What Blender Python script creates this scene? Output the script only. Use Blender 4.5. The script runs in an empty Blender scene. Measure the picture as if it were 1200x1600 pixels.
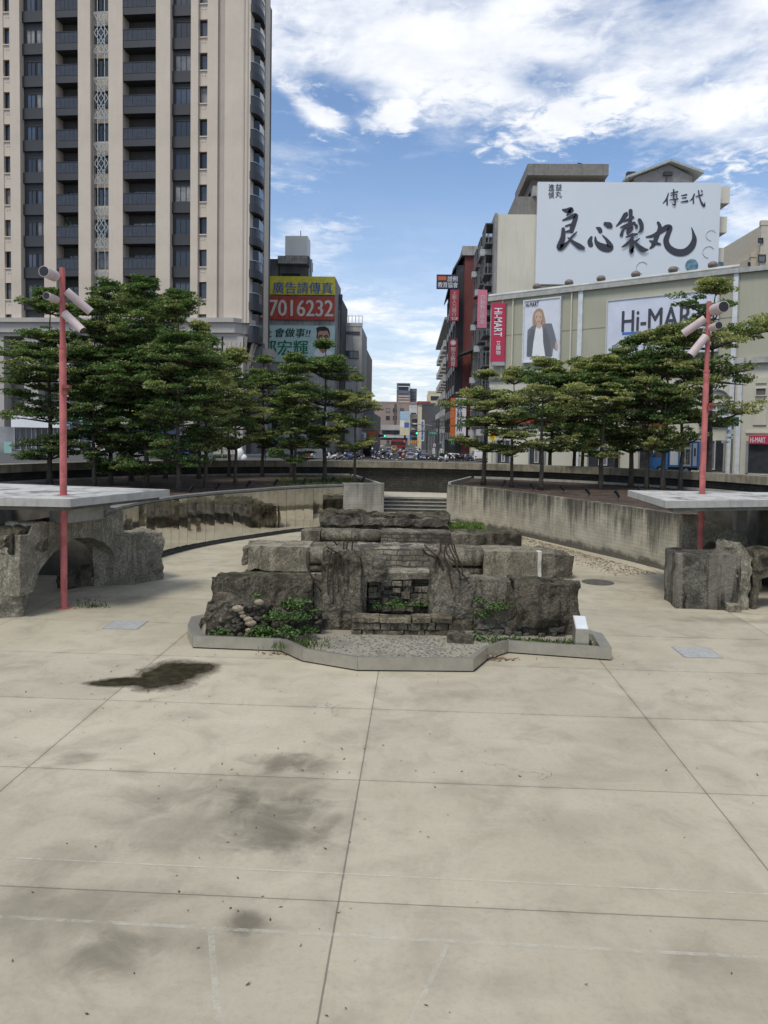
import bpy, bmesh, math, random
from mathutils import Vector, Matrix, noise as mnoise, Euler
R = math.radians
sc = bpy.context.scene
col = sc.collection
random.seed(7)

# ------------------------------------------------------------------ camera, sky, sun, exposure
FPX, PPX, PPY = 1190.0, 600.0, 738.0            # focal length and principal point in pixels of the 1200 x 1600 photograph
CAMLOC = Vector((0, 0, 5.0))
cam = bpy.data.cameras.new('camera')
co = bpy.data.objects.new('camera', cam); col.objects.link(co)
CR = Matrix.Rotation(R(1.93), 3, 'Z') @ Matrix.Rotation(R(90 - 2.8), 3, 'X') @ Matrix.Rotation(R(0.9), 3, 'Z')
co.matrix_world = Matrix.Translation(CAMLOC) @ CR.to_4x4()
cam.sensor_fit = 'VERTICAL'; cam.sensor_height = 36.0; cam.sensor_width = 27.0
cam.lens = 36.0 * FPX / 1600
cam.shift_y = -(800 - PPY) / 1600.0
cam.clip_start = 0.1; cam.clip_end = 6000
sc.camera = co

SUN_EL, SUN_AZ = R(62), R(212)                   # azimuth clockwise from +Y: behind the camera, to the left
sdir = Vector((math.sin(SUN_AZ) * math.cos(SUN_EL), math.cos(SUN_AZ) * math.cos(SUN_EL), math.sin(SUN_EL)))
sl = bpy.data.lights.new('sun', 'SUN'); so = bpy.data.objects.new('sun', sl); col.objects.link(so)
sl.energy = 2.1; sl.angle = R(14); sl.color = (1.0, .94, .84)
so.rotation_euler = sdir.to_track_quat('Z', 'Y').to_euler()
so.location = (0, 0, 80)
sc.view_settings.view_transform = 'Standard'; sc.view_settings.look = 'None'
sc.view_settings.exposure = 0.22; sc.view_settings.gamma = 1.0
sc.cycles.max_bounces = 6; sc.cycles.diffuse_bounces = 3; sc.cycles.glossy_bounces = 3
sc.cycles.use_denoising = True

class NT:
    def __init__(s, tree):
        s.t = tree; s.n = tree.nodes; s.l = tree.links
    def new(s, typ, **kw):
        n = s.n.new(typ)
        for k, v in kw.items(): setattr(n, k, v)
        return n
    def put(s, sock, v):
        if v is None: return
        if isinstance(v, bpy.types.NodeSocket): s.l.new(v, sock)
        elif isinstance(v, (tuple, list)) and sock.type == 'RGBA' and len(v) == 3: sock.default_value = (*v, 1)
        else: sock.default_value = v
    def math(s, op, a, b=None, c=None, clamp=False):
        n = s.new('ShaderNodeMath', operation=op, use_clamp=clamp)
        for i, v in enumerate((a, b, c)): s.put(n.inputs[i], v)
        return n.outputs[0]
    def vmath(s, op, a, b=None, out=0):
        n = s.new('ShaderNodeVectorMath', operation=op)
        s.put(n.inputs[0], a); s.put(n.inputs[1], b)
        return n.outputs[out]
    def mix(s, f, a, b, blend='MIX'):
        n = s.new('ShaderNodeMix', data_type='RGBA', blend_type=blend)
        s.put(n.inputs[0], f); s.put(n.inputs[6], a); s.put(n.inputs[7], b)
        return n.outputs[2]
    def noise(s, vec, scale, detail=4, rough=.55, dist=0, color=False):
        n = s.new('ShaderNodeTexNoise'); s.put(n.inputs['Vector'], vec)
        n.inputs['Scale'].default_value = scale; n.inputs['Detail'].default_value = detail
        n.inputs['Roughness'].default_value = rough; n.inputs['Distortion'].default_value = dist
        return n.outputs[1 if color else 0]
    def ramp(s, v, a, b, smooth=True, to0=0., to1=1.):
        n = s.new('ShaderNodeMapRange', interpolation_type='SMOOTHSTEP' if smooth else 'LINEAR')
        s.put(n.inputs[0], v); s.put(n.inputs[1], a); s.put(n.inputs[2], b); s.put(n.inputs[3], to0); s.put(n.inputs[4], to1)
        return n.outputs[0]
    def sep(s, v):
        n = s.new('ShaderNodeSeparateXYZ'); s.put(n.inputs[0], v); return n.outputs
    def comb(s, x=0., y=0., z=0.):
        n = s.new('ShaderNodeCombineXYZ'); s.put(n.inputs[0], x); s.put(n.inputs[1], y); s.put(n.inputs[2], z); return n.outputs[0]
    def scl(s, v, k): return s.vmath('MULTIPLY', v, k)

# --- sky: Nishita daylight with procedural cloud layers, laid out by true direction
wd = bpy.data.worlds.new('World'); sc.world = wd; wd.use_nodes = True
w = NT(wd.node_tree); w.n.clear()
sky = w.new('ShaderNodeTexSky', sky_type='NISHITA', sun_disc=False, sun_elevation=SUN_EL, sun_rotation=SUN_AZ,
            altitude=50, air_density=1.0, dust_density=1.2, ozone_density=2.0)
tc = w.new('ShaderNodeTexCoord'); dv = tc.outputs['Generated']
dx, dy, dz = w.sep(dv)
az = w.math('ARCTAN2', dx, dy)                                      # radians, 0 = along the street
el = w.math('ARCSINE', dz)
elc = w.math('MAXIMUM', dz, 0.02)
inv = w.math('DIVIDE', 1.35, w.math('ADD', elc, .10))
pl = w.comb(w.math('MULTIPLY', dx, inv), w.math('MULTIPLY', dy, inv), 0.0)
n1 = w.noise(pl, 1.35, 9, .56, .35)
n2 = w.noise(w.vmath('ADD', pl, (7.3, 2.1, 0)), 4.2, 8, .6, .3)
n3 = w.noise(w.comb(w.math('MULTIPLY', az, 2.2), w.math('MULTIPLY', el, 9.0), 3.3), 2.6, 7, .58, .5)
n4 = w.noise(w.vmath('ADD', pl, (1.7, 9.1, 2)), 13.0, 6, .62, .4)
warp = w.math('MULTIPLY', w.math('SUBTRACT', n2, .5), .9)
def deg(v): return v * math.pi / 180
covers = []
def band(e0, e1, e2, e3, amt):
    a = w.ramp(el, deg(e0), deg(e1)); b = w.ramp(el, deg(e2), deg(e3), True, 1., 0.)
    return w.math('MULTIPLY', w.math('MULTIPLY', a, b), amt)
def dirpx(px, py):
    d = CR @ Vector(((px - PPX) / FPX, (PPY - py) / FPX, -1)); d.normalize()
    return math.atan2(d.x, d.y), math.asin(d.z)
def blob(px, py, rx, ry, tilt, amt, soft=.75):
    a0, e0 = dirpx(px, py)
    da = w.math('SUBTRACT', az, a0); de = w.math('SUBTRACT', el, e0)
    c, s_ = math.cos(R(tilt)), math.sin(R(tilt))
    u = w.math('DIVIDE', w.math('ADD', w.math('MULTIPLY', da, c), w.math('MULTIPLY', de, s_)), rx / FPX)
    v = w.math('DIVIDE', w.math('SUBTRACT', w.math('MULTIPLY', de, c), w.math('MULTIPLY', da, s_)), ry / FPX)
    r = w.math('SQRT', w.math('ADD', w.math('MULTIPLY', u, u), w.math('MULTIPLY', v, v)))
    r = w.math('ADD', r, w.math('ADD', w.math('MULTIPLY', warp, 1.7), w.math('MULTIPLY', w.math('SUBTRACT', n4, .5), 2.2)))
    return w.math('MULTIPLY', w.ramp(r, 1.0 - soft, 1.0 + soft * .6, True, 1., 0.), amt)
base = w.math('ADD', w.math('MULTIPLY', w.math('SUBTRACT', n1, .5), 3.3), w.math('MULTIPLY', w.math('SUBTRACT', n3, .5), 1.1))
# great white bank across the top, clear blue gap on the left, thin white haze low over the street
terms = [w.math('MULTIPLY', band(20.5, 27, 80, 100, 1.0), .38), band(-20, -12, 2.5, 12.5, .62),
         blob(640, 70, 260, 85, -6, .62), blob(960, 120, 360, 80, 8, .42), blob(1130, 205, 230, 50, -4, .75),
         blob(880, 195, 105, 34, 20, 1.0, .8), blob(490, 172, 60, 20, -32, 1.45, .9), blob(615, 182, 40, 22, 12, 1.3, .9), blob(840, 120, 60, 26, -25, -.55), blob(1120, 120, 70, 22, 20, -.5), blob(500, 150, 130, 30, 0, -.75), blob(560, 215, 140, 24, 0, -.4), blob(720, 10, 60, 25, 0, -.4), blob(900, 20, 70, 20, 10, -.45),
         blob(1185, 370, 120, 95, 0, .85, .6), blob(475, 375, 150, 60, -20, .55),
         blob(570, 365, 100, 24, -12, .40), blob(440, 255, 90, 42, -10, .34), blob(580, 262, 100, 26, -10, .2)]
cov = w.math('ADD', base, w.math('ADD', w.math('MULTIPLY', w.math('SUBTRACT', n2, .5), 1.0), w.math('MULTIPLY', w.math('SUBTRACT', n4, .5), .28)))
for t in terms: cov = w.math('ADD', cov, t)
# keep the blue gap blue
gap = w.math('SUBTRACT', 0., w.math('MULTIPLY', band(9, 14, 19.0, 23, 1.0), .50))
cov = w.math('ADD', cov, gap)
cloud = w.ramp(cov, -.30, 1.0)
cloud = w.math('MULTIPLY', cloud, w.ramp(el, R(-1), R(0.5)))
shade = w.ramp(w.math('ADD', w.math('MULTIPLY', n2, .6), w.math('MULTIPLY', n1, .5)), .36, .72)
thick = w.ramp(cov, .5, 1.5)
ccol = w.mix(shade, (.60, .66, .78), (.93, .95, .98))
ccol = w.mix(w.math('MULTIPLY', thick, .55), ccol, (.99, .99, 1.0))
hz = w.ramp(el, R(0), R(21), True, 1., 0.)
bg1 = w.new('ShaderNodeBackground'); w.put(bg1.inputs[0], w.mix(1.0, sky.outputs[0], (.92, .98, 1.04), 'MULTIPLY')); bg1.inputs[1].default_value = .142
bg2 = w.new('ShaderNodeBackground'); w.put(bg2.inputs[0], ccol); bg2.inputs[1].default_value = .97
mx = w.new('ShaderNodeMixShader'); w.put(mx.inputs[0], w.math('MULTIPLY', w.math('MAXIMUM', cloud, w.math('MULTIPLY', hz, .62)), .96))
w.l.new(bg1.outputs[0], mx.inputs[1]); w.l.new(bg2.outputs[0], mx.inputs[2])
wo = w.new('ShaderNodeOutputWorld'); w.l.new(mx.outputs[0], wo.inputs[0])

# ------------------------------------------------------------------ placing helpers
def ray(px, py): return CR @ Vector(((px - PPX) / FPX, (PPY - py) / FPX, -1))
def gz(px, py, z=0.):
    d = ray(px, py); return CAMLOC + d * ((z - CAMLOC.z) / d.z)
def gst(px, py):
    'the point of the street surface seen at a pixel'
    y = 60.
    for _ in range(60):
        p = gz(px, py, street_z(y)); y = y * .6 + min(p.y, 160.) * .4
    return p
def gy(px, py, y):
    d = ray(px, py); return CAMLOC + d * (y / d.y)
STREET = 2.8
def street_z(y):
    u = max(0., min(1., (y - 66.) / 30.)); return STREET - .95 * u * u * (3 - 2 * u)

# ------------------------------------------------------------------ materials
MATS = {}
def mat(name, c, rough=.8, metal=0., var=.12, scale=2.5, bump=0., bscale=30., streak=0., streakcol=(.05, .047, .04), c2=None, c2amt=0., c2scale=1.2, spec=.4, emit=0.):
    if name in MATS: return MATS[name]
    m = bpy.data.materials.new(name); m.use_nodes = True
    t = NT(m.node_tree); b = t.n['Principled BSDF']
    v = t.new('ShaderNodeTexCoord').outputs['Object']
    colr = tuple(c)
    if var:
        f = t.noise(v, scale, 6, .6)
        lo = tuple(max(0, x * (1 - var * 1.6)) for x in c); hi = tuple(min(1, x * (1 + var * 1.2)) for x in c)
        colr = t.mix(t.ramp(f, .28, .72, False), lo, hi)
    if c2 is not None:
        f = t.ramp(t.noise(v, c2scale, 7, .65, .4), .62 - c2amt * .5, .72 - c2amt * .35)
        colr = t.mix(f, colr, c2)
    if streak:
        x, y, z = t.sep(v)
        f = t.noise(t.comb(t.math('MULTIPLY', x, 3.), t.math('MULTIPLY', y, 3.), t.math('MULTIPLY', z, .22)), 1.6, 6, .65)
        colr = t.mix(t.math('MULTIPLY', t.ramp(f, .47, .72), streak), colr, streakcol)
    t.put(b.inputs['Base Color'], colr)
    b.inputs['Roughness'].default_value = rough; b.inputs['Metallic'].default_value = metal
    b.inputs['Specular IOR Level'].default_value = spec
    if emit:
        t.put(b.inputs['Emission Color'], tuple(c)); b.inputs['Emission Strength'].default_value = emit
    if bump:
        bn = t.new('ShaderNodeBump'); bn.inputs['Strength'].default_value = bump; bn.inputs['Distance'].default_value = .05
        t.put(bn.inputs['Height'], t.noise(v, bscale, 6, .65)); t.put(b.inputs['Normal'], bn.outputs[0])
    MATS[name] = m
    return m

# ------------------------------------------------------------------ mesh building
WL = {}
class MB:
    """collects geometry in world (or prototype) coordinates and links it as one mesh object"""
    def __init__(s, M=None):
        s.v = []; s.f = []; s.mi = []; s.M = M; s.cur = 0; s.sm = []
        s.smooth = False
    def add(s, verts, faces):
        o = len(s.v)
        for p in verts:
            p = Vector(p); s.v.append(s.M @ p if s.M else p)
        for f in faces:
            s.f.append([i + o for i in f]); s.mi.append(s.cur); s.sm.append(s.smooth)
        return s
    def box(s, x0, y0, z0, x1, y1, z1):
        if x0 > x1: x0, x1 = x1, x0
        if y0 > y1: y0, y1 = y1, y0
        if z0 > z1: z0, z1 = z1, z0
        return s.add([(x0, y0, z0), (x1, y0, z0), (x1, y1, z0), (x0, y1, z0), (x0, y0, z1), (x1, y0, z1), (x1, y1, z1), (x0, y1, z1)],
                     [(0, 3, 2, 1), (4, 5, 6, 7), (0, 1, 5, 4), (1, 2, 6, 5), (2, 3, 7, 6), (3, 0, 4, 7)])
    def prism(s, pts, z0, z1):
        n = len(pts)
        a = sum(pts[i][0] * pts[(i + 1) % n][1] - pts[(i + 1) % n][0] * pts[i][1] for i in range(n))
        if a < 0: pts = pts[::-1]
        f0 = (lambda p: z0(*p)) if callable(z0) else (lambda p: z0)
        f1 = (lambda p: z1(*p)) if callable(z1) else (lambda p: z1)
        vs = [(p[0], p[1], f0(p)) for p in pts] + [(p[0], p[1], f1(p)) for p in pts]
        return s.add(vs, [list(range(n))[::-1], list(range(n, 2 * n))] + [(i, (i + 1) % n, n + (i + 1) % n, n + i) for i in range(n)])
    def poly(s, pts): return s.add(pts, [list(range(len(pts)))])
    def tube(s, path, rad, n=8, cap=True):
        path = [Vector(p) for p in path]
        if not isinstance(rad, (list, tuple)): rad = [rad] * len(path)
        up = None; rings = []
        for i, p in enumerate(path):
            d = (path[min(i + 1, len(path) - 1)] - path[max(i - 1, 0)])
            if d.length < 1e-9: d = Vector((0, 0, 1))
            d.normalize()
            if up is None:
                up = Vector((1, 0, 0)) if abs(d.x) < .8 else Vector((0, 1, 0))
            a = d.cross(up)
            if a.length < 1e-4: a = d.cross(Vector((0, 1, 0.3)))
            a.normalize(); b = a.cross(d).normalized(); up = b.cross(a) * 0 + up
            rings.append([p + a * (math.cos(2 * math.pi * k / n) * rad[i]) + b * (math.sin(2 * math.pi * k / n) * rad[i]) for k in range(n)])
        vs = [q for r in rings for q in r]; fs = []
        for i in range(len(path) - 1):
            for k in range(n):
                fs.append((i * n + k, i * n + (k + 1) % n, (i + 1) * n + (k + 1) % n, (i + 1) * n + k))
        if cap:
            fs.append(list(range(n))[::-1]); fs.append(list(range((len(path) - 1) * n, len(path) * n)))
        return s.add(vs, fs)
    def ellipsoid(s, c, r, nu=8, nv=6, rot=None):
        vs = []; fs = []
        for j in range(nv + 1):
            ph = math.pi * j / nv
            for i in range(nu):
                th = 2 * math.pi * i / nu
                p = Vector((r[0] * math.sin(ph) * math.cos(th), r[1] * math.sin(ph) * math.sin(th), r[2] * math.cos(ph)))
                if rot: p = rot @ p
                vs.append(Vector(c) + p)
        for j in range(nv):
            for i in range(nu):
                fs.append((j * nu + i, (j + 1) * nu + i, (j + 1) * nu + (i + 1) % nu, j * nu + (i + 1) % nu))
        return s.add(vs, fs)
    def loft(s, secs, cap=True):
        n = len(secs[0]); vs = [p for q in secs for p in q]; fs = []
        for i in range(len(secs) - 1):
            for k in range(n):
                fs.append((i * n + k, i * n + (k + 1) % n, (i + 1) * n + (k + 1) % n, (i + 1) * n + k))
        if cap: fs += [list(range(n))[::-1], list(range((len(secs) - 1) * n, len(secs) * n))]
        return s.add(vs, fs)
    def build(s, name, mats, parent=None, weld=False, origin=None, fixn=False):
        if not s.v: return None
        lo = Vector((min(p.x for p in s.v), min(p.y for p in s.v), min(p.z for p in s.v)))
        hi = Vector((max(p.x for p in s.v), max(p.y for p in s.v), max(p.z for p in s.v)))
        base = Vector(origin) if origin is not None else Vector(((lo.x + hi.x) / 2, (lo.y + hi.y) / 2, lo.z))
        me = bpy.data.meshes.new(name)
        me.from_pydata([tuple(p - base) for p in s.v], [], s.f)
        if not isinstance(mats, (list, tuple)): mats = [mats]
        for m in mats: me.materials.append(m)
        me.polygons.foreach_set('material_index', s.mi)
        me.polygons.foreach_set('use_smooth', s.sm)
        if weld or fixn:
            bm = bmesh.new(); bm.from_mesh(me)
            if weld: bmesh.ops.remove_doubles(bm, verts=bm.verts, dist=.0008)
            bmesh.ops.recalc_face_normals(bm, faces=bm.faces)
            bm.to_mesh(me); bm.free()
        me.update()
        o = bpy.data.objects.new(name, me); col.objects.link(o)
        WL[o.name] = base
        if parent is not None:
            o.parent = parent; o.location = base - WL[parent.name]
        else: o.location = base
        return o

def tag(o, label=None, cat=None, group=None, kind=None):
    if label: o['label'] = label
    if cat: o['category'] = cat
    if group: o['group'] = group
    if kind: o['kind'] = kind
    return o
def thing(name, label, cat, loc=(0, 0, 0), group=None):
    o = bpy.data.objects.new(name, None); col.objects.link(o); o.location = loc; o.empty_display_size = .2
    WL[o.name] = Vector(loc)
    return tag(o, label, cat, group)
def dup(root, loc, rz=0., label=None, group=None, scale=None):
    """copy of a thing with copies of its parts and sub-parts"""
    r = root.copy(); col.objects.link(r); r.location = loc; r.rotation_euler = (0, 0, rz)
    if scale: r.scale = scale if isinstance(scale, (tuple, list)) else (scale,) * 3
    if label: r['label'] = label
    if group: r['group'] = group
    WL[r.name] = Vector(loc)
    def kids(src, dst):
        for ch in list(src.children):
            c = ch.copy(); col.objects.link(c); c.parent = dst; kids(ch, c)
    kids(root, r)
    return r
def dup_part(o, delta, parent):
    c = o.copy(); col.objects.link(c); c.parent = parent; c.location = o.location + Vector(delta)
    WL[c.name] = WL[o.name] + Vector(delta)
    for ch in list(o.children):
        d = ch.copy(); col.objects.link(d); d.parent = c
    return c

class Fac:
    """a vertical plane from A to B (left to right as seen from the camera); local x along it, y into it, z up"""
    def __init__(s, A, B):
        s.A = Vector((A[0], A[1], 0)); s.u = (Vector((B[0], B[1], 0)) - s.A); s.L = s.u.length; s.u.normalize()
        s.n = Vector((s.u.y, -s.u.x, 0))             # towards the viewer
        s.M = Matrix(((s.u.x, -s.n.x, 0, s.A.x), (s.u.y, -s.n.y, 0, s.A.y), (0, 0, 1, 0), (0, 0, 0, 1)))
    def hit(s, px, py):
        d = ray(px, py); t = (s.A - CAMLOC).dot(s.n) / d.dot(s.n); p = CAMLOC + d * t
        return (p - s.A).dot(s.u), p.z
    def rect(s, px0, py0, px1, py1):
        cx, cy = (px0 + px1) / 2, (py0 + py1) / 2
        return s.hit(px0, cy)[0], s.hit(cx, py1)[1], s.hit(px1, cy)[0], s.hit(cx, py0)[1]   # s0, z0, s1, z1
    def box(s, mb, px0, py0, px1, py1, n0, n1):      # n measured towards the viewer
        a, b, c, d = s.rect(px0, py0, px1, py1); mb.box(a, -n1, b, c, -n0, d); return a, b, c, d
    def mb(s): return MB(s.M)
    def w(s, x, n, z): return s.M @ Vector((x, -n, z))

_tx = {}
def text_polys(body, bold=0.):
    key = (body, bold)
    if key not in _tx:
        cu = bpy.data.curves.new('lettering', 'FONT'); cu.body = body; cu.offset = bold; cu.resolution_u = 3
        cu.align_x = 'CENTER'; cu.space_line = .95
        o = bpy.data.objects.new('lettering_tmp', cu); col.objects.link(o)
        dg = bpy.context.evaluated_depsgraph_get(); dg.update()
        me = bpy.data.meshes.new_from_object(o.evaluated_get(dg))
        vs = [v.co.copy() for v in me.vertices]; fs = [list(p.vertices) for p in me.polygons]
        bpy.data.objects.remove(o); bpy.data.curves.remove(cu); bpy.data.meshes.remove(me)
        _tx[key] = (vs, fs)
    return _tx[key]
def put_text(mb, body, s0, z0, s1, z1, n, bold=0., shear=0.):
    """stretch lettering to a box on a facade-plane MB"""
    vs, fs = text_polys(body)
    if not vs: return
    if bold:                                                        # heavier strokes: the same outline printed again a hair to each side
        e = bold * (z1 - z0) / max(1, body.count('\n') + 1) * 1.1
        put_text(mb, body, s0 - e, z0, s1 - e, z1, n + .006, 0., shear); put_text(mb, body, s0 + e, z0, s1 + e, z1, n + .012, 0., shear); put_text(mb, body, s0, z0 - e * .6, s1, z1 + e * .6, n + .018, 0., shear)
        return
    x0 = min(v.x for v in vs); x1 = max(v.x for v in vs); y0 = min(v.y for v in vs); y1 = max(v.y for v in vs)
    kx = (s1 - s0) / max(x1 - x0, 1e-6); ky = (z1 - z0) / max(y1 - y0, 1e-6)
    mb.add([(s0 + (v.x - x0) * kx + shear * (v.y - y0) * ky, -n, z0 + (v.y - y0) * ky) for v in vs], fs)
# ------------------------------------------------------------------ the plaza floor
def floor_material():
    m = bpy.data.materials.new('plaza_concrete'); m.use_nodes = True
    t = NT(m.node_tree); b = t.n['Principled BSDF']
    P = t.new('ShaderNodeTexCoord').outputs['Object']
    big = t.noise(P, .22, 5, .55, .3); mid = t.noise(P, 1.1, 7, .62, .5); fine = t.noise(P, 14, 5, .7)
    strk = t.noise(t.vmath('MULTIPLY', P, (.35, 1.6, 1)), 1.3, 6, .6, .8)
    c = t.mix(t.ramp(big, .3, .7), (.358, .320, .233), (.455, .412, .308))
    c = t.mix(t.math('MULTIPLY', t.ramp(mid, .42, .75), .55), c, (.250, .222, .162))
    c = t.mix(t.math('MULTIPLY', t.ramp(strk, .5, .8), .34), c, (.50, .465, .37))
    c = t.mix(t.math('MULTIPLY', t.ramp(fine, .45, .80), .30), c, (.215, .19, .14))
    speck = t.noise(P, 60, 3, .7)
    c = t.mix(t.math('MULTIPLY', t.ramp(speck, .60, .72), .38), c, (.16, .14, .11))
    wv = t.noise(P, 1.6, 7, .65, .6)
    blot = t.noise(P, .55, 8, .68, .9)
    c = t.mix(t.math('MULTIPLY', t.ramp(blot, .50, .74), .5), c, (.215, .19, .135))
    sw = t.noise(t.vmath('MULTIPLY', P, (2.6, .5, 1)), 1.1, 8, .7, 1.2)
    c = t.mix(t.math('MULTIPLY', t.ramp(sw, .56, .8), .30), c, (.53, .50, .41))
    def dark_patch(x, y, rx, ry, amt, colr, current, wob=1.1):
        q = t.vmath('MULTIPLY', t.vmath('SUBTRACT', P, (x, y, 0)), (1 / rx, 1 / ry, 0))
        r = t.math('ADD', t.vmath('LENGTH', q, out=1), t.math('MULTIPLY', t.math('SUBTRACT', wv, .5), wob * 2))
        k = t.math('MULTIPLY', t.ramp(r, .15, 1.15, True, 1., 0.), amt)
        k = t.math('MULTIPLY', k, t.ramp(mid, .25, .62, True, .55, 1.))
        return t.mix(k, current, colr)
    dk = (.110, .094, .066)
    for a in [(-1.75, 11.3, .85, .40, .72), (-1.65, 9.6, .8, .9, .68), (-2.2, 9.4, 2.2, .9, .42), (-3.6, 7.6, 1.6, .9, .38), (-1.9, 10.4, 1.0, 1.2, .35), (-1.6, 7.5, .38, .22, .75), (-2.75, 7.0, .5, .4, .5), (-2.2, 7.2, 1.0, .3, .3), (-5.0, 11.25, .42, .28, .5),
              (-3.9, 8.6, .7, .5, .35), (2.0, 9.7, 1.1, .5, .26), (3.2, 12.6, 1.5, .4, .2), (-.2, 13.0, .9, .5, .25), (1.2, 14.6, .9, .4, .25), (-3.8, 13.1, .6, .3, .3),
              (-3.2, 10.1, 1.4, .35, .3), (.8, 6.8, .9, .3, .22), (3.0, 7.1, .7, .3, .2), (6.2, 12., .9, .4, .22), (-7.2, 12.4, .9, .4, .25), (-8.3, 22.2, 1.0, 1.1, .45), (8.6, 25., 1.1, 2.2, .5), (6.9, 27., 1.4, .9, .3), (-6.8, 24., 1.2, .8, .3), (9.0, 21.3, 2.2, .5, .45)]:  # stains; the last five put shade near arches and block into the colour
        c = dark_patch(a[0], a[1], a[2], a[3], a[4], dk, c)
    # saw-cut joints of the slabs (4.93 m x 2.87 m bays) with a worn edge
    x, y, z = t.sep(P)
    jw = t.math('MULTIPLY', t.math('SUBTRACT', t.noise(P, 6, 4, .6), .5), .012)
    def joint(v, off, step, wid, amt, current):
        k = t.math('DIVIDE', t.math('ADD', t.math('SUBTRACT', v, off), jw), step)
        d = t.math('MULTIPLY', t.math('ABSOLUTE', t.math('SUBTRACT', k, t.math('ROUND', k))), step)
        k1 = t.math('MULTIPLY', t.ramp(d, wid * .5, wid * 1.6, True, 1., 0.), amt)
        k2 = t.math('MULTIPLY', t.math('MULTIPLY', t.ramp(d, 0., .10, True, 1., 0.), t.ramp(mid, .4, .65)), .22)
        current = t.mix(k2, current, dk)
        return t.mix(k1, current, (.055, .048, .038))
    xs = t.math('SUBTRACT', x, t.math('MULTIPLY', y, .012))
    ys = t.math('ADD', y, t.math('MULTIPLY', x, .016))
    c = joint(xs, -.775, 4.93, .010, .62, c)
    c = joint(ys, 7.90, 2.88, .009, .55, c)
    cell = t.comb(t.math('FLOOR', t.math('DIVIDE', t.math('ADD', xs, .775), 4.93)), t.math('FLOOR', t.math('DIVIDE', t.math('SUBTRACT', ys, 7.90), 2.88)), 0.)
    wn = t.new('ShaderNodeTexWhiteNoise', noise_dimensions='3D'); t.put(wn.inputs[0], cell)
    tone = t.ramp(wn.outputs[0], 0., 1., False, .91, 1.06); c = t.mix(1., c, t.comb(tone, tone, tone), 'MULTIPLY')
    # hairline cracks
    vo = t.new('ShaderNodeTexVoronoi', feature='DISTANCE_TO_EDGE'); t.put(vo.inputs['Vector'], t.vmath('ADD', P, t.scl(t.noise(P, 2.2, 5, .6, color=True), (.9, .9, .9)))); vo.inputs['Scale'].default_value = .33
    ck = t.math('MULTIPLY', t.ramp(vo.outputs[0], .0006, .003, True, 1., 0.), t.ramp(t.noise(P, .5, 3), .58, .66))
    c = t.mix(t.math('MULTIPLY', ck, .8), c, (.1, .085, .065))
    t.put(b.inputs['Base Color'], c)
    t.put(b.inputs['Roughness'], t.ramp(mid, .3, .8, True, .62, .85)); b.inputs['Specular IOR Level'].default_value = .35
    bn = t.new('ShaderNodeBump'); bn.inputs['Strength'].default_value = .25; bn.inputs['Distance'].default_value = .02
    t.put(bn.inputs['Height'], t.math('ADD', fine, mid)); t.put(b.inputs['Normal'], bn.outputs[0])
    return m
MB().add([(-22, -12, 0), (22, -12, 0), (22, 52, 0), (-22, 52, 0)], [(0, 1, 2, 3)]).build('plaza_floor', floor_material(), origin=(0, 0, 0))
tag(bpy.data.objects['plaza_floor'], kind='structure')
tag(MB().add([(-1500, -1500, -.35), (1500, -1500, -.35), (1500, 1500, -.35), (-1500, 1500, -.35)], [(0, 1, 2, 3)]).build('ground', mat('ground_paving', (.26, .25, .23), .9, var=.2, scale=.1), origin=(0, 0, -.35)), kind='structure')

# chalk lines rubbed nearly away: thin worn strips lying on the concrete
def chalk_mat():
    m = bpy.data.materials.new('worn_chalk'); m.use_nodes = True
    t = NT(m.node_tree); b = t.n['Principled BSDF']; P = t.new('ShaderNodeTexCoord').outputs['Object']
    b.inputs['Roughness'].default_value = .9
    t.put(b.inputs['Base Color'], (.62, .60, .52))
    t.put(b.inputs['Alpha'], t.math('MULTIPLY', t.ramp(t.noise(P, 7, 6, .7), .34, .68), .46))
    return m
CH = chalk_mat()
def strip(mb, pts, wd_, z):
    for a, b in zip(pts, pts[1:]):
        a = Vector(a); b = Vector(b); d = (b - a).normalized(); n = Vector((-d.y, d.x)) * wd_ / 2
        mb.add([(a.x - n.x, a.y - n.y, z), (b.x - n.x, b.y - n.y, z), (b.x + n.x, b.y + n.y, z), (a.x + n.x, a.y + n.y, z)], [(0, 1, 2, 3)])
for k, (pts, wd_) in enumerate([([(-4.8, 7.46), (.4, 7.33), (4.2, 7.25)], .05), ([(-1.92, 7.36), (-1.50, 6.05)], .06), ([(.45, 7.27), (.02, 6.05)], .05), ([(-5.2, 8.52), (4.4, 8.30)], .028)]):
    mb = MB(); strip(mb, pts, wd_, .004 + .001 * k)
    tag(mb.build('ground_marking', CH), kind='structure')

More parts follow.
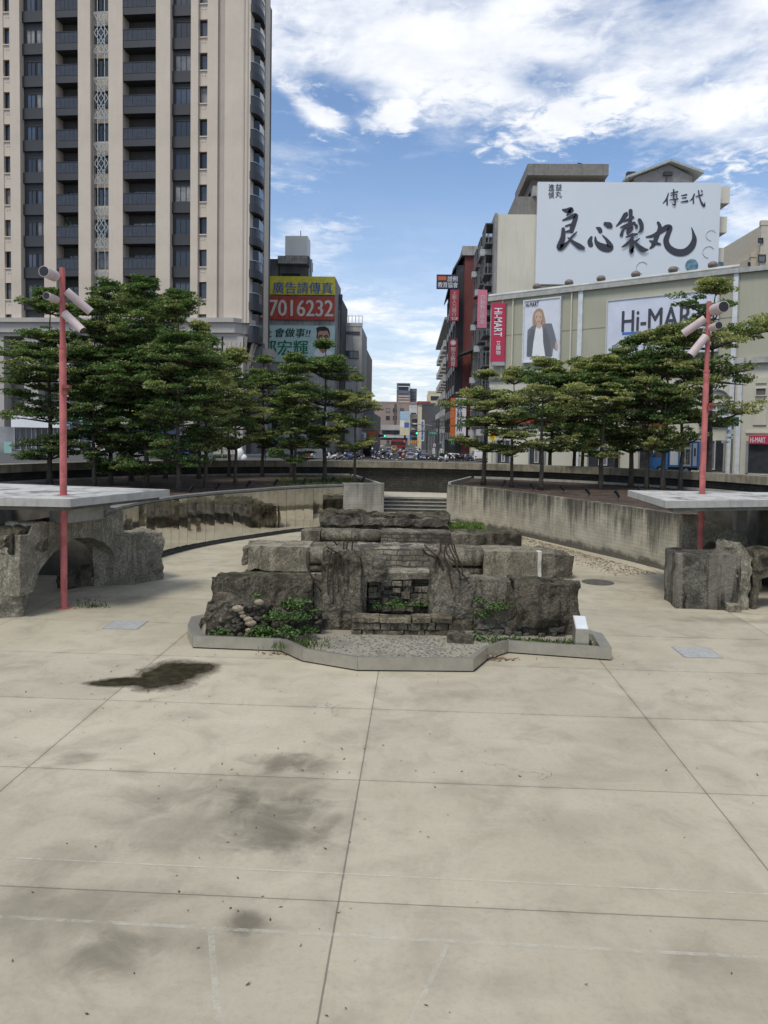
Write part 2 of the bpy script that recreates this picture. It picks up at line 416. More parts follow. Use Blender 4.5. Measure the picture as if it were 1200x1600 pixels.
# puddle of dark water: water and damp soak out into the concrete with a ragged, feathered edge
def puddle():
    def soft(name, grow, lo, hi, c1, c2, rough, z):
        m = bpy.data.materials.new(name); m.use_nodes = True
        t = NT(m.node_tree); b = t.n['Principled BSDF']; P = t.new('ShaderNodeTexCoord').outputs['Object']
        wob = t.math('ADD', t.math('MULTIPLY', t.math('SUBTRACT', t.noise(P, 1.7, 7, .62, .5), .5), .95), t.math('MULTIPLY', t.math('SUBTRACT', t.noise(P, 9, 5, .65), .5), .35))
        d = None
        for (px, py, rx, ry) in ((268, 1053, .58, .78), (302, 1045, .44, .42), (244, 1063, .38, .58), (202, 1065, .50, .26), (168, 1068, .38, .17)):
            g = gz(px, py); q = t.vmath('MULTIPLY', t.vmath('SUBTRACT', P, (g.x, g.y, 0)), (1 / (rx * grow), 1 / (ry * grow), 0)); e = t.vmath('LENGTH', q, out=1)
            d = e if d is None else t.math('SMOOTH_MIN', d, e, .35)
        d = t.math('ADD', d, wob)
        t.put(b.inputs['Alpha'], t.ramp(d, lo, hi, True, 1., 0.))
        t.put(b.inputs['Base Color'], t.mix(t.ramp(t.noise(P, 4, 6, .65), .4, .7), c1, c2)); b.inputs['Roughness'].default_value = rough; b.inputs['Specular IOR Level'].default_value = .35
        a0 = gz(235, 1056); n = 36
        return MB().poly([(a0.x + 1.75 * math.cos(2 * math.pi * k / n), a0.y + 1.35 * math.sin(2 * math.pi * k / n), z) for k in range(n)]).build('puddle' if z > .004 else 'damp_patch', m, origin=(0, 0, z))
    tag(soft('damp_concrete', 1.10, .72, 1.35, (.12, .102, .07), (.17, .147, .105), .8, .003), kind='structure')
    tag(soft('puddle_water', 1.0, .82, 1.02, (.028, .024, .015), (.060, .050, .032), .14, .0065), 'shallow dark puddle on the pale concrete floor', 'puddle')
puddle()

steel = mat('brushed_steel', (.43, .405, .35), .40, .75, var=.08, scale=6)
steel_d = mat('cover_steel', (.42, .42, .40), .55, .3, var=.15, scale=8)
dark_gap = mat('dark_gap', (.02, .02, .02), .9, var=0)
def cover(cx, cy, label):
    t = thing('access_cover', label, 'floor cover', (cx, cy, 0), 'steel access covers in the floor')
    MB().box(cx - .45, cy - .44, -.02, cx + .45, cy + .44, .006).build('frame', mat('cover_frame', (.30, .29, .27), .6, .4), t)
    mb = MB(); 
    mb.box(cx - .42, cy - .41, .0, cx + .42, cy - .004, .012); mb.box(cx - .42, cy + .004, .0, cx + .42, cy + .41, .012)
    mb.build('lid', steel_d, t)
cover(-7.25, 19.2, 'square steel floor cover near the left pink lamp pole')
cover(6.83, 17.95, 'square steel floor cover to the right of the ruin planter')
cover(-5.1, 30.6, 'square pale floor cover beside the left end of the long ruin')
mb = MB(); n = 20
mb.prism([(6.6 + .55 * math.cos(k * 2 * math.pi / n), 26.5 + .55 * math.sin(k * 2 * math.pi / n)) for k in range(n)], -.02, .012)
tag(mb.build('manhole_cover', mat('manhole_iron', (.10, .095, .08), .7, .3, var=.3, scale=9)), 'round dark manhole cover in the floor right of the ruins', 'manhole cover')

# dry leaves scattered over the floor and swept along the wall feet
def leaf_scatter(name, pts, mats_, s0=.05, s1=.1, label=None):
    mb = MB()
    for (x, y, z) in pts:
        s = random.uniform(s0, s1); a = random.uniform(0, 6.28); l = s; w_ = s * random.uniform(.35, .55)
        c, q = math.cos(a), math.sin(a); lift = random.uniform(.004, .03)
        mb.cur = random.randrange(len(mats_))
        mb.add([(x - c * l, y - q * l, z + .004), (x + q * w_, y - c * w_, z + .004 + lift * .4), (x + c * l, y + q * l, z + .004 + lift), (x - q * w_, y + c * w_, z + .006)], [(0, 1, 2, 3)])
    o = mb.build(name, mats_); tag(o, kind='stuff'); return o
lf = [mat('dry_leaf_brown', (.13, .075, .035), .9, var=.3, scale=20), mat('dry_leaf_dark', (.05, .035, .022), .9, var=.2), mat('dry_leaf_tan', (.24, .17, .09), .9, var=.2)]
pts = []
for k in range(130):
    y = random.uniform(6.2, 30) if random.random() < .45 else random.uniform(6.2, 16)
    pts.append((random.uniform(-.62, .62) * y, y, 0))
for (cx, cy, sx, sy, n) in [(-1.7, 7.5, .7, .3, 14), (-1.7, 11, .9, .9, 26), (-4.9, 14.9, 1.0, .8, 40), (-5.6, 15.4, .8, .5, 20), (3.4, 17.1, .5, .15, 10)]:
    pts += [(random.gauss(cx, sx), random.gauss(cy, sy), 0) for _ in range(n)]
leaf_scatter('fallen_leaves', pts, lf[:2] + lf[:1], .010, .030)
pts = []
for k in range(1500):
    u = random.random(); x = 9.4 + (5.6 - 9.4) * u; y = 28.5 + (38.8 - 28.5) * u
    off = abs(random.gauss(0, .5)) + .05
    if random.random() < .35: off = random.gauss(1.3, .35)
    pts.append((x - off * .93, y - off * .35, 0))
pts += [(random.gauss(-2.6, .35), random.gauss(17.0, .06), 0) for _ in range(60)] + [(random.gauss(2.1, .3), random.gauss(17.0, .07), 0) for _ in range(70)] + [(random.gauss(-9.2, .5), random.gauss(21.9, .35), 0) for _ in range(60)]
leaf_scatter('leaf_litter', pts, [lf[0], lf[2], mat('dry_leaf_ochre', (.22, .12, .05), .9, var=.2)], .03, .075)

# ------------------------------------------------------------------ ring wall, terraces, retaining walls, stairs
RC = Vector((-1.0, 31.0, 0)); RI = 20.35
def arc(r, a0, a1, n): return [(RC.x + r * math.cos(R(a0 + (a1 - a0) * k / n)), RC.y + r * math.sin(R(a0 + (a1 - a0) * k / n))) for k in range(n + 1)]
def brick_mat(name, c1, c2, mortar, bw=.4, bh=.13, rough=.85, msize=.012, dark_patch=.4, scol=(.03, .028, .024), flat='x'):
    m = bpy.data.materials.new(name); m.use_nodes = True
    t = NT(m.node_tree); b = t.n['Principled BSDF']; P = t.new('ShaderNodeTexCoord').outputs['Object']
    x, y, z = t.sep(P)
    if flat == 'ring': h = t.math('MULTIPLY', t.math('ARCTAN2', t.math('SUBTRACT', y, 0.), x), 20.6)
    elif flat == 'y': h = y
    else: h = t.math('ADD', x, t.math('MULTIPLY', y, .35))
    wob = t.sep(t.noise(P, 2.6, 5, .6, color=True)); wa = 0.0 if flat == 'ring' else .16
    bt = t.new('ShaderNodeTexBrick'); t.put(bt.inputs['Vector'], t.comb(t.math('ADD', h, t.math('MULTIPLY', wob[0], wa * 1.6)), t.math('ADD', z, t.math('MULTIPLY', wob[1], wa)), 0.))
    t.put(bt.inputs['Color1'], c1); t.put(bt.inputs['Color2'], c2); t.put(bt.inputs['Mortar'], mortar)
    bt.inputs['Scale'].default_value = 1.0; bt.inputs['Mortar Size'].default_value = msize
    bt.inputs['Brick Width'].default_value = bw; bt.inputs['Row Height'].default_value = bh; bt.inputs['Bias'].default_value = 0.0
    f = t.noise(P, 1.1, 7, .65, .5)
    g2 = t.noise(P, 9, 6, .7); c0 = t.mix(t.math('MULTIPLY', t.ramp(g2, .4, .68), .65), bt.outputs[0], tuple(k * .35 for k in c1))
    c = t.mix(t.math('MULTIPLY', t.ramp(f, .40, .60), dark_patch), c0, scol)
    t.put(b.inputs['Base Color'], c); b.inputs['Roughness'].default_value = rough; b.inputs['Specular IOR Level'].default_value = .25
    bn = t.new('ShaderNodeBump'); bn.inputs['Strength'].default_value = .5; bn.inputs['Distance'].default_value = .03
    t.put(bn.inputs['Height'], t.math('ADD', t.math('MULTIPLY', bt.outputs[1], -.6), t.noise(P, 12, 5, .6))); t.put(b.inputs['Normal'], bn.outputs[0])
    return m
ring = thing('parapet_wall', 'long curved parapet wall ringing the sunken plaza, pale weathered cap on dark brick', 'wall', (RC.x, RC.y, 0))
A0, A1 = -12, 198
mb = MB(); i_ = arc(RI + .34, A0, A1, 96); o_ = arc(RI + .9, A0, A1, 96)
for k in range(96):
    mb.add([(*i_[k], -.1), (*i_[k + 1], -.1), (*o_[k + 1], -.1), (*o_[k], -.1), (*i_[k], 2.78), (*i_[k + 1], 2.78), (*o_[k + 1], 2.78), (*o_[k], 2.78)], [(0, 1, 5, 4), (2, 3, 7, 6), (4, 5, 6, 7)])
mb.build('brick_face', brick_mat('ring_brick', (.060, .056, .048), (.085, .080, .066), (.03, .028, .024), .6, .16, flat='ring', dark_patch=.5), ring, weld=True, origin=(RC.x, RC.y, 0))
capm = mat('cap_concrete', (.25, .225, .165), .85, var=.25, scale=1.5, streak=.75, streakcol=(.085, .07, .045), bump=.3)
mb = MB(); i_ = arc(RI, A0, A1, 96); o_ = arc(RI + .95, A0, A1, 96)
for k in range(96):
    mb.add([(*i_[k], 2.80), (*i_[k + 1], 2.80), (*o_[k + 1], 2.80), (*o_[k], 2.80), (*i_[k], 3.22), (*i_[k + 1], 3.22), (*o_[k + 1], 3.22), (*o_[k], 3.22)], [(0, 1, 5, 4), (2, 3, 7, 6), (4, 5, 6, 7), (0, 3, 2, 1)])
mb.build('coping', capm, ring, weld=True, origin=(RC.x, RC.y, 2.8))

soil = mat('bare_soil', (.078, .050, .034), .95, var=.35, scale=2.2, bump=.8, bscale=18, c2=(.035, .026, .02), c2amt=.3)
LW = [(-10.35, 26.2), (-10.35, 27.6), (-10.3, 29.0), (-10.0, 30.56), (-9.55, 32.3), (-8.89, 33.87), (-8.2, 35.2), (-7.39, 36.5), (-6.55, 37.9), (-5.61, 39.2), (-4.6, 40.25), (-3.55, 40.96)]
def resample(P, step):
    out = [Vector(P[0])]; acc = 0
    # Catmull-Rom dense sampling, then even spacing
    D = []
    for i in range(len(P) - 1):
        p0 = Vector(P[max(i - 1, 0)]); p1 = Vector(P[i]); p2 = Vector(P[i + 1]); p3 = Vector(P[min(i + 2, len(P) - 1)])
        for k in range(24):
            u = k / 24
            D.append(.5 * ((2 * p1) + (p2 - p0) * u + (2 * p0 - 5 * p1 + 4 * p2 - p3) * u * u + (3 * p1 - p0 - 3 * p2 + p3) * u ** 3))
    D.append(Vector(P[-1]))
    L = [0]
    for a, b in zip(D, D[1:]): L.append(L[-1] + (b - a).length)
    n = max(1, round(L[-1] / step)); res = []; j = 0
    for k in range(n + 1):
        s = L[-1] * k / n
        while j < len(L) - 2 and L[j + 1] < s: j += 1
        f = (s - L[j]) / max(L[j + 1] - L[j], 1e-9); res.append(D[j].lerp(D[j + 1], min(max(f, 0), 1)))
    return res
LWs = resample(LW, .62)
def off(P, d):
    out = []
    for i, p in enumerate(P):
        t = (P[min(i + 1, len(P) - 1)] - P[max(i - 1, 0)]).normalized(); out.append(p + Vector((-t.y, t.x)) * d)
    return out
LB = off(LWs, .35)
endL = [Vector((-3.55, 40.96)), Vector((-1.39, 41.56))]
# left terrace: soil bed
polyL = [tuple(p) for p in LB] + [(-1.72, 41.75), (-3.96, 51.2)] + [p for p in arc(RI + .5, 98, 196, 30)] + [(-20.3, 26.2)]
tag(MB().prism(polyL, -.1, lambda x, y: 2.12 + .12 * max(0, min(1, (math.hypot(x - RC.x, y - RC.y) - 11) / 9))).build('terrace_soil', soil), kind='structure')
curbm = mat('curb_concrete', (.34, .33, .30), .85, var=.2, scale=3)
# pale kerb lines round the beds
def curb_line(pts, h0, h1, wd_, m=curbm):
    mb = MB()
    for a, b in zip(pts, pts[1:]):
        a = Vector(a[:2]); b = Vector(b[:2]); d = (b - a).normalized(); nn = Vector((-d.y, d.x)) * wd_ / 2; e = d * .0
        mb.add([(*(a - nn), h0), (*(b - nn), h0), (*(b + nn), h0), (*(a + nn), h0), (*(a - nn), h1), (*(b - nn), h1), (*(b + nn), h1), (*(a + nn), h1)],
               [(0, 3, 2, 1), (4, 5, 6, 7), (0, 1, 5, 4), (1, 2, 6, 5), (2, 3, 7, 6), (3, 0, 4, 7)])
    return mb.build('kerb', m)
tag(curb_line([(p[0], p[1]) for p in arc(RI + .12, 98.5, 178, 40)], 2.0, 2.36, .16), kind='structure')
tag(curb_line([(-1.50, 41.7), (-3.86, 51.15)], 1.0, 2.34, .16), kind='structure')
# grass at the tip of the left bed
def grass(name, pts, h, m, blades=1):
    mb = MB()
    for (x, y, z) in pts:
        a = random.uniform(0, 6.28); hh = h * random.uniform(.5, 1.2); lx, ly = random.gauss(0, .35) * hh, random.gauss(0, .35) * hh; wd_ = hh * .09 + .004
        c, s_ = math.cos(a) * wd_, math.sin(a) * wd_
        mb.cur = random.randrange(len(m))
        mb.add([(x - c, y - s_, z), (x + c, y + s_, z), (x + lx * .5 + c * .7, y + ly * .5 + s_ * .7, z + hh * .6), (x + lx, y + ly, z + hh)], [(0, 1, 2, 3)])
    return tag(mb.build(name, m), kind='stuff')
gm = [mat('grass_green', (.075, .12, .022), .8, var=.3, scale=6), mat('grass_pale', (.13, .15, .045), .8, var=.3, scale=6), mat('grass_dark', (.04, .07, .018), .8, var=.2)]
pts = []
for k in range(5200):
    u = random.random(); v = random.random() ** .8
    x = -1.75 - 2.1 * u - 6.0 * v * (1 - .25 * u); y = 42.0 + 9.0 * u - v * .6
    if math.hypot(x - RC.x, y - RC.y) < RI - .1 and math.hypot(x - RC.x, y - RC.y) > 11.6: pts.append((x, y, 2.15))
grass('grass', pts, .16, gm)

# polished steel lining of the curved wall on the left
mirror = bpy.data.materials.new('polished_steel'); mirror.use_nodes = True
t = NT(mirror.node_tree); b = t.n['Principled BSDF']; P = t.new('ShaderNodeTexCoord').outputs['Object']
b.inputs['Metallic'].default_value = 1.0; b.inputs['Roughness'].default_value = .055
t.put(b.inputs['Base Color'], t.mix(t.ramp(t.noise(P, 1.2, 6, .6), .35, .7), (.70, .69, .65), (.82, .81, .77)))
bn = t.new('ShaderNodeBump'); bn.inputs['Strength'].default_value = .05; bn.inputs['Distance'].default_value = .05
x, y, z = t.sep(P)
t.put(bn.inputs['Height'], t.noise(t.comb(x, y, t.math('MULTIPLY', z, 3.0)), 1.5, 2, .4)); t.put(b.inputs['Normal'], bn.outputs[0])
mw = thing('mirror_wall', 'curved retaining wall on the left faced with polished steel panels', 'wall', (-8.9, 34, 0))
for a, b_ in zip(LWs, LWs[1:]):
    d = (b_ - a); L = d.length; d.normalize(); nn = Vector((-d.y, d.x)); rot = random.gauss(0, .006); tilt = random.gauss(0, .003)
    e = d * .006; q = nn * (L * rot / 2)
    mb = MB()
    a1 = a + e - q; b1 = b_ - e + q
    zt = 2.16
    mb.add([(*a1, .02), (*b1, .02), (*(b1 + nn * .03), .02), (*(a1 + nn * .03), .02), (*(a1 + nn * tilt), zt), (*(b1 + nn * tilt), zt), (*(b1 + nn * .05), zt), (*(a1 + nn * .05), zt)],
           [(0, 3, 2, 1), (4, 5, 6, 7), (0, 1, 5, 4), (1, 2, 6, 5), (2, 3, 7, 6), (3, 0, 4, 7)])
    mb.build('panel', mirror, mw)
BK = off(LWs, .05); B2 = off(LWs, .36)
mb = MB()
for k in range(len(BK) - 1):
    mb.add([(*BK[k], -.05), (*BK[k + 1], -.05), (*B2[k + 1], -.05), (*B2[k], -.05), (*BK[k], 2.2), (*BK[k + 1], 2.2), (*B2[k + 1], 2.2), (*B2[k], 2.2)], [(0, 1, 5, 4), (1, 2, 6, 5), (2, 3, 7, 6), (3, 0, 4, 7), (4, 5, 6, 7)])
mb.build('backing', mat('wall_backing', (.10, .095, .085), .9), mw, weld=True)
mb = MB(); C1 = off(LWs, -.05); C2 = off(LWs, .40)
for k in range(len(C1) - 1):
    mb.add([(*C1[k], 2.205), (*C1[k + 1], 2.205), (*C2[k + 1], 2.205), (*C2[k], 2.205), (*C1[k], 2.30), (*C1[k + 1], 2.30), (*C2[k + 1], 2.30), (*C2[k], 2.30)], [(0, 1, 5, 4), (1, 2, 6, 5), (2, 3, 7, 6), (3, 0, 4, 7), (4, 5, 6, 7), (0, 3, 2, 1)])
mb.build('coping', mat('coping_grey', (.17, .165, .15), .7, var=.2), mw, weld=True)
mb = MB(); G1 = off(LWs, -.42); G2 = off(LWs, -.05)
for k in range(len(G1) - 1):
    for (q0, q1, h) in ((0, .28, .012), (.28, .42, .055), (.42, .72, .012), (.72, 1., .055)):
        a = G1[k].lerp(G2[k], q0); b2 = G1[k + 1].lerp(G2[k + 1], q0); c2 = G1[k + 1].lerp(G2[k + 1], q1); d2 = G1[k].lerp(G2[k], q1)
        mb.add([(*a, 0), (*b2, 0), (*c2, 0), (*d2, 0), (*a, h), (*b2, h), (*c2, h), (*d2, h)], [(0, 1, 5, 4), (1, 2, 6, 5), (2, 3, 7, 6), (3, 0, 4, 7), (4, 5, 6, 7)])
tag(mb.build('drain_channel', mat('drain_dark', (.055, .052, .045), .6, .3, var=.3)), kind='structure')

# board-marked concrete of the retaining walls, weathered from the top
def weathered(name, c, dirt=(.045, .042, .034), top=2.2, amt=.85, foot=True):
    m = bpy.data.materials.new(name); m.use_nodes = True
    t = NT(m.node_tree); b = t.n['Principled BSDF']; P = t.new('ShaderNodeTexCoord').outputs['Object']
    x, y, z = t.sep(P); h = t.math('ADD', x, y)
    c1 = t.mix(t.ramp(t.noise(P, 1.3, 6, .6), .3, .7), tuple(k * .8 for k in c), tuple(min(1, k * 1.15) for k in c))
    bt = t.new('ShaderNodeTexBrick'); t.put(bt.inputs['Vector'], t.comb(t.vmath('LENGTH', t.comb(x, y, 0.), out=1), z, 0.))
    bt.inputs['Scale'].default_value = 1.0; bt.inputs['Brick Width'].default_value = .9; bt.inputs['Row Height'].default_value = .15; bt.inputs['Mortar Size'].default_value = .012
    t.put(bt.inputs['Color1'], (.9, .9, .9)); t.put(bt.inputs['Color2'], (1, 1, 1)); t.put(bt.inputs['Mortar'], (.62, .6, .56))
    c1 = t.mix(.55, c1, t.mix(1., c1, bt.outputs[0], 'MULTIPLY'))
    col_n = t.noise(t.comb(t.math('MULTIPLY', x, 1.9), t.math('MULTIPLY', y, 1.9), t.math('MULTIPLY', z, .13)), 1.5, 6, .7, .2)
    fade = t.ramp(z, .1 * top, top * 1.02, False)
    lf_ = t.noise(P, .55, 5, .6, .6)
    k = t.math('ADD', t.math('ADD', t.math('MULTIPLY', col_n, .85), t.math('MULTIPLY', lf_, .42)), t.math('MULTIPLY', t.math('POWER', fade, 1.3), .30))
    k = t.math('MULTIPLY', t.ramp(k, .70, 1.0), amt)
    c1 = t.mix(k, c1, dirt)
    if foot:
        f = t.math('SUBTRACT', t.math('MULTIPLY', t.noise(P, 1.4, 6, .65), .9), z)
        c1 = t.mix(t.math('MULTIPLY', t.ramp(f, .02, .3), .8), c1, dirt)
    t.put(b.inputs['Base Color'], c1); b.inputs['Roughness'].default_value = .9; b.inputs['Specular IOR Level'].default_value = .2
    bn = t.new('ShaderNodeBump'); bn.inputs['Strength'].default_value = .4; bn.inputs['Distance'].default_value = .03
    t.put(bn.inputs['Height'], t.math('ADD', t.noise(P, 9, 6, .65), t.math('MULTIPLY', bt.outputs[1], -.4))); t.put(b.inputs['Normal'], bn.outputs[0])
    return m
WM = weathered('board_marked_concrete', (.37, .34, .26), amt=.9)
WL_m = weathered('pale_end_concrete', (.38, .35, .285), amt=.55, foot=False)
mb = MB(); mb.prism([(-3.545, 40.93), (-1.39, 41.53), (-1.39, 42.1), (-3.7, 41.5)], 0, 2.36)
tag(mb.build('end_wall', WL_m), 'pale concrete end wall beside the stairs at the end of the mirror wall', 'wall')
RW = [(10.6, 28.4), (9.86, 29.16), (9.0, 31.43), (7.93, 33.8), (6.86, 36.2), (5.75, 38.65), (4.4, 40.9), (3.2, 42.5), (2.15, 43.6)]
RW = [(10.05, 28.75)] + RW[1:]
RWs = resample(RW, .5)
RWb = off(RWs, -.35)
rt = lambda p: 2.22
mb = MB()
nz = 8
for k in range(len(RWs) - 1):
    for j in range(nz):
        z0, z1 = 2.22 * j / nz, 2.22 * (j + 1) / nz
        mb.add([(*RWs[k], z0), (*RWs[k + 1], z0), (*RWs[k + 1], z1), (*RWs[k], z1)], [(0, 1, 2, 3)])
    mb.add([(*RWs[k], 2.22), (*RWs[k + 1], 2.22), (*RWb[k + 1], 2.22), (*RWb[k], 2.22)], [(0, 1, 2, 3)])
mb.add([(*RWs[-1], 0), (*RWb[-1], 0), (*RWb[-1], 2.22), (*RWs[-1], 2.22)], [(0, 1, 2, 3)])
q = Vector((12.4, 29.3))
mb.add([(*RWs[0], 0), (*q, 0), (*q, 2.22), (*RWs[0], 2.22)], [(0, 1, 2, 3)])
mb.add([(*RWs[0], 2.22), (*q, 2.22), (*(q + Vector((0, .4))), 2.22), (*RWb[0], 2.22)], [(0, 1, 2, 3)])
tag(mb.build('retaining_wall', WM, weld=True, fixn=True), 'long stained concrete retaining wall on the right, streaked dark from the top', 'wall')
polyR = [tuple(p) for p in RWb[1:]] + [(2.4, 43.8), (4.15, 50.6)] + [p for p in arc(RI + .5, 76, -8, 30)] + [(19.5, 27.0), (12.4, 29.4), (10.6, 29.6)]
tag(MB().prism(polyR, -.1, lambda x, y: 2.10 + .12 * max(0, min(1, (math.hypot(x - RC.x, y - RC.y) - 11) / 9))).build('terrace_soil', soil), kind='structure')
tag(curb_line([(p[0], p[1]) for p in arc(RI + .12, 75, 0, 40)], 2.0, 2.36, .16), kind='structure')
tag(curb_line([(2.3, 43.9), (4.05, 50.4)], 1.0, 2.36, .16), kind='structure')
# stairs up to the landing
stm = mat('stair_concrete', (.13, .122, .10), .9, var=.35, scale=2, streak=.5, bump=.4); nosem = mat('stair_nosing', (.36, .34, .28), .9, var=.2, scale=3)  # step contrast put into the colours so the mirror reflects step lines
mb = MB(); nst = 7
for k in range(nst):
    y0 = 43.0 + .62 * k
    mb.box(-2.6, y0, .165 * k - (.01 if k else 0.05), 5.2, 52, .165 * (k + 1) - .004)
    mb.cur = 1; mb.box(-2.6, y0 - .03, .165 * (k + 1) - .04, 5.2, y0 + .16, .165 * (k + 1)); mb.cur = 0
tag(mb.build('stairs', [stm, nosem]), kind='structure')
tag(MB().add([(-3.6, 47.36, 1.162), (4.2, 47.36, 1.162), (4.2, 52, 1.162), (-4.2, 52, 1.162)], [(0, 1, 2, 3)]).build('landing', mat('landing_concrete', (.45, .42, .34), .9, var=.15)), kind='structure')

# ------------------------------------------------------------------ platforms carried over the plaza
platm = mat('platform_concrete', (.44, .435, .41), .7, var=.16, scale=1.3, c2=(.16, .155, .14), c2amt=.25, c2scale=.9)
platside = mat('platform_edge', (.38, .37, .34), .7, var=.12, streak=.3, streakcol=(.12, .11, .09))
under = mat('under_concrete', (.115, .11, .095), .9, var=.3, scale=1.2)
def platform(pts, label, seams):
    t = thing('platform_slab', label, 'platform', (pts[0][0], pts[0][1], 2.9))
    MB().prism(pts, 2.97, 3.18).build('slab', [platside], t)
    c = Vector((sum(p[0] for p in pts) / len(pts), sum(p[1] for p in pts) / len(pts)))
    top = [c + (Vector(p) - c) * .996 for p in pts]
    MB().prism([tuple(p) for p in top], 3.175, 3.186).build('deck_surface', platm, t)
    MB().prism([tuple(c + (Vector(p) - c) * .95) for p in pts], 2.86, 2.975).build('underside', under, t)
    return t
platform([(-8.93, 19.74), (-7.54, 23.67), (-13.45, 24.9), (-20.2, 25.4), (-20.2, 19.6), (-10.82, 19.72)], 'grey concrete platform slab over the arch on the left', 'platform')
platform([(7.58, 22.73), (7.75, 27.25), (12.64, 27.4), (20.1, 27.4), (20.1, 24.6), (11.12, 23.9)], 'grey concrete platform slab over the broken arch on the right', 'platform')
# support beams and the dark walls of the rooms beneath
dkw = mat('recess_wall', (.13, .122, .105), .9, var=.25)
for nm, pts, z0, z1, lab, m_ in [('support_beam', [(-9.75, 20.9), (-9.45, 21.0), (-9.05, 22.2), (-9.7, 22.5), (-10.2, 21.2)], 2.40, 2.855, 'short concrete beam under the left platform resting on the arch', mat('beam_concrete', (.27, .265, .24), .85, var=.2)),
                             ('support_beam', [(11.45, 26.9), (11.45, 27.25), (11.8, 27.25), (11.8, 26.9)], 0, 2.855, 'upright concrete support under the right platform', mat('beam_concrete2', (.24, .235, .21), .85, var=.2)),
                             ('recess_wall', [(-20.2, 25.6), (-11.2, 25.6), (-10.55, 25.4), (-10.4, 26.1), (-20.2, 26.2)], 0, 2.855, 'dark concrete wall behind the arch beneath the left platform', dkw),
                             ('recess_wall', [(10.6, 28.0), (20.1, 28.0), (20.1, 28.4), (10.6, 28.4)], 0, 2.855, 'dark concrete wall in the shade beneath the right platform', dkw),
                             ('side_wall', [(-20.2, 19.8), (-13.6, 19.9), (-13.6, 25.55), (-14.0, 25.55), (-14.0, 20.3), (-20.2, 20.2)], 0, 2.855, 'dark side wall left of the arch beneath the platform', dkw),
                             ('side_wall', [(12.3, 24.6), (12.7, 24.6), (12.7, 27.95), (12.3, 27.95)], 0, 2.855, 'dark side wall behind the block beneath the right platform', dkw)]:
    tag(MB().prism(pts, z0, z1).build(nm, m_), lab, 'beam' if 'beam' in nm else 'wall')

# ------------------------------------------------------------------ broken masonry
def rock(mb, A, B, zb, zt, th, seg=.13, amp=.05, seed=0., fq=1.6, ends=True):
    """an irregular masonry body: front line A-B, thickness th behind it, ragged by position noise"""
    A = Vector(A); B = Vector(B); d = B - A; L = d.length; d.normalize(); nn = Vector((-d.y, d.x))
    fb = zb if callable(zb) else (lambda s: zb); ft = zt if callable(zt) else (lambda s: zt)
    nx = max(2, int(L / seg)); ny = max(2, int(th / seg)); hmax = max(ft(k / nx) - fb(k / nx) for k in range(nx + 1)); nz_ = max(2, int(hmax / seg))
    def P(i, j, k):
        s = i / nx; p = A + d * (L * s) + nn * (th * j / ny); z = fb(s) + (ft(s) - fb(s)) * k / nz_
        q = Vector((p.x, p.y, z)); o = Vector((seed * 7.1, seed * 3.3, seed))
        dv_ = mnoise.noise_vector(q * fq + o) * amp + mnoise.noise_vector(q * fq * 3.1 + o) * (amp * .5) + mnoise.noise_vector(q * fq * 8 + o) * (amp * .22)
        if fb(s) < .03 and k == 0: dv_.z = 0
        return q + dv_
    def grid(f, a, b_, flip=False):
        vs = [f(i, j) for i in range(a + 1) for j in range(b_ + 1)]; fs = []
        for i in range(a):
            for j in range(b_):
                q = (i * (b_ + 1) + j, (i + 1) * (b_ + 1) + j, (i + 1) * (b_ + 1) + j + 1, i * (b_ + 1) + j + 1)
                fs.append(q[::-1] if flip else q)
        mb.add(vs, fs)
    grid(lambda i, k: P(i, 0, k), nx, nz_); grid(lambda i, k: P(i, ny, k), nx, nz_, True)
    grid(lambda i, j: P(i, j, nz_), nx, ny); grid(lambda i, j: P(i, j, 0), nx, ny, True)
    grid(lambda j, k: P(0, j, k), ny, nz_, True); grid(lambda j, k: P(nx, j, k), ny, nz_)
    return mb
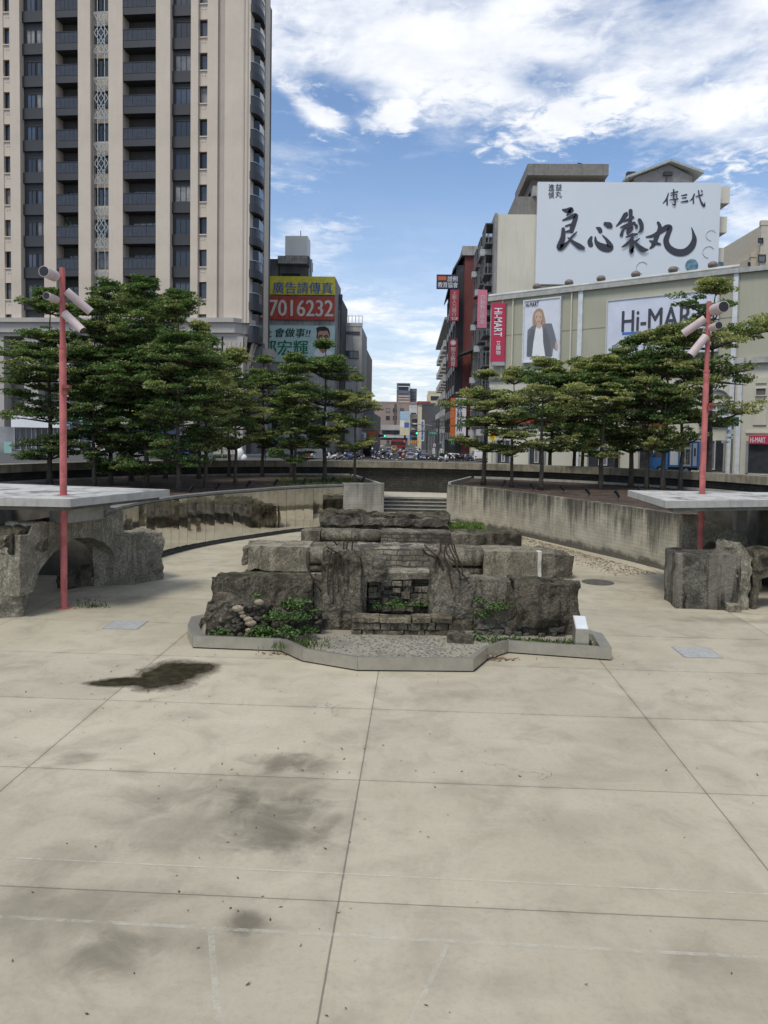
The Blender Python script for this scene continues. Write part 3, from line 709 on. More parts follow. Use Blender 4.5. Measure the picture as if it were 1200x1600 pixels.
def stone_mat(name, c, dark=(.030, .026, .019), amt=.55, light=(.30, .28, .23), lamt=.3, moss=0., bump=1.0, streak=.5, vlight=0.):
    m = bpy.data.materials.new(name); m.use_nodes = True
    t = NT(m.node_tree); b = t.n['Principled BSDF']; P = t.new('ShaderNodeTexCoord').outputs['Object']
    x, y, z = t.sep(P)
    f1 = t.noise(P, 1.3, 8, .66, .5); f2 = t.noise(P, 4.5, 8, .7, .3); f3 = t.noise(P, 17, 6, .7)
    f4 = t.noise(P, 42, 4, .7)
    cc = t.mix(t.ramp(t.math('ADD', t.math('MULTIPLY', f3, .6), t.math('MULTIPLY', f4, .4)), .36, .64), tuple(k * .45 for k in c), tuple(min(1, k * 1.45) for k in c))
    cc = t.mix(t.math('MULTIPLY', t.ramp(f2, .52, .7), lamt), cc, light)
    st = t.noise(t.comb(t.math('MULTIPLY', x, 2.6), t.math('MULTIPLY', y, 2.6), t.math('MULTIPLY', z, .35)), 1.5, 6, .7)
    k = t.math('MAXIMUM', t.math('MULTIPLY', t.ramp(f1, .42, .60), min(1, amt * 1.3)), t.math('MULTIPLY', t.ramp(st, .48, .62), min(1, streak * 1.25)))
    cc = t.mix(k, cc, dark)
    if vlight:
        vl = t.noise(t.comb(t.math('MULTIPLY', x, 2.4), y, t.math('MULTIPLY', z, .22)), 1.0, 4, .55)
        cc = t.mix(t.math('MULTIPLY', t.ramp(vl, .52, .60), vlight), cc, light)
    if moss:
        up = t.sep(t.new('ShaderNodeNewGeometry').outputs['Normal'])[2]
        cc = t.mix(t.math('MULTIPLY', t.math('MULTIPLY', t.ramp(up, .3, .9), t.ramp(f2, .45, .6)), moss), cc, (.05, .06, .022))
    t.put(b.inputs['Base Color'], cc); b.inputs['Roughness'].default_value = .95; b.inputs['Specular IOR Level'].default_value = .15
    bn = t.new('ShaderNodeBump'); bn.inputs['Strength'].default_value = min(1, bump); bn.inputs['Distance'].default_value = .09 * max(1, bump)
    t.put(bn.inputs['Height'], t.math('ADD', t.math('ADD', f2, t.math('MULTIPLY', f3, .6)), t.math('MULTIPLY', f4, .25))); t.put(b.inputs['Normal'], bn.outputs[0])
    return m
S_dark = stone_mat('blackened_masonry', (.165, .143, .105), amt=.72, lamt=.45, moss=.75, bump=1.4)
S_mid = stone_mat('stained_concrete', (.235, .21, .16), amt=.5, lamt=.4, streak=.55)
S_light = stone_mat('worn_concrete', (.30, .27, .205), amt=.38, lamt=.5, streak=.5, bump=.7)
S_arch = stone_mat('arch_concrete', (.335, .305, .235), dark=(.055, .048, .036), amt=.36, light=(.42, .39, .31), lamt=.5, streak=.42, bump=.8)
S_rubble = stone_mat('rubble_conglomerate', (.155, .135, .10), amt=.55, lamt=.45, bump=1.3)
rebarm = mat('rusty_rebar', (.055, .035, .026), .8, .3, var=.3, scale=12)
def lump(s, amp, f, seed): return amp * mnoise.noise(Vector((s * f, seed, .3)))

# --- left arch: near pier, arch spanning towards the far block
ar = thing('ruined_arch', 'broken concrete bridge arch with two worn piers under the left platform', 'ruin', (-9.6, 22.4, 0))
rock(MB(), (-11.9, 19.15), (-10.25, 19.75), 0, lambda s: 1.62 + lump(s, .12, 3, 1), 1.35, .12, .08, 1).build('near_pier', S_arch, ar, weld=True)
rock(MB(), (-10.1, 23.95), (-8.85, 24.4), 0, lambda s: 1.62, 1.25, .11, .045, 2).build('far_pier', S_arch, ar, weld=True)
rock(MB(), (-8.92, 24.42), (-8.28, 25.3), 0, lambda s: 1.64 + lump(s, .05, 6, 2), 1.1, .085, .085, 2.5, 2.2).build('broken_end', stone_mat('broken_arch_face', (.33, .30, .235), amt=.35, lamt=.5, light=(.40, .37, .30), streak=.3, bump=1.6), ar, weld=True)
def zb_arch(s):                                    # underside of the arch along its span
    u = (s - .52) / .40
    return .62 + 1.16 * math.sqrt(max(0, 1 - u * u)) if abs(u) < 1 else (1.45 if u > 1.12 else .62)
mb = MB()
rock(mb, (-10.2, 19.55), (-9.4, 24.6), zb_arch, lambda s: 2.5 - .22 * s + lump(s, .12, 6, 4) - (.25 if s < .1 else 0) + .12 * (s > .93), .85, .11, .05, 3)
mb.build('arch_span', S_arch, ar, weld=True)
mb = MB(); rock(mb, (-10.35, 19.5), (-10.0, 20.7), 1.65, lambda s: 2.3 + lump(s, .25, 5, 9), 1.0, .12, .11, 4)
mb.build('broken_top', S_dark, ar, weld=True)
rock(MB(), (-10.7, 23.3), (-10.2, 24.0), 0, lambda s: .62 + lump(s, .15, 4, 2), .5, .11, .09, 5).build('rubble_heap', S_dark, ar, weld=True)
# --- right broken arch and block
br = thing('ruined_abutment', 'streaked concrete block with a broken arch fragment under the right platform', 'ruin', (9.4, 23, 0))
rock(MB(), (7.95, 22.65), (9.75, 22.55), 0, lambda s: 1.62 + lump(s, .05, 4, 3), 1.3, .12, .05, 6).build('block', stone_mat('streaked_block', (.17, .16, .13), amt=.55, light=(.29, .27, .22), lamt=.35, streak=.8, vlight=.5), br, weld=True)
rock(MB(), (9.72, 22.6), (10.15, 22.7), 0, lambda s: 2.0 - .5 * s, 1.0, .11, .12, 7).build('broken_edge', S_arch, br, weld=True)
rock(MB(), (10.2, 22.75), (12.2, 22.95), lambda s: .95 + lump(s, .1, 5, 6) if s > .1 else 0, lambda s: 1.72 + lump(s, .1, 4, 8), .9, .13, .07, 8).build('broken_ledge', S_dark, br, weld=True)
fa, fb_ = gy(1066, 866, 26.6), gy(1168, 866, 26.45); ztl, ztr = gy(1080, 806, 26.6).z, gy(1160, 838, 26.5).z; zap, zsp = gy(1112, 846, 26.5).z, gy(1112, 868, 26.5).z
mb = MB(); rock(mb, (fa.x, 26.6), (fb_.x, 26.45), lambda s: zsp - .9 if abs((s - .46) / .2) >= 1 else zsp - .2 + (zap - zsp + .2) * math.sqrt(max(0, 1 - ((s - .46) / .2) ** 2)), lambda s: ztl + (ztr - ztl) * max(0, (s - .25) / .75) ** 1.1 + lump(s, .06, 6, 9), .5, .085, .05, 9)
mb.build('arch_fragment', S_arch, br, weld=True)
rock(MB(), (fb_.x - .45, 25.6), (fb_.x + .05, 25.55), 0, lambda s: zsp + .35 - .1 * s + lump(s, .1, 5, 3), .8, .09, .1, 12).build('broken_haunch', S_arch, br, weld=True)
rock(MB(), (9.35, 22.3), (9.7, 22.3), 0, .22, .25, .08, .05, 10).build('loose_lump', S_light, br, weld=True)

# --- front ruin inside the steel edging
fr = thing('sluice_ruin', 'blackened front ruin of masonry blocks and piers inside the steel edging', 'ruin', (0, 19, 0))
rock(MB(), (-4.85, 18.7), (-2.35, 18.8), .35, lambda s: 1.36 + lump(s, .05, 7, 11), .95, .085, .085, 11).build('side_block', S_dark, fr, weld=True)
rock(MB(), (-2.35, 18.95), (-1.05, 19.0), .1, 1.36, .8, .12, .035, 12).build('side_wall', S_mid, fr, weld=True)
rock(MB(), (-2.15, 18.75), (-1.18, 18.8), .05, lambda s: 2.2 + lump(s, .22, 6, 13) - .5 * abs(s - .35), 1.0, .08, .095, 13).build('pier', stone_mat('pier_concrete', (.20, .178, .132), amt=.62, lamt=.4, streak=.7), fr, weld=True)
rock(MB(), (.60, 18.95), (1.66, 19.0), .05, lambda s: 1.45 + (.75 * max(0, 1 - abs(s - .25) / .32)) + lump(s, .08, 7, 14), 1.0, .08, .09, 14).build('pier', S_mid, fr, weld=True)
rock(MB(), (-1.75, 19.2), (-.55, 19.35), 1.2, lambda s: 2.15 - .35 * s + lump(s, .12, 5, 15), .9, .11, .1, 15).build('broken_crown', stone_mat('conglomerate_grey', (.25, .228, .175), amt=.45, lamt=.5, bump=1.4), fr, weld=True)
# low brick sill between the piers and the arched brick recess behind it
BR1 = brick_mat('old_brick_dark', (.15, .132, .10), (.25, .222, .165), (.05, .045, .036), .40, .16, msize=.022, dark_patch=.8)
BR2 = brick_mat('old_brick_pale', (.22, .195, .145), (.33, .30, .23), (.085, .077, .06), .46, .2, msize=.022, dark_patch=.6)
rock(MB(), (-1.3, 18.42), (1.15, 18.55), .05, lambda s: .50 + lump(s, .03, 8, 16), .40, .10, .04, 16).build('sill_core', S_dark, fr, weld=True)
mb = MB(); random.seed(41)
for row in range(3):
    x = -1.34
    while x < 1.12:
        w_ = random.uniform(.15, .42) if row < 2 else random.uniform(.35, .8); h = random.uniform(.14, .18) if row < 2 else random.uniform(.08, .12); y_ = 18.36 + .055 * (x + 1.3) + random.uniform(-.04, .04) - (.05 if row == 2 else 0)
        if random.random() < .93: rock(mb, (x, y_), (x + w_ - .025, y_ + .02), .07 + row * .185, .07 + row * .185 + h, .30 if row < 2 else .5, .07, .028, x * 3 + row, 2.6)
        x += w_
mb.build('sill_stones', stone_mat('sill_stone', (.25, .215, .15), amt=.55, lamt=.45, light=(.36, .31, .22), bump=1.), fr, weld=True)
rock(MB(), (-1.2, 19.9), (.75, 19.95), .1, lambda s: 1.28 - .12 * abs(s - .5) + lump(s, .04, 6, 17), .5, .09, .05, 17).build('brick_recess', BR1, fr, weld=True)
rock(MB(), (-.75, 19.7), (.75, 19.75), 1.26, lambda s: 1.42, .75, .1, .035, 18).build('ledge', S_light, fr, weld=True)
# rubble courses and stones in the recess
mb = MB(); random.seed(31)
for row in range(5):
    x = -1.0
    while x < .55:
        w_ = random.uniform(.16, .34); h = random.uniform(.11, .17)
        if random.random() < .8:
            rock(mb, (x, 19.72 + random.uniform(-.1, .06)), (x + w_ - .03, 19.72 + random.uniform(-.1, .06)), .42 + row * .165, .42 + row * .165 + h, .25, .07, .03, x * 3 + row)
        x += w_
mb.build('rubble_courses', stone_mat('course_stone', (.27, .245, .185), amt=.45, lamt=.5), fr, weld=True)
rock(MB(), (1.62, 19.05), (2.72, 19.05), .3, lambda s: 1.40 + lump(s, .04, 5, 19), .8, .12, .04, 19).build('side_wall', S_mid, fr, weld=True)
rock(MB(), (2.62, 18.55), (3.7, 18.6), .38, lambda s: 1.44 + lump(s, .05, 6, 20), 1.0, .085, .085, 20).build('side_block', S_dark, fr, weld=True)
rock(MB(), (3.62, 18.75), (4.3, 18.85), .05, lambda s: 1.36 + lump(s, .08, 6, 21), .9, .085, .12, 21).build('end_block', S_rubble, fr, weld=True)
rock(MB(), (1.7, 18.75), (3.7, 18.7), .03, lambda s: .75 + .15 * s + lump(s, .1, 6, 22), .7, .11, .10, 22).build('rubble_base', S_rubble, fr, weld=True)
def stones(n, fx, name, m_, parent, rr=(.06, .15)):
    mb = MB(); mb.smooth = True
    for k in range(n):
        p = fx(); r = random.uniform(*rr)
        mb.ellipsoid(p, (r * random.uniform(.8, 1.5), r * random.uniform(.7, 1.1), r * random.uniform(.55, .9)), 8, 6, Euler((random.gauss(0, .3), random.gauss(0, .3), random.uniform(0, 3))).to_matrix())
    return mb.build(name, m_, parent)
rock(MB(), (-4.75, 17.75), (-3.35, 17.95), .03, lambda s: .98 - .25 * abs(s - .35) + lump(s, .15, 5, 23), 1.0, .10, .12, 23).build('cobble_heap', S_rubble, fr, weld=True)
stones(190, lambda: Vector((random.uniform(-4.75, -3.45), 17.86 + random.gauss(0, .05), random.uniform(.08, .95))), 'cobbles', stone_mat('river_cobble', (.125, .112, .09), amt=.6, lamt=.35, bump=.5), fr, (.03, .085))
mb = MB(); mb.smooth = True
for px, py, r in [(372, 951, .12), (377, 957, .07), (388, 968, .10), (392, 974, .12), (380, 963, .07), (405, 941, .1), (430, 997, .15), (390, 985, .09)]:
    p = gy(px, py, 17.72); mb = MB(); mb.smooth = True; mb.ellipsoid(p, (r * 1.2, r * .6, r * .7), 10, 7); mb.build('pale_cobble', stone_mat('pale_cobble', (.30, .25, .18), amt=.2, lamt=.4, bump=.2, streak=.1) if 'pale_cobble' not in bpy.data.materials else bpy.data.materials['pale_cobble'], fr)

mb = MB(); random.seed(77)
for row in range(4):
    x = 1.72
    while x < 3.75:
        w_ = random.uniform(.16, .46); h = random.uniform(.10, .19); y_ = 18.66 + random.uniform(-.1, .08) + .05 * row
        if random.random() < .86: rock(mb, (x, y_ + random.uniform(-.06, .06)), (x + w_ - .04, y_ + random.uniform(-.06, .06)), .08 + row * .19, .08 + row * .19 + h, .3, .07, .045, x * 3 + row, 2.4)
        x += w_
mb.build('rubble_stones', stone_mat('course_cobble', (.17, .158, .128), amt=.55, lamt=.45, bump=1.), fr, weld=True)
rock(MB(), (-3.4, 18.3), (-2.1, 18.4), .03, lambda s: .72 - .2 * s + lump(s, .15, 5, 24), .7, .11, .11, 24).build('rubble_base', S_rubble, fr, weld=True)
stones(26, lambda: Vector((random.uniform(-3.3, -2.1), 18.26 + random.gauss(0, .06), random.uniform(.15, .75))), 'cobbles', bpy.data.materials['river_cobble'], fr, (.06, .13))
tag(rock(MB(), (.95, 17.85), (1.55, 17.75), .1, lambda s: .34 - .1 * s, .4, .09, .06, 25).build('boulder', S_rubble, weld=True), 'single dark boulder lying on the gravel before the right pier', 'boulder')
# twisted reinforcement bars
def bars(lst, name='rebar', par=fr):
    for pts, r in lst:
        P3 = [Vector(p) for p in pts]; D = []
        for i in range(len(P3) - 1):
            p0, p1, p2, p3 = P3[max(i - 1, 0)], P3[i], P3[i + 1], P3[min(i + 2, len(P3) - 1)]
            for k in range(5):
                u = k / 5; D.append(.5 * ((2 * p1) + (p2 - p0) * u + (2 * p0 - 5 * p1 + 4 * p2 - p3) * u * u + (3 * p1 - p0 - 3 * p2 + p3) * u ** 3))
        D.append(P3[-1]); mb = MB(); mb.smooth = True; mb.tube(D, r, 6); mb.build(name, rebarm, par)
def pxbar(lst, y): return [tuple(gy(a, b_, y + dy_)) for a, b_, dy_ in lst]
bars([(pxbar(q, 18.72), .019) for q in [
    [(484, 862, 0), (483, 885, 0), (486, 900, 0), (494, 914, 0), (503, 925, .1)], [(479, 863, .2), (481, 890, .1), (492, 905, 0), (503, 910, .1)], [(515, 838, .1), (522, 846, .1), (527, 852, .2)],
    [(510, 854, -.1), (520, 860, -.1), (531, 867, 0), (535, 878, 0), (536, 900, 0)], [(537, 843, .1), (537, 856, .1), (536, 872, .2)], [(543, 843, .2), (542, 858, .2)], [(556, 837, .2), (551, 847, .2), (550, 860, .3)],
    [(519, 860, -.05), (514, 880, -.05), (512, 905, -.05), (513, 930, -.05)], [(524, 862, -.05), (521, 885, -.05), (520, 915, -.05), (521, 945, -.05)], [(530, 862, -.05), (528, 890, -.06), (529, 925, -.06)]]])
bars([(pxbar(q, 18.95), .021) for q in [
    [(660, 858, -.2), (668, 866, -.1), (680, 870, 0), (687, 880, .1), (688, 900, .1)], [(661, 864, -.1), (672, 868, -.1), (684, 876, 0), (690, 895, .1)], [(663, 851, .1), (674, 862, 0), (686, 872, 0), (692, 890, 0)],
    [(692, 838, .1), (688, 855, .1), (689, 868, .1), (690, 885, .1)], [(699, 840, 0), (702, 855, -.05), (710, 872, -.1), (716, 890, -.1), (728, 903, -.1), (733, 912, -.1)], [(705, 838, .2), (707, 856, .1), (714, 870, 0), (721, 884, 0), (723, 900, 0)],
    [(697, 848, .1), (694, 866, 0), (699, 880, -.05), (702, 898, -.06), (706, 918, -.06)], [(702, 846, .1), (697, 860, 0), (703, 872, -.05), (712, 880, -.06), (720, 905, -.08)], [(709, 850, .2), (712, 862, .2), (718, 880, .1)]]])

# --- second ruin: long low wall with half-round mouldings and a brick centre
r2 = thing('long_ruin', 'long low second ruin with rounded mouldings and pale brick centre, broken at both ends', 'ruin', (0, 27.5, 0))
rock(MB(), (-5.75, 27.0), (-3.6, 27.0), lambda s: .05 + .12 * max(0, 1 - abs(s - .14) / .12), lambda s: .94, 1.6, .12, .045, 31).build('end_block', S_light, r2, weld=True)
rock(MB(), (-5.95, 27.0), (-5.6, 27.0), .25, lambda s: .9 + lump(s, .05, 5, 32), 1.5, .09, .10, 32).build('broken_end', S_mid, r2, weld=True)
rock(MB(), (-3.65, 27.45), (-1.2, 27.45), .0, .9, 1.2, .13, .03, 33).build('core', S_mid, r2, weld=True)
def moulding(x0, x1, y, zc, r, par, m_, nm='moulding'):
    mb = MB(); mb.smooth = True; n = 12
    secs = []
    N = max(2, int((x1 - x0) / .2))
    for i in range(N + 1):
        x = x0 + (x1 - x0) * i / N; rr = r * (1 + .03 * mnoise.noise(Vector((x * 2, zc, 1)))) * (.82 if i in (0, N) else 1)
        secs.append([(x, y - rr * math.sin(math.pi * k / (n - 1)), zc + rr * math.cos(math.pi * k / (n - 1)) * .95) for k in range(n)] + [(x, y + .3, zc - rr * .9), (x, y + .3, zc + rr * .9)])
    mb.loft(secs); return mb.build(nm, m_, par, fixn=True)
moulding(-4.2, -1.9, 27.35, .62, .33, r2, S_mid); moulding(-4.05, -1.8, 27.25, .16, .13, r2, S_dark, 'pipe_moulding')
rock(MB(), (-1.9, 27.05), (1.25, 27.05), 0, lambda s: .94 + lump(s, .02, 6, 34), 1.6, .12, .04, 34).build('brick_centre', BR2, r2, weld=True)
rock(MB(), (1.25, 27.5), (2.75, 27.5), 0, .9, 1.2, .13, .03, 35).build('core', S_mid, r2, weld=True)
moulding(1.3, 2.7, 27.4, .62, .30, r2, S_mid); moulding(1.3, 2.7, 27.3, .16, .13, r2, S_dark, 'pipe_moulding')
rock(MB(), (2.7, 27.0), (4.65, 27.0), 0, .93, 1.6, .13, .03, 36).build('end_block', stone_mat('ochre_stained', (.26, .235, .175), amt=.3, light=(.30, .21, .12), lamt=.45, streak=.45, bump=.6), r2, weld=True)
rock(MB(), (4.68, 27.02), (5.85, 27.05), 0, lambda s: .9 - .12 * s * s, 1.55, .11, .07, 37).build('broken_end', S_mid, r2, weld=True)
rock(MB(), (4.58, 26.98), (4.72, 26.98), .02, .945, .4, .07, .03, 38).build('plaster_seam', mat('pale_mortar', (.5, .48, .42), .9, var=.2), r2, weld=True)
# --- third ruin
r3 = thing('stepped_ruin', 'third low ruin with a rounded moulding on its left and brick face in the middle', 'ruin', (0, 34.5, 0))
rock(MB(), (-4.85, 34.0), (-4.0, 34.0), 0, .64, 1.4, .13, .035, 41).build('end_block', S_mid, r3, weld=True)
rock(MB(), (-4.05, 34.45), (-1.2, 34.45), 0, .6, 1.0, .15, .03, 42).build('core', S_mid, r3, weld=True)
moulding(-3.95, -1.25, 34.3, .42, .24, r3, S_mid); moulding(-3.85, -1.25, 34.2, .10, .09, r3, S_dark, 'pipe_moulding')
rock(MB(), (-1.25, 34.05), (1.9, 34.05), 0, .66, 1.4, .13, .035, 43).build('brick_centre', BR1, r3, weld=True)
rock(MB(), (1.9, 34.1), (3.4, 34.1), 0, lambda s: .62 - .25 * abs(s - .4), 1.2, .13, .06, 44).build('broken_middle', S_mid, r3, weld=True)
rock(MB(), (2.5, 34.0), (5.05, 34.05), 0, lambda s: .45 + .25 * min(1, s * 2.5), 1.3, .13, .045, 45).build('end_block', S_dark, r3, weld=True)
# --- fourth ruin: ragged black mass
r4 = thing('ragged_ruin', 'ragged black masonry mass furthest back, in front of the stairs', 'ruin', (-1, 37.5, 0))
rock(MB(), (-4.35, 37.0), (2.0, 37.0), 0, lambda s: 1.12 + lump(s, .22, 9, 51) + (.12 if s < .18 else 0), 1.5, .13, .14, 51, 1.3).build('masonry', S_dark, r4, weld=True)
rock(MB(), (-4.2, 36.75), (1.95, 36.75), .62, lambda s: .95 + lump(s, .12, 11, 52), .5, .11, .10, 52, 2).build('ragged_ledge', stone_mat('grey_ledge', (.2, .185, .15), amt=.5, lamt=.45), r4, weld=True)
rock(MB(), (2.0, 36.6), (3.75, 36.7), 0, .52, 1.9, .15, .04, 53).build('low_slab', S_mid, r4, weld=True)
random.seed(12)
gb = [mat('grass_bright', (.13, .22, .035), .8, var=.3, scale=6), gm[0]]
grass('grass', [(random.uniform(2.0, 3.7), random.uniform(36.7, 38.4), .5) for _ in range(1800)], .22, gb)

# --- steel edging, gravel bed, plaque
EDG = [Vector(p) for p in [(-4.95, 17.25), (-2.88, 17.15), (-2.28, 16.42), (-1.03, 15.86), (1.42, 16.0), (1.82, 16.92), (2.35, 17.5), (4.60, 17.1)]]
EDL = [Vector(p) for p in [(-4.95, 17.25), (-5.02, 18.1)]]
ed = thing('steel_edging', 'low brushed steel edging with angled corners round the front ruin', 'edging', (0, 16.5, 0))
def edge_run(pts, wd_, name='edge_section'):
    for a, b_ in zip(pts, pts[1:]):
        d = (b_ - a).normalized(); nn = Vector((-d.y, d.x)); e = d * .003
        a1, b1 = a + e, b_ - e
        mb = MB()
        mb.add([(*a1, .03), (*b1, .03), (*(b1 + nn * wd_), .03), (*(a1 + nn * wd_), .03), (*a1, .30), (*b1, .30), (*(b1 + nn * wd_), .285), (*(a1 + nn * wd_), .285)],
               [(0, 3, 2, 1), (4, 5, 6, 7), (0, 1, 5, 4), (1, 2, 6, 5), (2, 3, 7, 6), (3, 0, 4, 7)])
        mb.build(name, steel, ed)
edge_run(EDG, .13)
edge_run([Vector((-5.02, 19.6)), Vector((-5.50, 19.05)), Vector((-5.35, 18.2)), Vector((-4.97, 17.29))], .26)
edge_run([Vector((4.62, 17.12)), Vector((4.72, 18.4)), Vector((4.35, 18.75))], .24)
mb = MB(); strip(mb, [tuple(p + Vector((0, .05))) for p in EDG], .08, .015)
mb.build('shadow_strip', dark_gap, ed)  # flat black strip painting the shade of the gap under the edging
gravel = mat('gravel_bed', (.24, .22, .175), .95, var=.45, scale=18, bump=.8, bscale=40, c2=(.31, .285, .22), c2amt=.55, c2scale=1.1)
tag(MB().poly([(p.x, p.y + .06, .12) for p in EDG] + [(4.6, 18.7, .12), (3.8, 20.3, .12), (-4.6, 20.3, .12), (-5.2, 19.0, .12)]).build('gravel_bed', gravel), kind='structure')
pts = [(random.gauss(0, 1.15), random.uniform(16.15, 18.3), .12) for _ in range(1300)]
pts = [p for p in pts if abs(p[0]) < 2.2 and p[1] > 16.1 + max(0, abs(p[0] + .0) - 1.2) * .9]
mb = MB()
for p in pts:
    r = random.uniform(.008, .026); mb.cur = random.choice((0, 1, 1, 1, 2))
    mb.ellipsoid((p[0], p[1], p[2] + r * .3), (r * 1.3, r, r * .8), 5, 4)
tag(mb.build('gravel', [mat('gravel_light', (.36, .34, .28), .9), mat('gravel_mid', (.20, .19, .16), .9), mat('gravel_dark', (.14, .13, .105), .9)]), kind='stuff')
pq = thing('information_plaque', 'small slanted steel plaque stand on the right corner of the steel edging', 'plaque', (4.0, 17.6, 0))
mb = MB()
mb.add([(3.87, 17.42, .25), (4.17, 17.40, .25), (4.17, 17.75, .25), (3.87, 17.77, .25), (3.87, 17.42, .62), (4.17, 17.40, .62), (4.17, 17.75, .86), (3.87, 17.77, .86)], [(0, 3, 2, 1), (4, 5, 6, 7), (0, 1, 5, 4), (1, 2, 6, 5), (2, 3, 7, 6), (3, 0, 4, 7)])
mb.build('stand', steel, pq)
mb = MB(); mb.add([(3.89, 17.435, .634), (4.15, 17.415, .634), (4.15, 17.735, .854), (3.89, 17.755, .854)], [(0, 1, 2, 3)]); mb.build('plate', mat('plaque_plate', (.62, .64, .64), .35, .3, var=.1), pq)
# weeds among the stones
def weeds(name, blobs, mats_, seed=3):
    random.seed(seed); mb = MB()
    for (x, y, z, rx, ry, rz, n, s) in blobs:
        for k in range(n):
            th = random.uniform(0, 6.28); q = random.random() ** .5; p = Vector((x + rx * q * math.cos(th), y + ry * q * math.sin(th), z + rz * random.uniform(-.6, 1) * (1.1 - q)))
            a = Euler((random.gauss(.5, .5), random.gauss(0, .5), random.uniform(0, 6.28))).to_matrix(); sz = s * random.uniform(.6, 1.3)
            mb.cur = random.randrange(len(mats_))
            mb.add([p + a @ Vector(v) for v in ((-sz * .5, 0, 0), (0, -sz * .42, sz * .08), (sz * .55, 0, .01), (0, sz * .42, sz * .08))], [(0, 1, 2, 3)])
    return tag(mb.build(name, mats_), kind='stuff')
wm = [mat('weed_green', (.055, .115, .020), .7, var=.3, scale=8), mat('weed_bright', (.10, .17, .035), .7, var=.3, scale=8), mat('weed_dark', (.025, .058, .013), .7, var=.2)]
bl = []
for px, py, y, r, n in [(455, 945, 17.9, .28, 260), (430, 965, 17.7, .3, 300), (465, 965, 17.8, .3, 320), (410, 985, 17.5, .26, 240), (445, 990, 17.5, .32, 300), (400, 995, 17.4, .3, 160), (480, 985, 17.8, .25, 160), (475, 940, 18.1, .16, 70), (345, 990, 17.6, .25, 120), (490, 955, 18.2, .2, 90),
                        (755, 960, 18.7, .22, 130), (775, 950, 18.6, .25, 130), (750, 940, 18.9, .16, 80), (790, 946, 18.7, .2, 90), (765, 1000, 18.1, .3, 150), (800, 1003, 18.0, .3, 130), (835, 1005, 17.9, .3, 110), (740, 1000, 18.3, .22, 70), (620, 945, 19.3, .28, 170), (655, 945, 19.3, .2, 80), (590, 948, 19.3, .16, 60), (400, 932, 18.5, .12, 40), (905, 1005, 17.8, .3, 80)]:
    p = gy(px, py, y); bl.append((p.x, p.y, max(p.z, .14), r * 1.1, r * .6, r * .8, int(n * 1.35), .062))
weeds('weeds', bl, wm)
pts = [(random.gauss(-2.6, .35), random.gauss(17.3, .22), .12) for _ in range(500)] + [(random.uniform(2.0, 4.4), random.gauss(17.85, .15), .12) for _ in range(700)] + [(random.uniform(-4.8, -3.0), random.gauss(17.4, .06), .12) for _ in range(250)] + [(random.gauss(-9.0, .25), random.gauss(21.1, .1), 0) for _ in range(90)]
pts = [p for p in pts if not (p[1] < 17.3 and p[0] > -2.5 and p[2] > 0 and p[1] < 16.6)]
grass('grass', pts, .13, gm)
# ------------------------------------------------------------------ trees in tiers (madagascar almond habit)
barkm = mat('bark', (.085, .072, .055), .95, var=.35, scale=6, bump=.5)
LEAF = [mat('leaf_green', (.098, .165, .056), .65, var=.3, scale=1.5, spec=.25), mat('leaf_dark', (.062, .115, .042), .65, var=.3, scale=1.5, spec=.25), mat('leaf_fresh', (.155, .225, .066), .65, var=.25, scale=1.5, spec=.25), mat('leaf_cream', (.36, .36, .15), .7, var=.25, scale=1.5, spec=.2)]
for m_ in LEAF:                                                     # thin leaves let some light through
    t = NT(m_.node_tree); b = t.n['Principled BSDF']; out = [n for n in t.n if n.type == 'OUTPUT_MATERIAL'][0]
    tr = t.new('ShaderNodeBsdfTranslucent'); cs = b.inputs['Base Color'].links[0].from_socket
    t.put(tr.inputs[0], t.mix(1., cs, (1.0, 1.15, .6), 'MULTIPLY'))
    mxs = t.new('ShaderNodeMixShader'); mxs.inputs[0].default_value = .38
    t.l.new(b.outputs[0], mxs.inputs[1]); t.l.new(tr.outputs[0], mxs.inputs[2]); t.l.new(mxs.outputs[0], out.inputs[0])
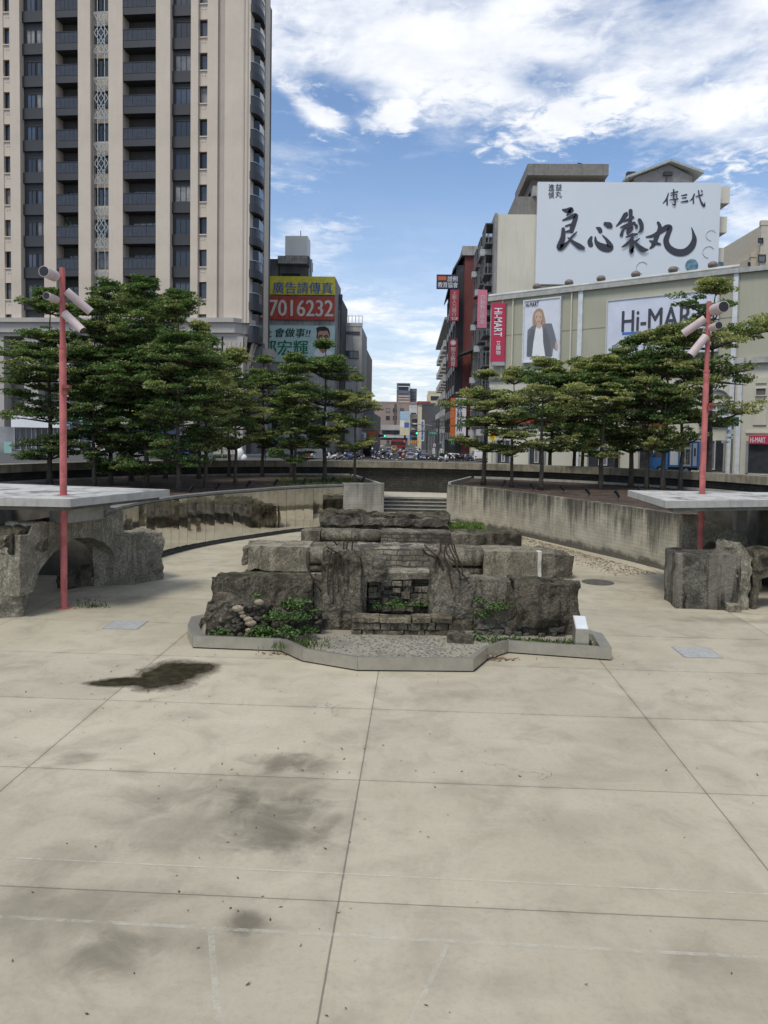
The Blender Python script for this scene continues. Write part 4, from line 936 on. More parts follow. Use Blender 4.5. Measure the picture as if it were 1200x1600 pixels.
def make_tree(seed, H=9., Rr=3.0, clear=2.2, pale=.12, tiers=8, full=1.0):
    rnd = random.Random(seed)
    tk = MB(); tk.smooth = True; cr = MB()
    wob = [(rnd.gauss(0, .05), rnd.gauss(0, .05)) for _ in range(9)]
    def axis(z): f = z / H * 8; i = min(7, int(f)); u = f - i; return Vector((wob[i][0] * (1 - u) + wob[i + 1][0] * u, wob[i][1] * (1 - u) + wob[i + 1][1] * u, z)) if z > .3 else Vector((0, 0, z))
    tk.tube([axis(H * .96 * k / 12) for k in range(13)], [.15 * (1 - .88 * k / 12) + (.05 if k == 0 else 0) for k in range(13)], 7)
    def leaf_clump(p, r, h, n, pal):
        for _ in range(n):
            th = rnd.uniform(0, 6.283); q = math.sqrt(rnd.random()) * r
            c = p + Vector((q * math.cos(th), q * math.sin(th), rnd.uniform(-.4, 1) * h * (1.15 - q / r)))
            e = Euler((rnd.gauss(0, .45), rnd.gauss(0, .45), rnd.uniform(0, 6.283))).to_matrix()
            L = rnd.uniform(.055, .105); W = L * .5
            x = rnd.random()
            cr.cur = 3 if x < pal else (2 if x < pal + .22 else (1 if x > .72 else 0))
            cr.add([c + e @ Vector(v) for v in ((-L, 0, 0), (0, -W, 0), (L, 0, -.02), (0, W, 0))], [(0, 1, 2, 3)])
    for ti in range(tiers):
        u = ti / (tiers - 1)
        z = clear + (H * .97 - clear) * (u ** .92) + rnd.gauss(0, .18)
        prof = (.62 + .75 * u if u < .35 else (1.0 - .80 * ((u - .35) / .65) ** 1.15)) * Rr
        nb = rnd.choice((5, 6, 6, 7)) if u < .85 else 5
        a0 = rnd.uniform(0, 6.28); tier_pale = pale * rnd.uniform(.2, 2.2)
        for bi in range(nb):
            a = a0 + 6.283 * bi / nb + rnd.gauss(0, .18); Lb = prof * rnd.uniform(.62, 1.15); rise = rnd.uniform(-.04, .34) * Lb
            if rnd.random() < .08: continue
            d = Vector((math.cos(a), math.sin(a), 0)); sd = Vector((-d.y, d.x, 0)); p0 = axis(min(z, H * .95)); p0.z -= .15
            tip = p0 + d * Lb + Vector((0, 0, rise)); mid = p0 + d * Lb * .5 + Vector((0, 0, rise * .7))
            tk.tube([p0, mid, tip], [.045 * (1 - .5 * u) + .012, .028, .010], 4, False)
            ns = max(3, int(Lb / .42)); bp = tier_pale * rnd.uniform(.3, 1.8)
            for k in range(ns):
                f = .25 + .75 * (k + .5) / ns; q = p0.lerp(mid, f * 2) if f < .5 else mid.lerp(tip, f * 2 - 1)
                spread = (.5 if f < .75 else .3) * (1 - abs(f - .55)) * Lb * .62
                for sgn in ((-1, 1) if f < .9 else (0,)):
                    off_ = sgn * spread * rnd.uniform(.35, 1.0); c = q + sd * off_ + Vector((0, 0, .06 + .05 * rnd.random() + abs(off_) * .12))
                    if abs(off_) > .3 and rnd.random() < .6: tk.tube([q, c], [.014, .006], 3, False)
                    if rnd.random() < .90:
                        leaf_clump(c + Vector((0, 0, rnd.gauss(.04, .12))), rnd.uniform(.30, .56), rnd.uniform(.10, .24), int(rnd.uniform(52, 90) * full), bp * (1.6 if f > .6 else .5))
    t = thing('tiered_tree', 'tree', 'tree', (0, 0, 0))
    tk.build('trunk', barkm, t, origin=(0, 0, 0)); cr.build('crown', LEAF, t, origin=(0, 0, 0))
    return t
PROTO = {'tall': [make_tree(1, 10, 3.3, 1.5, .10, 12, 1.2), make_tree(2, 10, 3.1, 2.0, .12, 11, 1.2), make_tree(8, 10, 3.4, 1.2, .08, 12, 1.2)],
         'mid': [make_tree(3, 7.5, 2.6, 2.2, .20, 8, 1.15), make_tree(4, 7.5, 2.7, 1.9, .16, 8, 1.15)],
         'pale': [make_tree(5, 7, 3.2, 2.3, .42, 5), make_tree(6, 7, 3.0, 2.0, .36, 6), make_tree(7, 7, 3.3, 2.5, .46, 5)]}
PH = {'tall': 10., 'mid': 7.5, 'pale': 7.}
used = set()
ORD = ['first', 'second', 'third', 'fourth', 'fifth', 'sixth', 'seventh', 'eighth', 'ninth', 'tenth', 'eleventh', 'twelfth', 'thirteenth', 'fourteenth', 'fifteenth', 'sixteenth', 'seventeenth', 'eighteenth', 'nineteenth', 'twentieth']
# base pixel, top pixel row, crown half width in pixels, kind
TL = [(78, 758, 446, 105, 'tall', 0), (148, 760, 462, 88, 'tall', 1), (172, 758, 430, 85, 'tall', 2), (205, 753, 440, 92, 'tall', 0), (228, 762, 425, 105, 'tall', 2), (258, 749, 452, 80, 'tall', 1), (279, 767, 446, 92, 'tall', 0),
      (311, 749, 500, 66, 'mid', 0), (321, 762, 520, 68, 'mid', 1), (357, 746, 545, 55, 'mid', 0), (368, 758, 540, 66, 'pale', 1), (410, 746, 552, 58, 'mid', 1), (455, 747, 552, 62, 'mid', 0), (460, 755, 545, 62, 'tall', 1), (507, 753, 527, 74, 'mid', 1), (555, 755, 580, 58, 'pale', 0)]
TR = [(755, 757, 575, 88, 'pale', 0), (799, 760, 572, 66, 'pale', 1), (845, 764, 556, 86, 'pale', 2), (859, 750, 560, 70, 'mid', 0), (896, 750, 556, 64, 'mid', 1), (909, 754, 560, 72, 'pale', 1), (938, 764, 552, 82, 'mid', 0), (960, 756, 540, 74, 'pale', 0), (985, 762, 522, 82, 'mid', 1), (1010, 764, 514, 80, 'pale', 2), (1036, 766, 505, 78, 'mid', 0), (1063, 766, 502, 78, 'pale', 1), (1106, 766, 432, 118, 'pale', 2)]
rt_ = random.Random(5)
def plant(lst, side):
    for k, (px, py, ty, hw, kd, vi) in enumerate(lst):
        p = gz(px, py, 2.2); q = gy(px, ty, p.y); H = q.z - 2.18; wpx = hw * p.y / FPX
        src = PROTO[kd][vi % len(PROTO[kd])]
        rr = {'tall': 3.6, 'mid': 2.95, 'pale': 3.4}[kd]
        s = (wpx / rr, wpx / rr, H / PH[kd])
        tone = {'tall': 'tall dark green', 'mid': 'mid height green', 'pale': 'spreading pale tipped'}[kd]
        lab = f'{tone} tiered tree, {ORD[k]} trunk from the {"left" if side else "street"} on the {"left" if side else "right"} bed'
        if src.name not in used:
            used.add(src.name); t = src; t.location = (p.x, p.y, 2.12); t.scale = s; t.rotation_euler.z = rt_.uniform(0, 6.28); t['label'] = lab; t['group'] = 'tiered trees on the plaza beds'
        else: dup(src, (p.x, p.y, 2.12), rt_.uniform(0, 6.28), lab, 'tiered trees on the plaza beds', s)
TL.sort(); TR.sort(); plant(TL, True); plant(TR, False)

# small black uplights on the beds
def uplight(lean):
    t = thing('uplight', 'u', 'uplight', (0, 0, 0))
    MB().tube([(0, 0, 0), (0, 0, .16)], .022, 6).build('stake', mat('uplight_black', (.012, .012, .012), .5, var=0), t, origin=(0, 0, 0))
    mb = MB(); mb.tube([(-.05 * lean, 0, .10), (.16 * lean, .0, .40)], [.055, .085], 10); mb.build('lamp_head', MATS['uplight_black'], t, origin=(0, 0, 0))
    return t
U = [uplight(-1), uplight(1)]; used2 = set()
ul = [(187, 748, 0), (246, 746, 0), (298, 744, 0), (340, 741, 0), (398, 740, 0), (447, 740, 0), (277, 763, 1), (297, 770, 1), (338, 766, 1), (386, 762, 1), (429, 759, 1), (473, 757, 1), (518, 754, 1), (565, 755, 1)]
ur = [(765, 744, 1), (785, 760, 1), (833, 765, 0), (870, 748, 1), (880, 768, 0), (907, 753, 0), (920, 774, 0), (966, 778, 0), (1000, 770, 0)]
for lst, side in ((sorted(ul), 'left'), (sorted(ur), 'right')):
    for k, (px, py, d_) in enumerate(lst):
        p = gz(px, py, 2.2); lab = f'small black uplight, {ORD[k]} from the left on the {side} tree bed'
        if d_ not in used2: used2.add(d_); U[d_].location = (p.x, p.y, 2.15); U[d_]['label'] = lab; U[d_]['group'] = 'uplights on the tree beds'
        else: dup(U[d_], (p.x, p.y, 2.15), 0, lab, 'uplights on the tree beds')

# ------------------------------------------------------------------ pink lamp poles with tube spotlights
rimm0 = mat('bolt_steel', (.3, .29, .28), .5, .5)
pinkred = mat('pole_paint', (.50, .145, .135), .6, var=.16, scale=2.2, c2=(.34, .095, .085), c2amt=.35, streak=.35, streakcol=(.30, .09, .08))
tubem = mat('spot_housing', (.50, .41, .40), .5, var=.1, scale=3); lensm = mat('spot_opening', (.018, .017, .018), .35, var=0)
def lamp_pole(base, top_z, side, heads, label):
    t = thing('lamp_pole', label, 'lamp pole', base)
    bx, by, bz = base
    MB().tube([(bx, by, bz), (bx, by, 7.3)], .094, 16).build('pole', pinkred, t)
    MB().tube([(bx, by, 7.3), (bx, by, top_z)], [.074, .074], 16).build('upper_pole', mat('upper_pole_paint', (.42, .115, .105), .55, var=.12, scale=1.2), t)
    mb = MB(); mb.box(bx + .06, by - .2, 6.15, bx + .26, by - .02, 6.24); mb.box(bx + .03, by - .16, 5.98, bx + .17, by - .04, 6.16); mb.build('bracket', mat('bracket_red', (.22, .055, .05), .6), t)
    MB().tube([(bx, by, 3.186), (bx, by, 3.20)], .16, 16).build('collar', mat('collar_red', (.40, .11, .10), .6), t)
    MB().tube([(bx, by, 0), (bx, by, .025)], .2, 16).build('base_plate', MATS['collar_red'], t)
    for k in range(4): a = R(45 + 90 * k); MB().tube([(bx + .155 * math.cos(a), by + .155 * math.sin(a), .02), (bx + .155 * math.cos(a), by + .155 * math.sin(a), .06)], .018, 6).build('bolt', rimm0, t)
    MB().tube([(bx, by, 7.26), (bx, by, 7.34)], .108, 16).build('joint_ring', MATS['collar_red'], t)
    MB().box(bx - .03, by - .112, .55, bx + .05, by - .09, .82).build('access_plate', MATS['collar_red'], t)
    for (dx_, dy_, dz_, ax, L, r) in heads:
        a = Vector(ax).normalized(); p = Vector((bx + dx_, by + dy_, dz_))
        mb = MB(); mb.smooth = False; mb.tube([p, p + a * L], r, 18)
        h = mb.build('spotlight', tubem, t)
        MB().tube([p + a * (L - .02), p + a * (L + .012)], r * .86, 18).build('opening', lensm, h)
        MB().tube([Vector((bx, by, p.z)), p + a * .08], .03, 8).build('arm', pinkred, h)
# left pole
pb = gz(100, 950); 
lamp_pole((pb.x, pb.y, 0), 9.46, 1, [(-.12, -.20, 9.19, (-.06, -1., .03), .55, .15), (-.10, -.16, 8.56, (-.07, -1., .04), .5, .105), (.10, .0, 8.83, (.70, .40, -.66), .82, .115), (.10, -.10, 8.20, (.72, -.10, -.64), .72, .115)], 'pink lamp pole with four tube spotlights at the left platform')
pr_ = gz(1097, 772, 3.18)
lamp_pole((pr_.x, pr_.y, 0), 9.62, -1, [(.10, -.22, 9.30, (.06, -1., .0), .65, .19), (.06, -.18, 8.72, (.04, -1., .02), .5, .13), (-.10, .0, 9.05, (-.72, .38, -.56), .82, .135), (-.10, -.10, 8.45, (-.58, -.05, -.74), .82, .135)], 'pink lamp pole with four tube spotlights at the right platform')
# ------------------------------------------------------------------ street ground
asph = mat('asphalt', (.075, .074, .072), .85, var=.2, scale=.6, bump=.2)
def street():
    vs = []; fs = []
    rad = [RI + .6, 24, 28, 34, 42, 55, 75, 100, 150, 230, 400, 900, 2500]; n = 72; a0, a1 = -25, 205
    for r in rad:
        for k in range(n + 1):
            a = R(a0 + (a1 - a0) * k / n); x, y = RC.x + r * math.cos(a), RC.y + r * math.sin(a); vs.append((x, y, street_z(y)))
    for i in range(len(rad) - 1):
        for k in range(n): q = i * (n + 1) + k; fs.append((q, q + n + 1, q + n + 2, q + 1))
    tag(MB().add(vs, fs).build('street', asph, origin=(0, 0, 0)), kind='structure')
street()
paving = mat('paving', (.25, .24, .22), .85, var=.2, scale=1.2)
def quadstrip(name, a, b, wd_, dz, m, step=12.):
    mb = MB(); a = Vector(a); b = Vector(b); d = (b - a); L = d.length; d.normalize(); nn = Vector((-d.y, d.x)) * wd_ / 2; n = max(1, int(L / step))
    for k in range(n):
        p = a + d * (L * k / n); q = a + d * (L * (k + 1) / n); zp, zq = street_z(p.y) + dz, street_z(q.y) + dz
        mb.add([(*(p - nn), zp), (*(q - nn), zq), (*(q + nn), zq), (*(p + nn), zp)], [(0, 1, 2, 3)])
    return tag(mb.build(name, m), kind='structure')
white = mat('road_paint', (.70, .70, .68), .8, var=.1)
quadstrip('pavement', (7.6, 66), (5.2, 240), 2.4, .12, paving); quadstrip('pavement', (-9.5, 66), (-8.0, 240), 2.0, .12, paving)
for k in range(14): quadstrip('lane_marking', (-1.2 - .01 * k, 68 + k * 9), (-1.25 - .01 * k, 72 + k * 9), .16, .006, white)
quadstrip('lane_marking', (2.0, 66), (1.6, 220), .14, .006, white)
for k in range(16): quadstrip('crosswalk', (-6 + k * .9, 59), (-6 + k * .9, 62.5), .45, .006, white)

# ------------------------------------------------------------------ shared building bits
glassm = mat('window_glass', (.045, .055, .07), .12, var=.2, scale=.7, spec=.7)
glassd = mat('window_glass_dark', (.025, .03, 0.04), .15, var=.2, scale=.7, spec=.6)
frame_d = mat('window_frame_dark', (.035, .035, .038), .5, var=.05); frame_l = mat('window_frame_light', (.45, .45, .43), .6, var=.05)
def window_mb(w_, h, nx=2, ny=1, t=.06, d=.12, M=None):
    """a framed window in facade coordinates, lower left corner at the origin; material 0 frame, 1 glass"""
    mb = MB(M); mb.cur = 0
    mb.box(0, -d, 0, w_, -.004, t); mb.box(0, -d, h - t, w_, -.004, h); mb.box(0, -d, t, t, -.004, h - t); mb.box(w_ - t, -d, t, w_, -.004, h - t)
    for k in range(1, nx): x = w_ * k / nx; mb.box(x - t * .4, -d * .8, t, x + t * .4, -.004, h - t)
    for k in range(1, ny): z = h * k / ny; mb.box(t, -d * .7, z - t * .4, w_ - t, -.006, z + t * .4)
    mb.cur = 1; mb.box(t, -d * .35, t, w_ - t, -.012, h - t)
    return mb
_wr = random.Random(99)
GV = [glassd, glassm, mat('window_glass_blue', (.055, .072, .10), .1, var=.3, scale=.9, spec=.7), mat('curtain_grey', (.16, .165, .17), .3, var=.35, scale=1.2, spec=.6), mat('curtain_pale', (.26, .26, .25), .35, var=.35, scale=1.2, spec=.5), mat('window_glass_black', (.014, .016, .02), .1, var=.1, spec=.7)]
class Bld:
    """helper bound to a facade plane and a thing; everything is entered in facade coordinates (s, n towards viewer, z)"""
    def __init__(s, fac, root): s.f = fac; s.r = root
    def box(s, name, m, a, b, n0, n1, z0, z1):
        mb = s.f.mb(); mb.box(a, -n1, z0, b, -n0, z1); return mb.build(name, m, s.r)
    def win(s, a, z, w_, h, n=0., nx=2, ny=1, fm=None, gm_=None, name='window', t=.06):
        if gm_ in (glassm, glassd, None): gm_ = GV[_wr.choice((0, 0, 1, 1, 2, 2, 3, 4, 5))]
        M = s.f.M @ Matrix.Translation((a, -n, z)); return window_mb(w_, h, nx, ny, t, .12, M).build(name, [fm or frame_d, gm_ or glassm], s.r)

# ------------------------------------------------------------------ cream apartment tower on the left
TF = Fac(gy(-40, 300, 79.6), gy(392, 300, 77.6))
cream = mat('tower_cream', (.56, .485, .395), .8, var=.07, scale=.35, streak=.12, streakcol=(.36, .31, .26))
cream_shaded = mat('tower_cream_shaded', (.42, .365, .315), .8, var=.08, scale=.35)  # darker copy of the cream: shade of recesses, lines and flutes as colour
charcoal = mat('tower_charcoal', (.043, .045, .050), .6, var=.1, scale=.8)
tw = thing('apartment_tower', 'tall cream apartment tower with dark window bays and pilasters, filling the upper left', 'building', tuple(TF.w(TF.L * .6, 0, STREET)))
B = Bld(TF, tw)
def S(px): return TF.hit(px, 250)[0]
def Z(py, px=200): return TF.hit(px, py)[1]
ZT = Z(-60); ZB = Z(505); FH = (Z(150) - Z(552)) / 8.0
B.box('core_wall', mat('tower_backing', (.07, .068, .066), .8, var=.1), S(-38), S(388), -9, -1.05, STREET, ZT - .4)
pil = [(-40, -12, .0), (-6, 7, .12), (20, 35.5, .45), (72, 91, .5), (126, 145, .5), (173, 195, .5), (246.5, 268.5, .5), (299.5, 311, .35), (325, 341, .3), (352, 392, .3)]
for a, b, n in pil: B.box('pilaster', cream, S(a), S(b), -1.05, n, ZB, ZT)
B.box('recess_wall', cream_shaded, S(341), S(352), -1.05, .02, ZB, ZT)
for a, b in ((381, 383), (387, 388.5)): B.box('moulding_line', cream_shaded, S(a), S(b), .3, .36, ZB, ZT)
for a, b in ((7, 20), (311, 325)):                                 # narrow bays with small windows: wall between the openings
    pass
floors = []
k = 0
while True:
    z = Z(114) + (k - 8) * FH                                     # sill line of the small windows
    if z > ZT - 1: break
    if z > ZB - 1.0: floors.append(z)
    k += 1
for fi, z in enumerate(floors):
    zs = z - .95
    for (a, b) in ((7, 20), (311, 325)):                          # small windows in their narrow bays
        sa, sb = S(a), S(b); up = z + 1.72
        B.box('spandrel', cream, sa, sb, -1.05, .05, up, z + FH)
        B.box('sill', cream, sa + .02, sb - .02, .05, .16, z - .12, z)
        B.win(sa + .02, z + .0, sb - sa - .04, 1.70, -.35, 1, 1, frame_d, glassd)
        mb = TF.mb()
        for q in (.35, .65): mb.box(sa + (sb - sa) * q - .05, -.10, z - .55, sa + (sb - sa) * q + .05, -.05, z - .45)
        mb.build('vent', mat('vent_light', (.6, .58, .54), .6, var=0), tw)
    for (a, b) in ((35.5, 72), (268.5, 299.5)):                   # dark bays with windows
        sa, sb = S(a), S(b)
        B.box('spandrel', charcoal, sa, sb, -1.0, -.02, zs - .1, z + .05)
        B.box('bay_recess', charcoal, sa, sb, -1.0, -.32, z + .05, zs + FH - .1)
        if a < 100:
            B.win(sa + .35, z + .08, (sb - sa) * .38, 1.5, -.32, 2, 1, frame_d, glassm); B.win(sa + (sb - sa) * .55, z + .08, (sb - sa) * .42, 1.5, -.32, 2, 1, frame_d, glassm)
        else: B.win(sa + .25, z + .08, (sb - sa) - .35, 1.65, -.32, 3, 1, frame_d, glassm)
    for (a, b) in ((91, 126), (195, 246.5)):                      # dark bays with balconies
        sa, sb = S(a), S(b); w_ = sb - sa
        B.win(sa + .5, z - .65, w_ - .7, 2.15, -.98, 3 if w_ < 3 else 4, 1, frame_d, glassd, 'balcony_door')
        bal = B.box('balcony', charcoal, sa + .04, sb - .02, -1.0, .42, zs - .02, z - .25)
        mb = TF.mb(); nb = 5 if w_ < 3 else 7
        for q in range(nb): mb.box(sa + .06 + (w_ - .1) * q / nb, -.40, z - .245, sa + .03 + (w_ - .1) * (q + 1) / nb, -.36, z + .82)
        mb.build('glass_rail', mat('balcony_glass', (.050, .056, .066), .22, var=.15, spec=.35), bal)
        mb = TF.mb(); mb.box(sa + .05, -.44, z + .82, sb - .03, -.34, z + .88); mb.box(sa + .05, -.44, z - .25, sb - .03, -.34, z - .21); mb.build('rail', frame_d, bal)
        if _wr.random() < .3: B.box('air_conditioner', mat('ac_unit', (.42, .43, .42), .6, var=.1), sa + .3, sa + 1.1, -.9, -.5, z - .24, z + .4)
        if _wr.random() < .18:
            mb = TF.mb(); x_ = sa + _wr.uniform(.3, .7) * w_
            for _ in range(60):
                q = Vector((x_ + _wr.gauss(0, .3), -.15 + _wr.gauss(0, .12), z + .75 + _wr.gauss(0, .3))); a_ = _wr.uniform(0, 6); mb.add([q, q + Vector((.16 * math.cos(a_), .03, .16 * math.sin(a_))), q + Vector((.1 * math.cos(a_ + 1), -.05, .1 * math.sin(a_ + 1) + .06))], [(0, 1, 2)])
            mb.build('balcony_plant', mat('balcony_leaf', (.05, .10, .03), .8), tw)
# ornamental metal lattice strip
sa, sb = S(145), S(173)
B.box('lattice_wall', cream_shaded, sa, sb, -1.05, -.55, ZB, ZT)
for z in floors:
    B.win(sa + .12, z - .1, sb - sa - .24, 1.75, -.55, 2, 1, frame_d, glassd)
    B.box('spandrel', cream, sa, sb, -.56, -.30, z + 1.7, z + FH - .15)
lat = mat('lattice_steel', (.36, .38, .36), .45, .4, var=.05)
def lattice(z0, z1, big):
    mb = TF.mb(); c = (sa + sb) / 2; wh = (sb - sa) / 2 - .12; t_ = .045
    def seg(x0, za, x1, zb_):
        d = Vector((x1 - x0, 0, zb_ - za)); n_ = Vector((-d.z, 0, d.x)).normalized() * t_ * .8
        p = [Vector((x0, -.12, za)) + n_, Vector((x0, -.12, za)) - n_, Vector((x1, -.12, zb_)) - n_, Vector((x1, -.12, zb_)) + n_]
        mb.add(p + [q + Vector((0, .06, 0)) for q in p], [(0, 1, 2, 3), (7, 6, 5, 4), (0, 4, 5, 1), (1, 5, 6, 2), (2, 6, 7, 3), (3, 7, 4, 0)])
    H = z1 - z0
    for x in (-wh, -wh * .45, wh * .45, wh): seg(c + x, z0 - H * .32, c + x, z1 + H * .32)
    for z in (z0, z0 + .12, z1, z1 - .12): seg(c - wh, z, c + wh, z)
    m = (z0 + z1) / 2
    for sg in (-1, 1):
        seg(c + sg * wh * .9, z0 + .1, c, m - H * .12); seg(c + sg * wh * .9, z1 - .1, c, m + H * .12)
        seg(c + sg * wh * .45, z0 + .1, c, z0 + H * .24); seg(c + sg * wh * .45, z1 - .1, c, z1 - H * .24)
        seg(c, m - H * .28, c + sg * wh * .85, m); seg(c + sg * wh * .85, m, c, m + H * .28)
        seg(c, m - H * .12, c + sg * wh * .4, m); seg(c + sg * wh * .4, m, c, m + H * .12)
    mb.build('lattice', lat, tw)
zz = Z(82) ; per = Z(64) - Z(168) if False else (Z(18) - Z(121))
for k in range(-5, 3): lattice(Z(82) + k * per, Z(18) + k * per, True)
# curved balconies at the corner and the wing behind it
cx = S(391); cpos = TF.w(cx, -1.6, 0)
for z in floors:
    mb = MB(); n = 14; r0 = .88
    pts = [(cpos.x + r0 * math.cos(a), cpos.y + r0 * math.sin(a) * 2.2) for a in [R(-95 + 190 * k / n) for k in range(n + 1)]]
    mb.prism(pts + [(cpos.x - .5, cpos.y + 1.5), (cpos.x - .5, cpos.y - 1.5)], z - 1.15, z - .35)
    bal = mb.build('corner_balcony', charcoal, tw)
    mb = MB(); pr2 = [(cpos.x + (x - cpos.x) * .95, cpos.y + (y - cpos.y) * .95) for x, y in pts]
    for k in range(n):
        a, b = pr2[k], pr2[k + 1]; mb.add([(*a, z - .34), (*b, z - .34), (*b, z + .55), (*a, z + .55)], [(0, 1, 2, 3)])
    mb.build('glass_rail', MATS['balcony_glass'], bal)
    mb = MB(); mb.tube([(x, y, z + .58) for x, y in pr2], .05, 6); mb.build('rail', lat, bal)
    mb = MB(); mb.prism([(cpos.x - .55, cpos.y - 1.2), (cpos.x + .55, cpos.y - .2), (cpos.x + .55, cpos.y + 2.2), (cpos.x - .55, cpos.y + 2.2)], z - .3, z + 1.9)
    mb.build('corner_window', [glassd], tw)
rw = TF.w(cx, -5.2, 0)
xr = gy(420.5, 300, rw.y + 2.5).x; xm = gy(404, 300, rw.y).x
for a, b, n in ((0., .42, .0), (.42, .5, .12), (.5, .8, .0), (.8, .9, -.15), (.9, 1., .05)):
    mb = MB(); mb.box(xm + (xr - xm) * a - (.9 if a == 0 else 0), rw.y - n, Z(545), xm + (xr - xm) * b, rw.y + 2.5, ZT); mb.build('wing_wall', cream if n >= 0 else cream_shaded, tw)
MB().box(cpos.x - 1.2, cpos.y + 1.8, STREET, xm - .2, rw.y + 2.5, ZT).build('corner_wall', cream_shaded, tw)
# podium: cornice with rounded corner, fluted piers
zc0, zc1 = Z(527, 360), Z(499, 360)
def cornice(e, z0, z1, nm='cornice'):
    mb = MB(); P0 = TF.w(-2, .3 + e, 0); c = TF.w(S(374), -1.2, 0); rr = 1.0 + e * .55; pts = [(P0.x, P0.y)]
    for k in range(9):
        a = R(-90 + 80 * k / 8); pts.append((c.x + rr * math.cos(a) * 1.0, c.y + rr * math.sin(a)))
    pts += [(c.x + rr, c.y + 2.2), (P0.x, P0.y + 8)]
    pts = [(P0.x, P0.y), tuple(TF.w(S(372), .3 + e, 0))[:2]] + pts[3:]
    mb.prism(pts, z0, z1); return mb.build(nm, mat('podium_stone', (.42, .39, .35), .8, var=.08, scale=.5, streak=.2, streakcol=(.25, .23, .2)), tw)
cornice(.9, zc1 - .45, zc1); cornice(.6, zc0 + .35, zc1 - .45); cornice(.3, zc0, zc0 + .35)
for a, b in ((-36, 8), (40, 62), (92, 112), (142, 162), (192, 212), (242, 262), (292, 306), (338, 350), (353, 384)):
    B.box('podium_pier', MATS['podium_stone'], S(a), S(b), -.8, .55, STREET, zc0)
for a in (356, 363, 370, 377): B.box('flute', cream_shaded, S(a), S(a + 3), .55, .62, STREET + 1.2, zc0 - .5)
B.box('podium_wall', mat('podium_dark', (.10, .10, .105), .5, var=.2), S(-38), S(352), -1.6, -.8, STREET, zc0)
for k in range(3):                                               # curved brackets under the rounded corner
    mb = MB(); mb.smooth = False; c = TF.w(S(375), -1.0, 0); a = R(-62 + 36 * k); d = Vector((math.cos(a), math.sin(a), 0)); sd = Vector((-d.y, d.x, 0)) * .13
    secs = []
    for j in range(9):
        u = j / 8; p = Vector((c.x, c.y, zc0 - 6.2 * (1 - u))) + d * (.55 + 1.25 * u * u); secs.append([p - sd - d * .18, p + sd - d * .18, p + sd, p - sd])
    mb.loft(secs); mb.build('bracket', cream, tw)
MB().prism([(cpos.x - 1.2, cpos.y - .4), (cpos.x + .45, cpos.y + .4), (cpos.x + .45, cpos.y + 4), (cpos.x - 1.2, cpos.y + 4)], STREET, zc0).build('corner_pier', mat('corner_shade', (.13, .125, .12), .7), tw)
zw = Z(545)
mb = MB(); mb.box(xm - .6, rw.y - .9, zw - .2, xr + .9, rw.y + 2.5, zw + .6); mb.box(xm - .5, rw.y - .6, zw - .9, xr + .5, rw.y + 2.5, zw - .2); mb.build('wing_cornice', MATS['podium_stone'], tw)
MB().box(xm - .4, rw.y - .2, STREET, xr + .05, rw.y + 2.5, zw - .9).build('wing_base', MATS['podium_stone'], tw)
# ground floor shops of the tower: signs and open fronts
SF = Fac(gy(-40, 700, 75.6), gy(330, 700, 73.9))
def signboard(fac, px0, py0, px1, py1, name, label, cat, m, n0=0., n1=.25, texts=(), frame=None, group=None, extra=None):
    a, z0, b, z1 = fac.rect(px0, py0, px1, py1)
    c = fac.w((a + b) / 2, n0, z0); t = thing(name, label, cat, tuple(c), group)
    mb = fac.mb(); mb.box(a, -n1, z0, b, -n0, z1); mb.build('panel', m, t)
    for tx in texts:                                            # (string, px0, py0, px1, py1, material, bold[, shear])
        x0, y0, x1, y1 = fac.rect(*tx[1:5]); mb = fac.mb(); put_text(mb, tx[0], x0, y0, x1, y1, n1 + .02, tx[6], tx[7] if len(tx) > 7 else 0.); mb.build('lettering', tx[5], t)
    if frame:
        mb = fac.mb(); q = .10
        mb.box(a - q, -n1 - .06, z0 - q, b + q, -n0, z0); mb.box(a - q, -n1 - .06, z1, b + q, -n0, z1 + q); mb.box(a - q, -n1 - .06, z0, a, -n0, z1); mb.box(b, -n1 - .06, z0, b + q, -n0, z1); mb.build('frame', frame, t)
    return t
def sm(name, c, emit=0.): return mat('sign_' + name, c, .55, var=.06, scale=1.0, emit=emit)
wht = sm('white', (.72, .73, .73)); blk = sm('black', (.018, .018, .02)); navy = sm('navy', (.03, .04, .095)); redS = sm('red', (.50, .045, .05)); grn = sm('green', (.02, .21, .11)); yel = sm('yellow', (.62, .50, .03)); org = sm('orange', (.58, .14, .03)); blu = sm('blue', (.06, .15, .42)); crm = sm('cream', (.62, .55, .40)); maroon = sm('maroon', (.22, .03, .04)); pink = sm('faded_pink', (.55, .16, .22)); grey = sm('grey', (.35, .36, .38)); teal = sm('teal', (.25, .43, .37)); sky_b = sm('sky_blue', (.35, .52, .66))
signboard(SF, 207, 672, 312, 696, 'shop_sign', 'dark blue shop sign with white lettering behind the left trees', 'sign', navy, 0, .5, [('03-4252 52\n0937 9 00', 212, 677, 236, 693, wht, 0.009), ('DETAILTION', 246, 684, 271, 692, wht, 0.009), ('● ● ●', 282, 676, 308, 681, grey, .01)])
sh = thing('corner_shop', 'open shop front with dark interior under the dark blue sign', 'shop', tuple(SF.w(SF.hit(250, 710)[0], 0, STREET)))
Bs = Bld(SF, sh)
def SS(px): return SF.hit(px, 705)[0]
for a, b in ((200, 207), (262, 268), (312, 319)): Bs.box('post', mat('shop_post', (.20, .21, .23), .6, var=.1), SS(a), SS(b), -.6, .1, STREET, SF.hit(250, 697)[1])
Bs.box('back_wall', mat('shop_interior', (.06, .06, .065), .7, var=.5, scale=2.), SS(207), SS(312), -1.0, -.7, STREET, SF.hit(250, 672)[1])
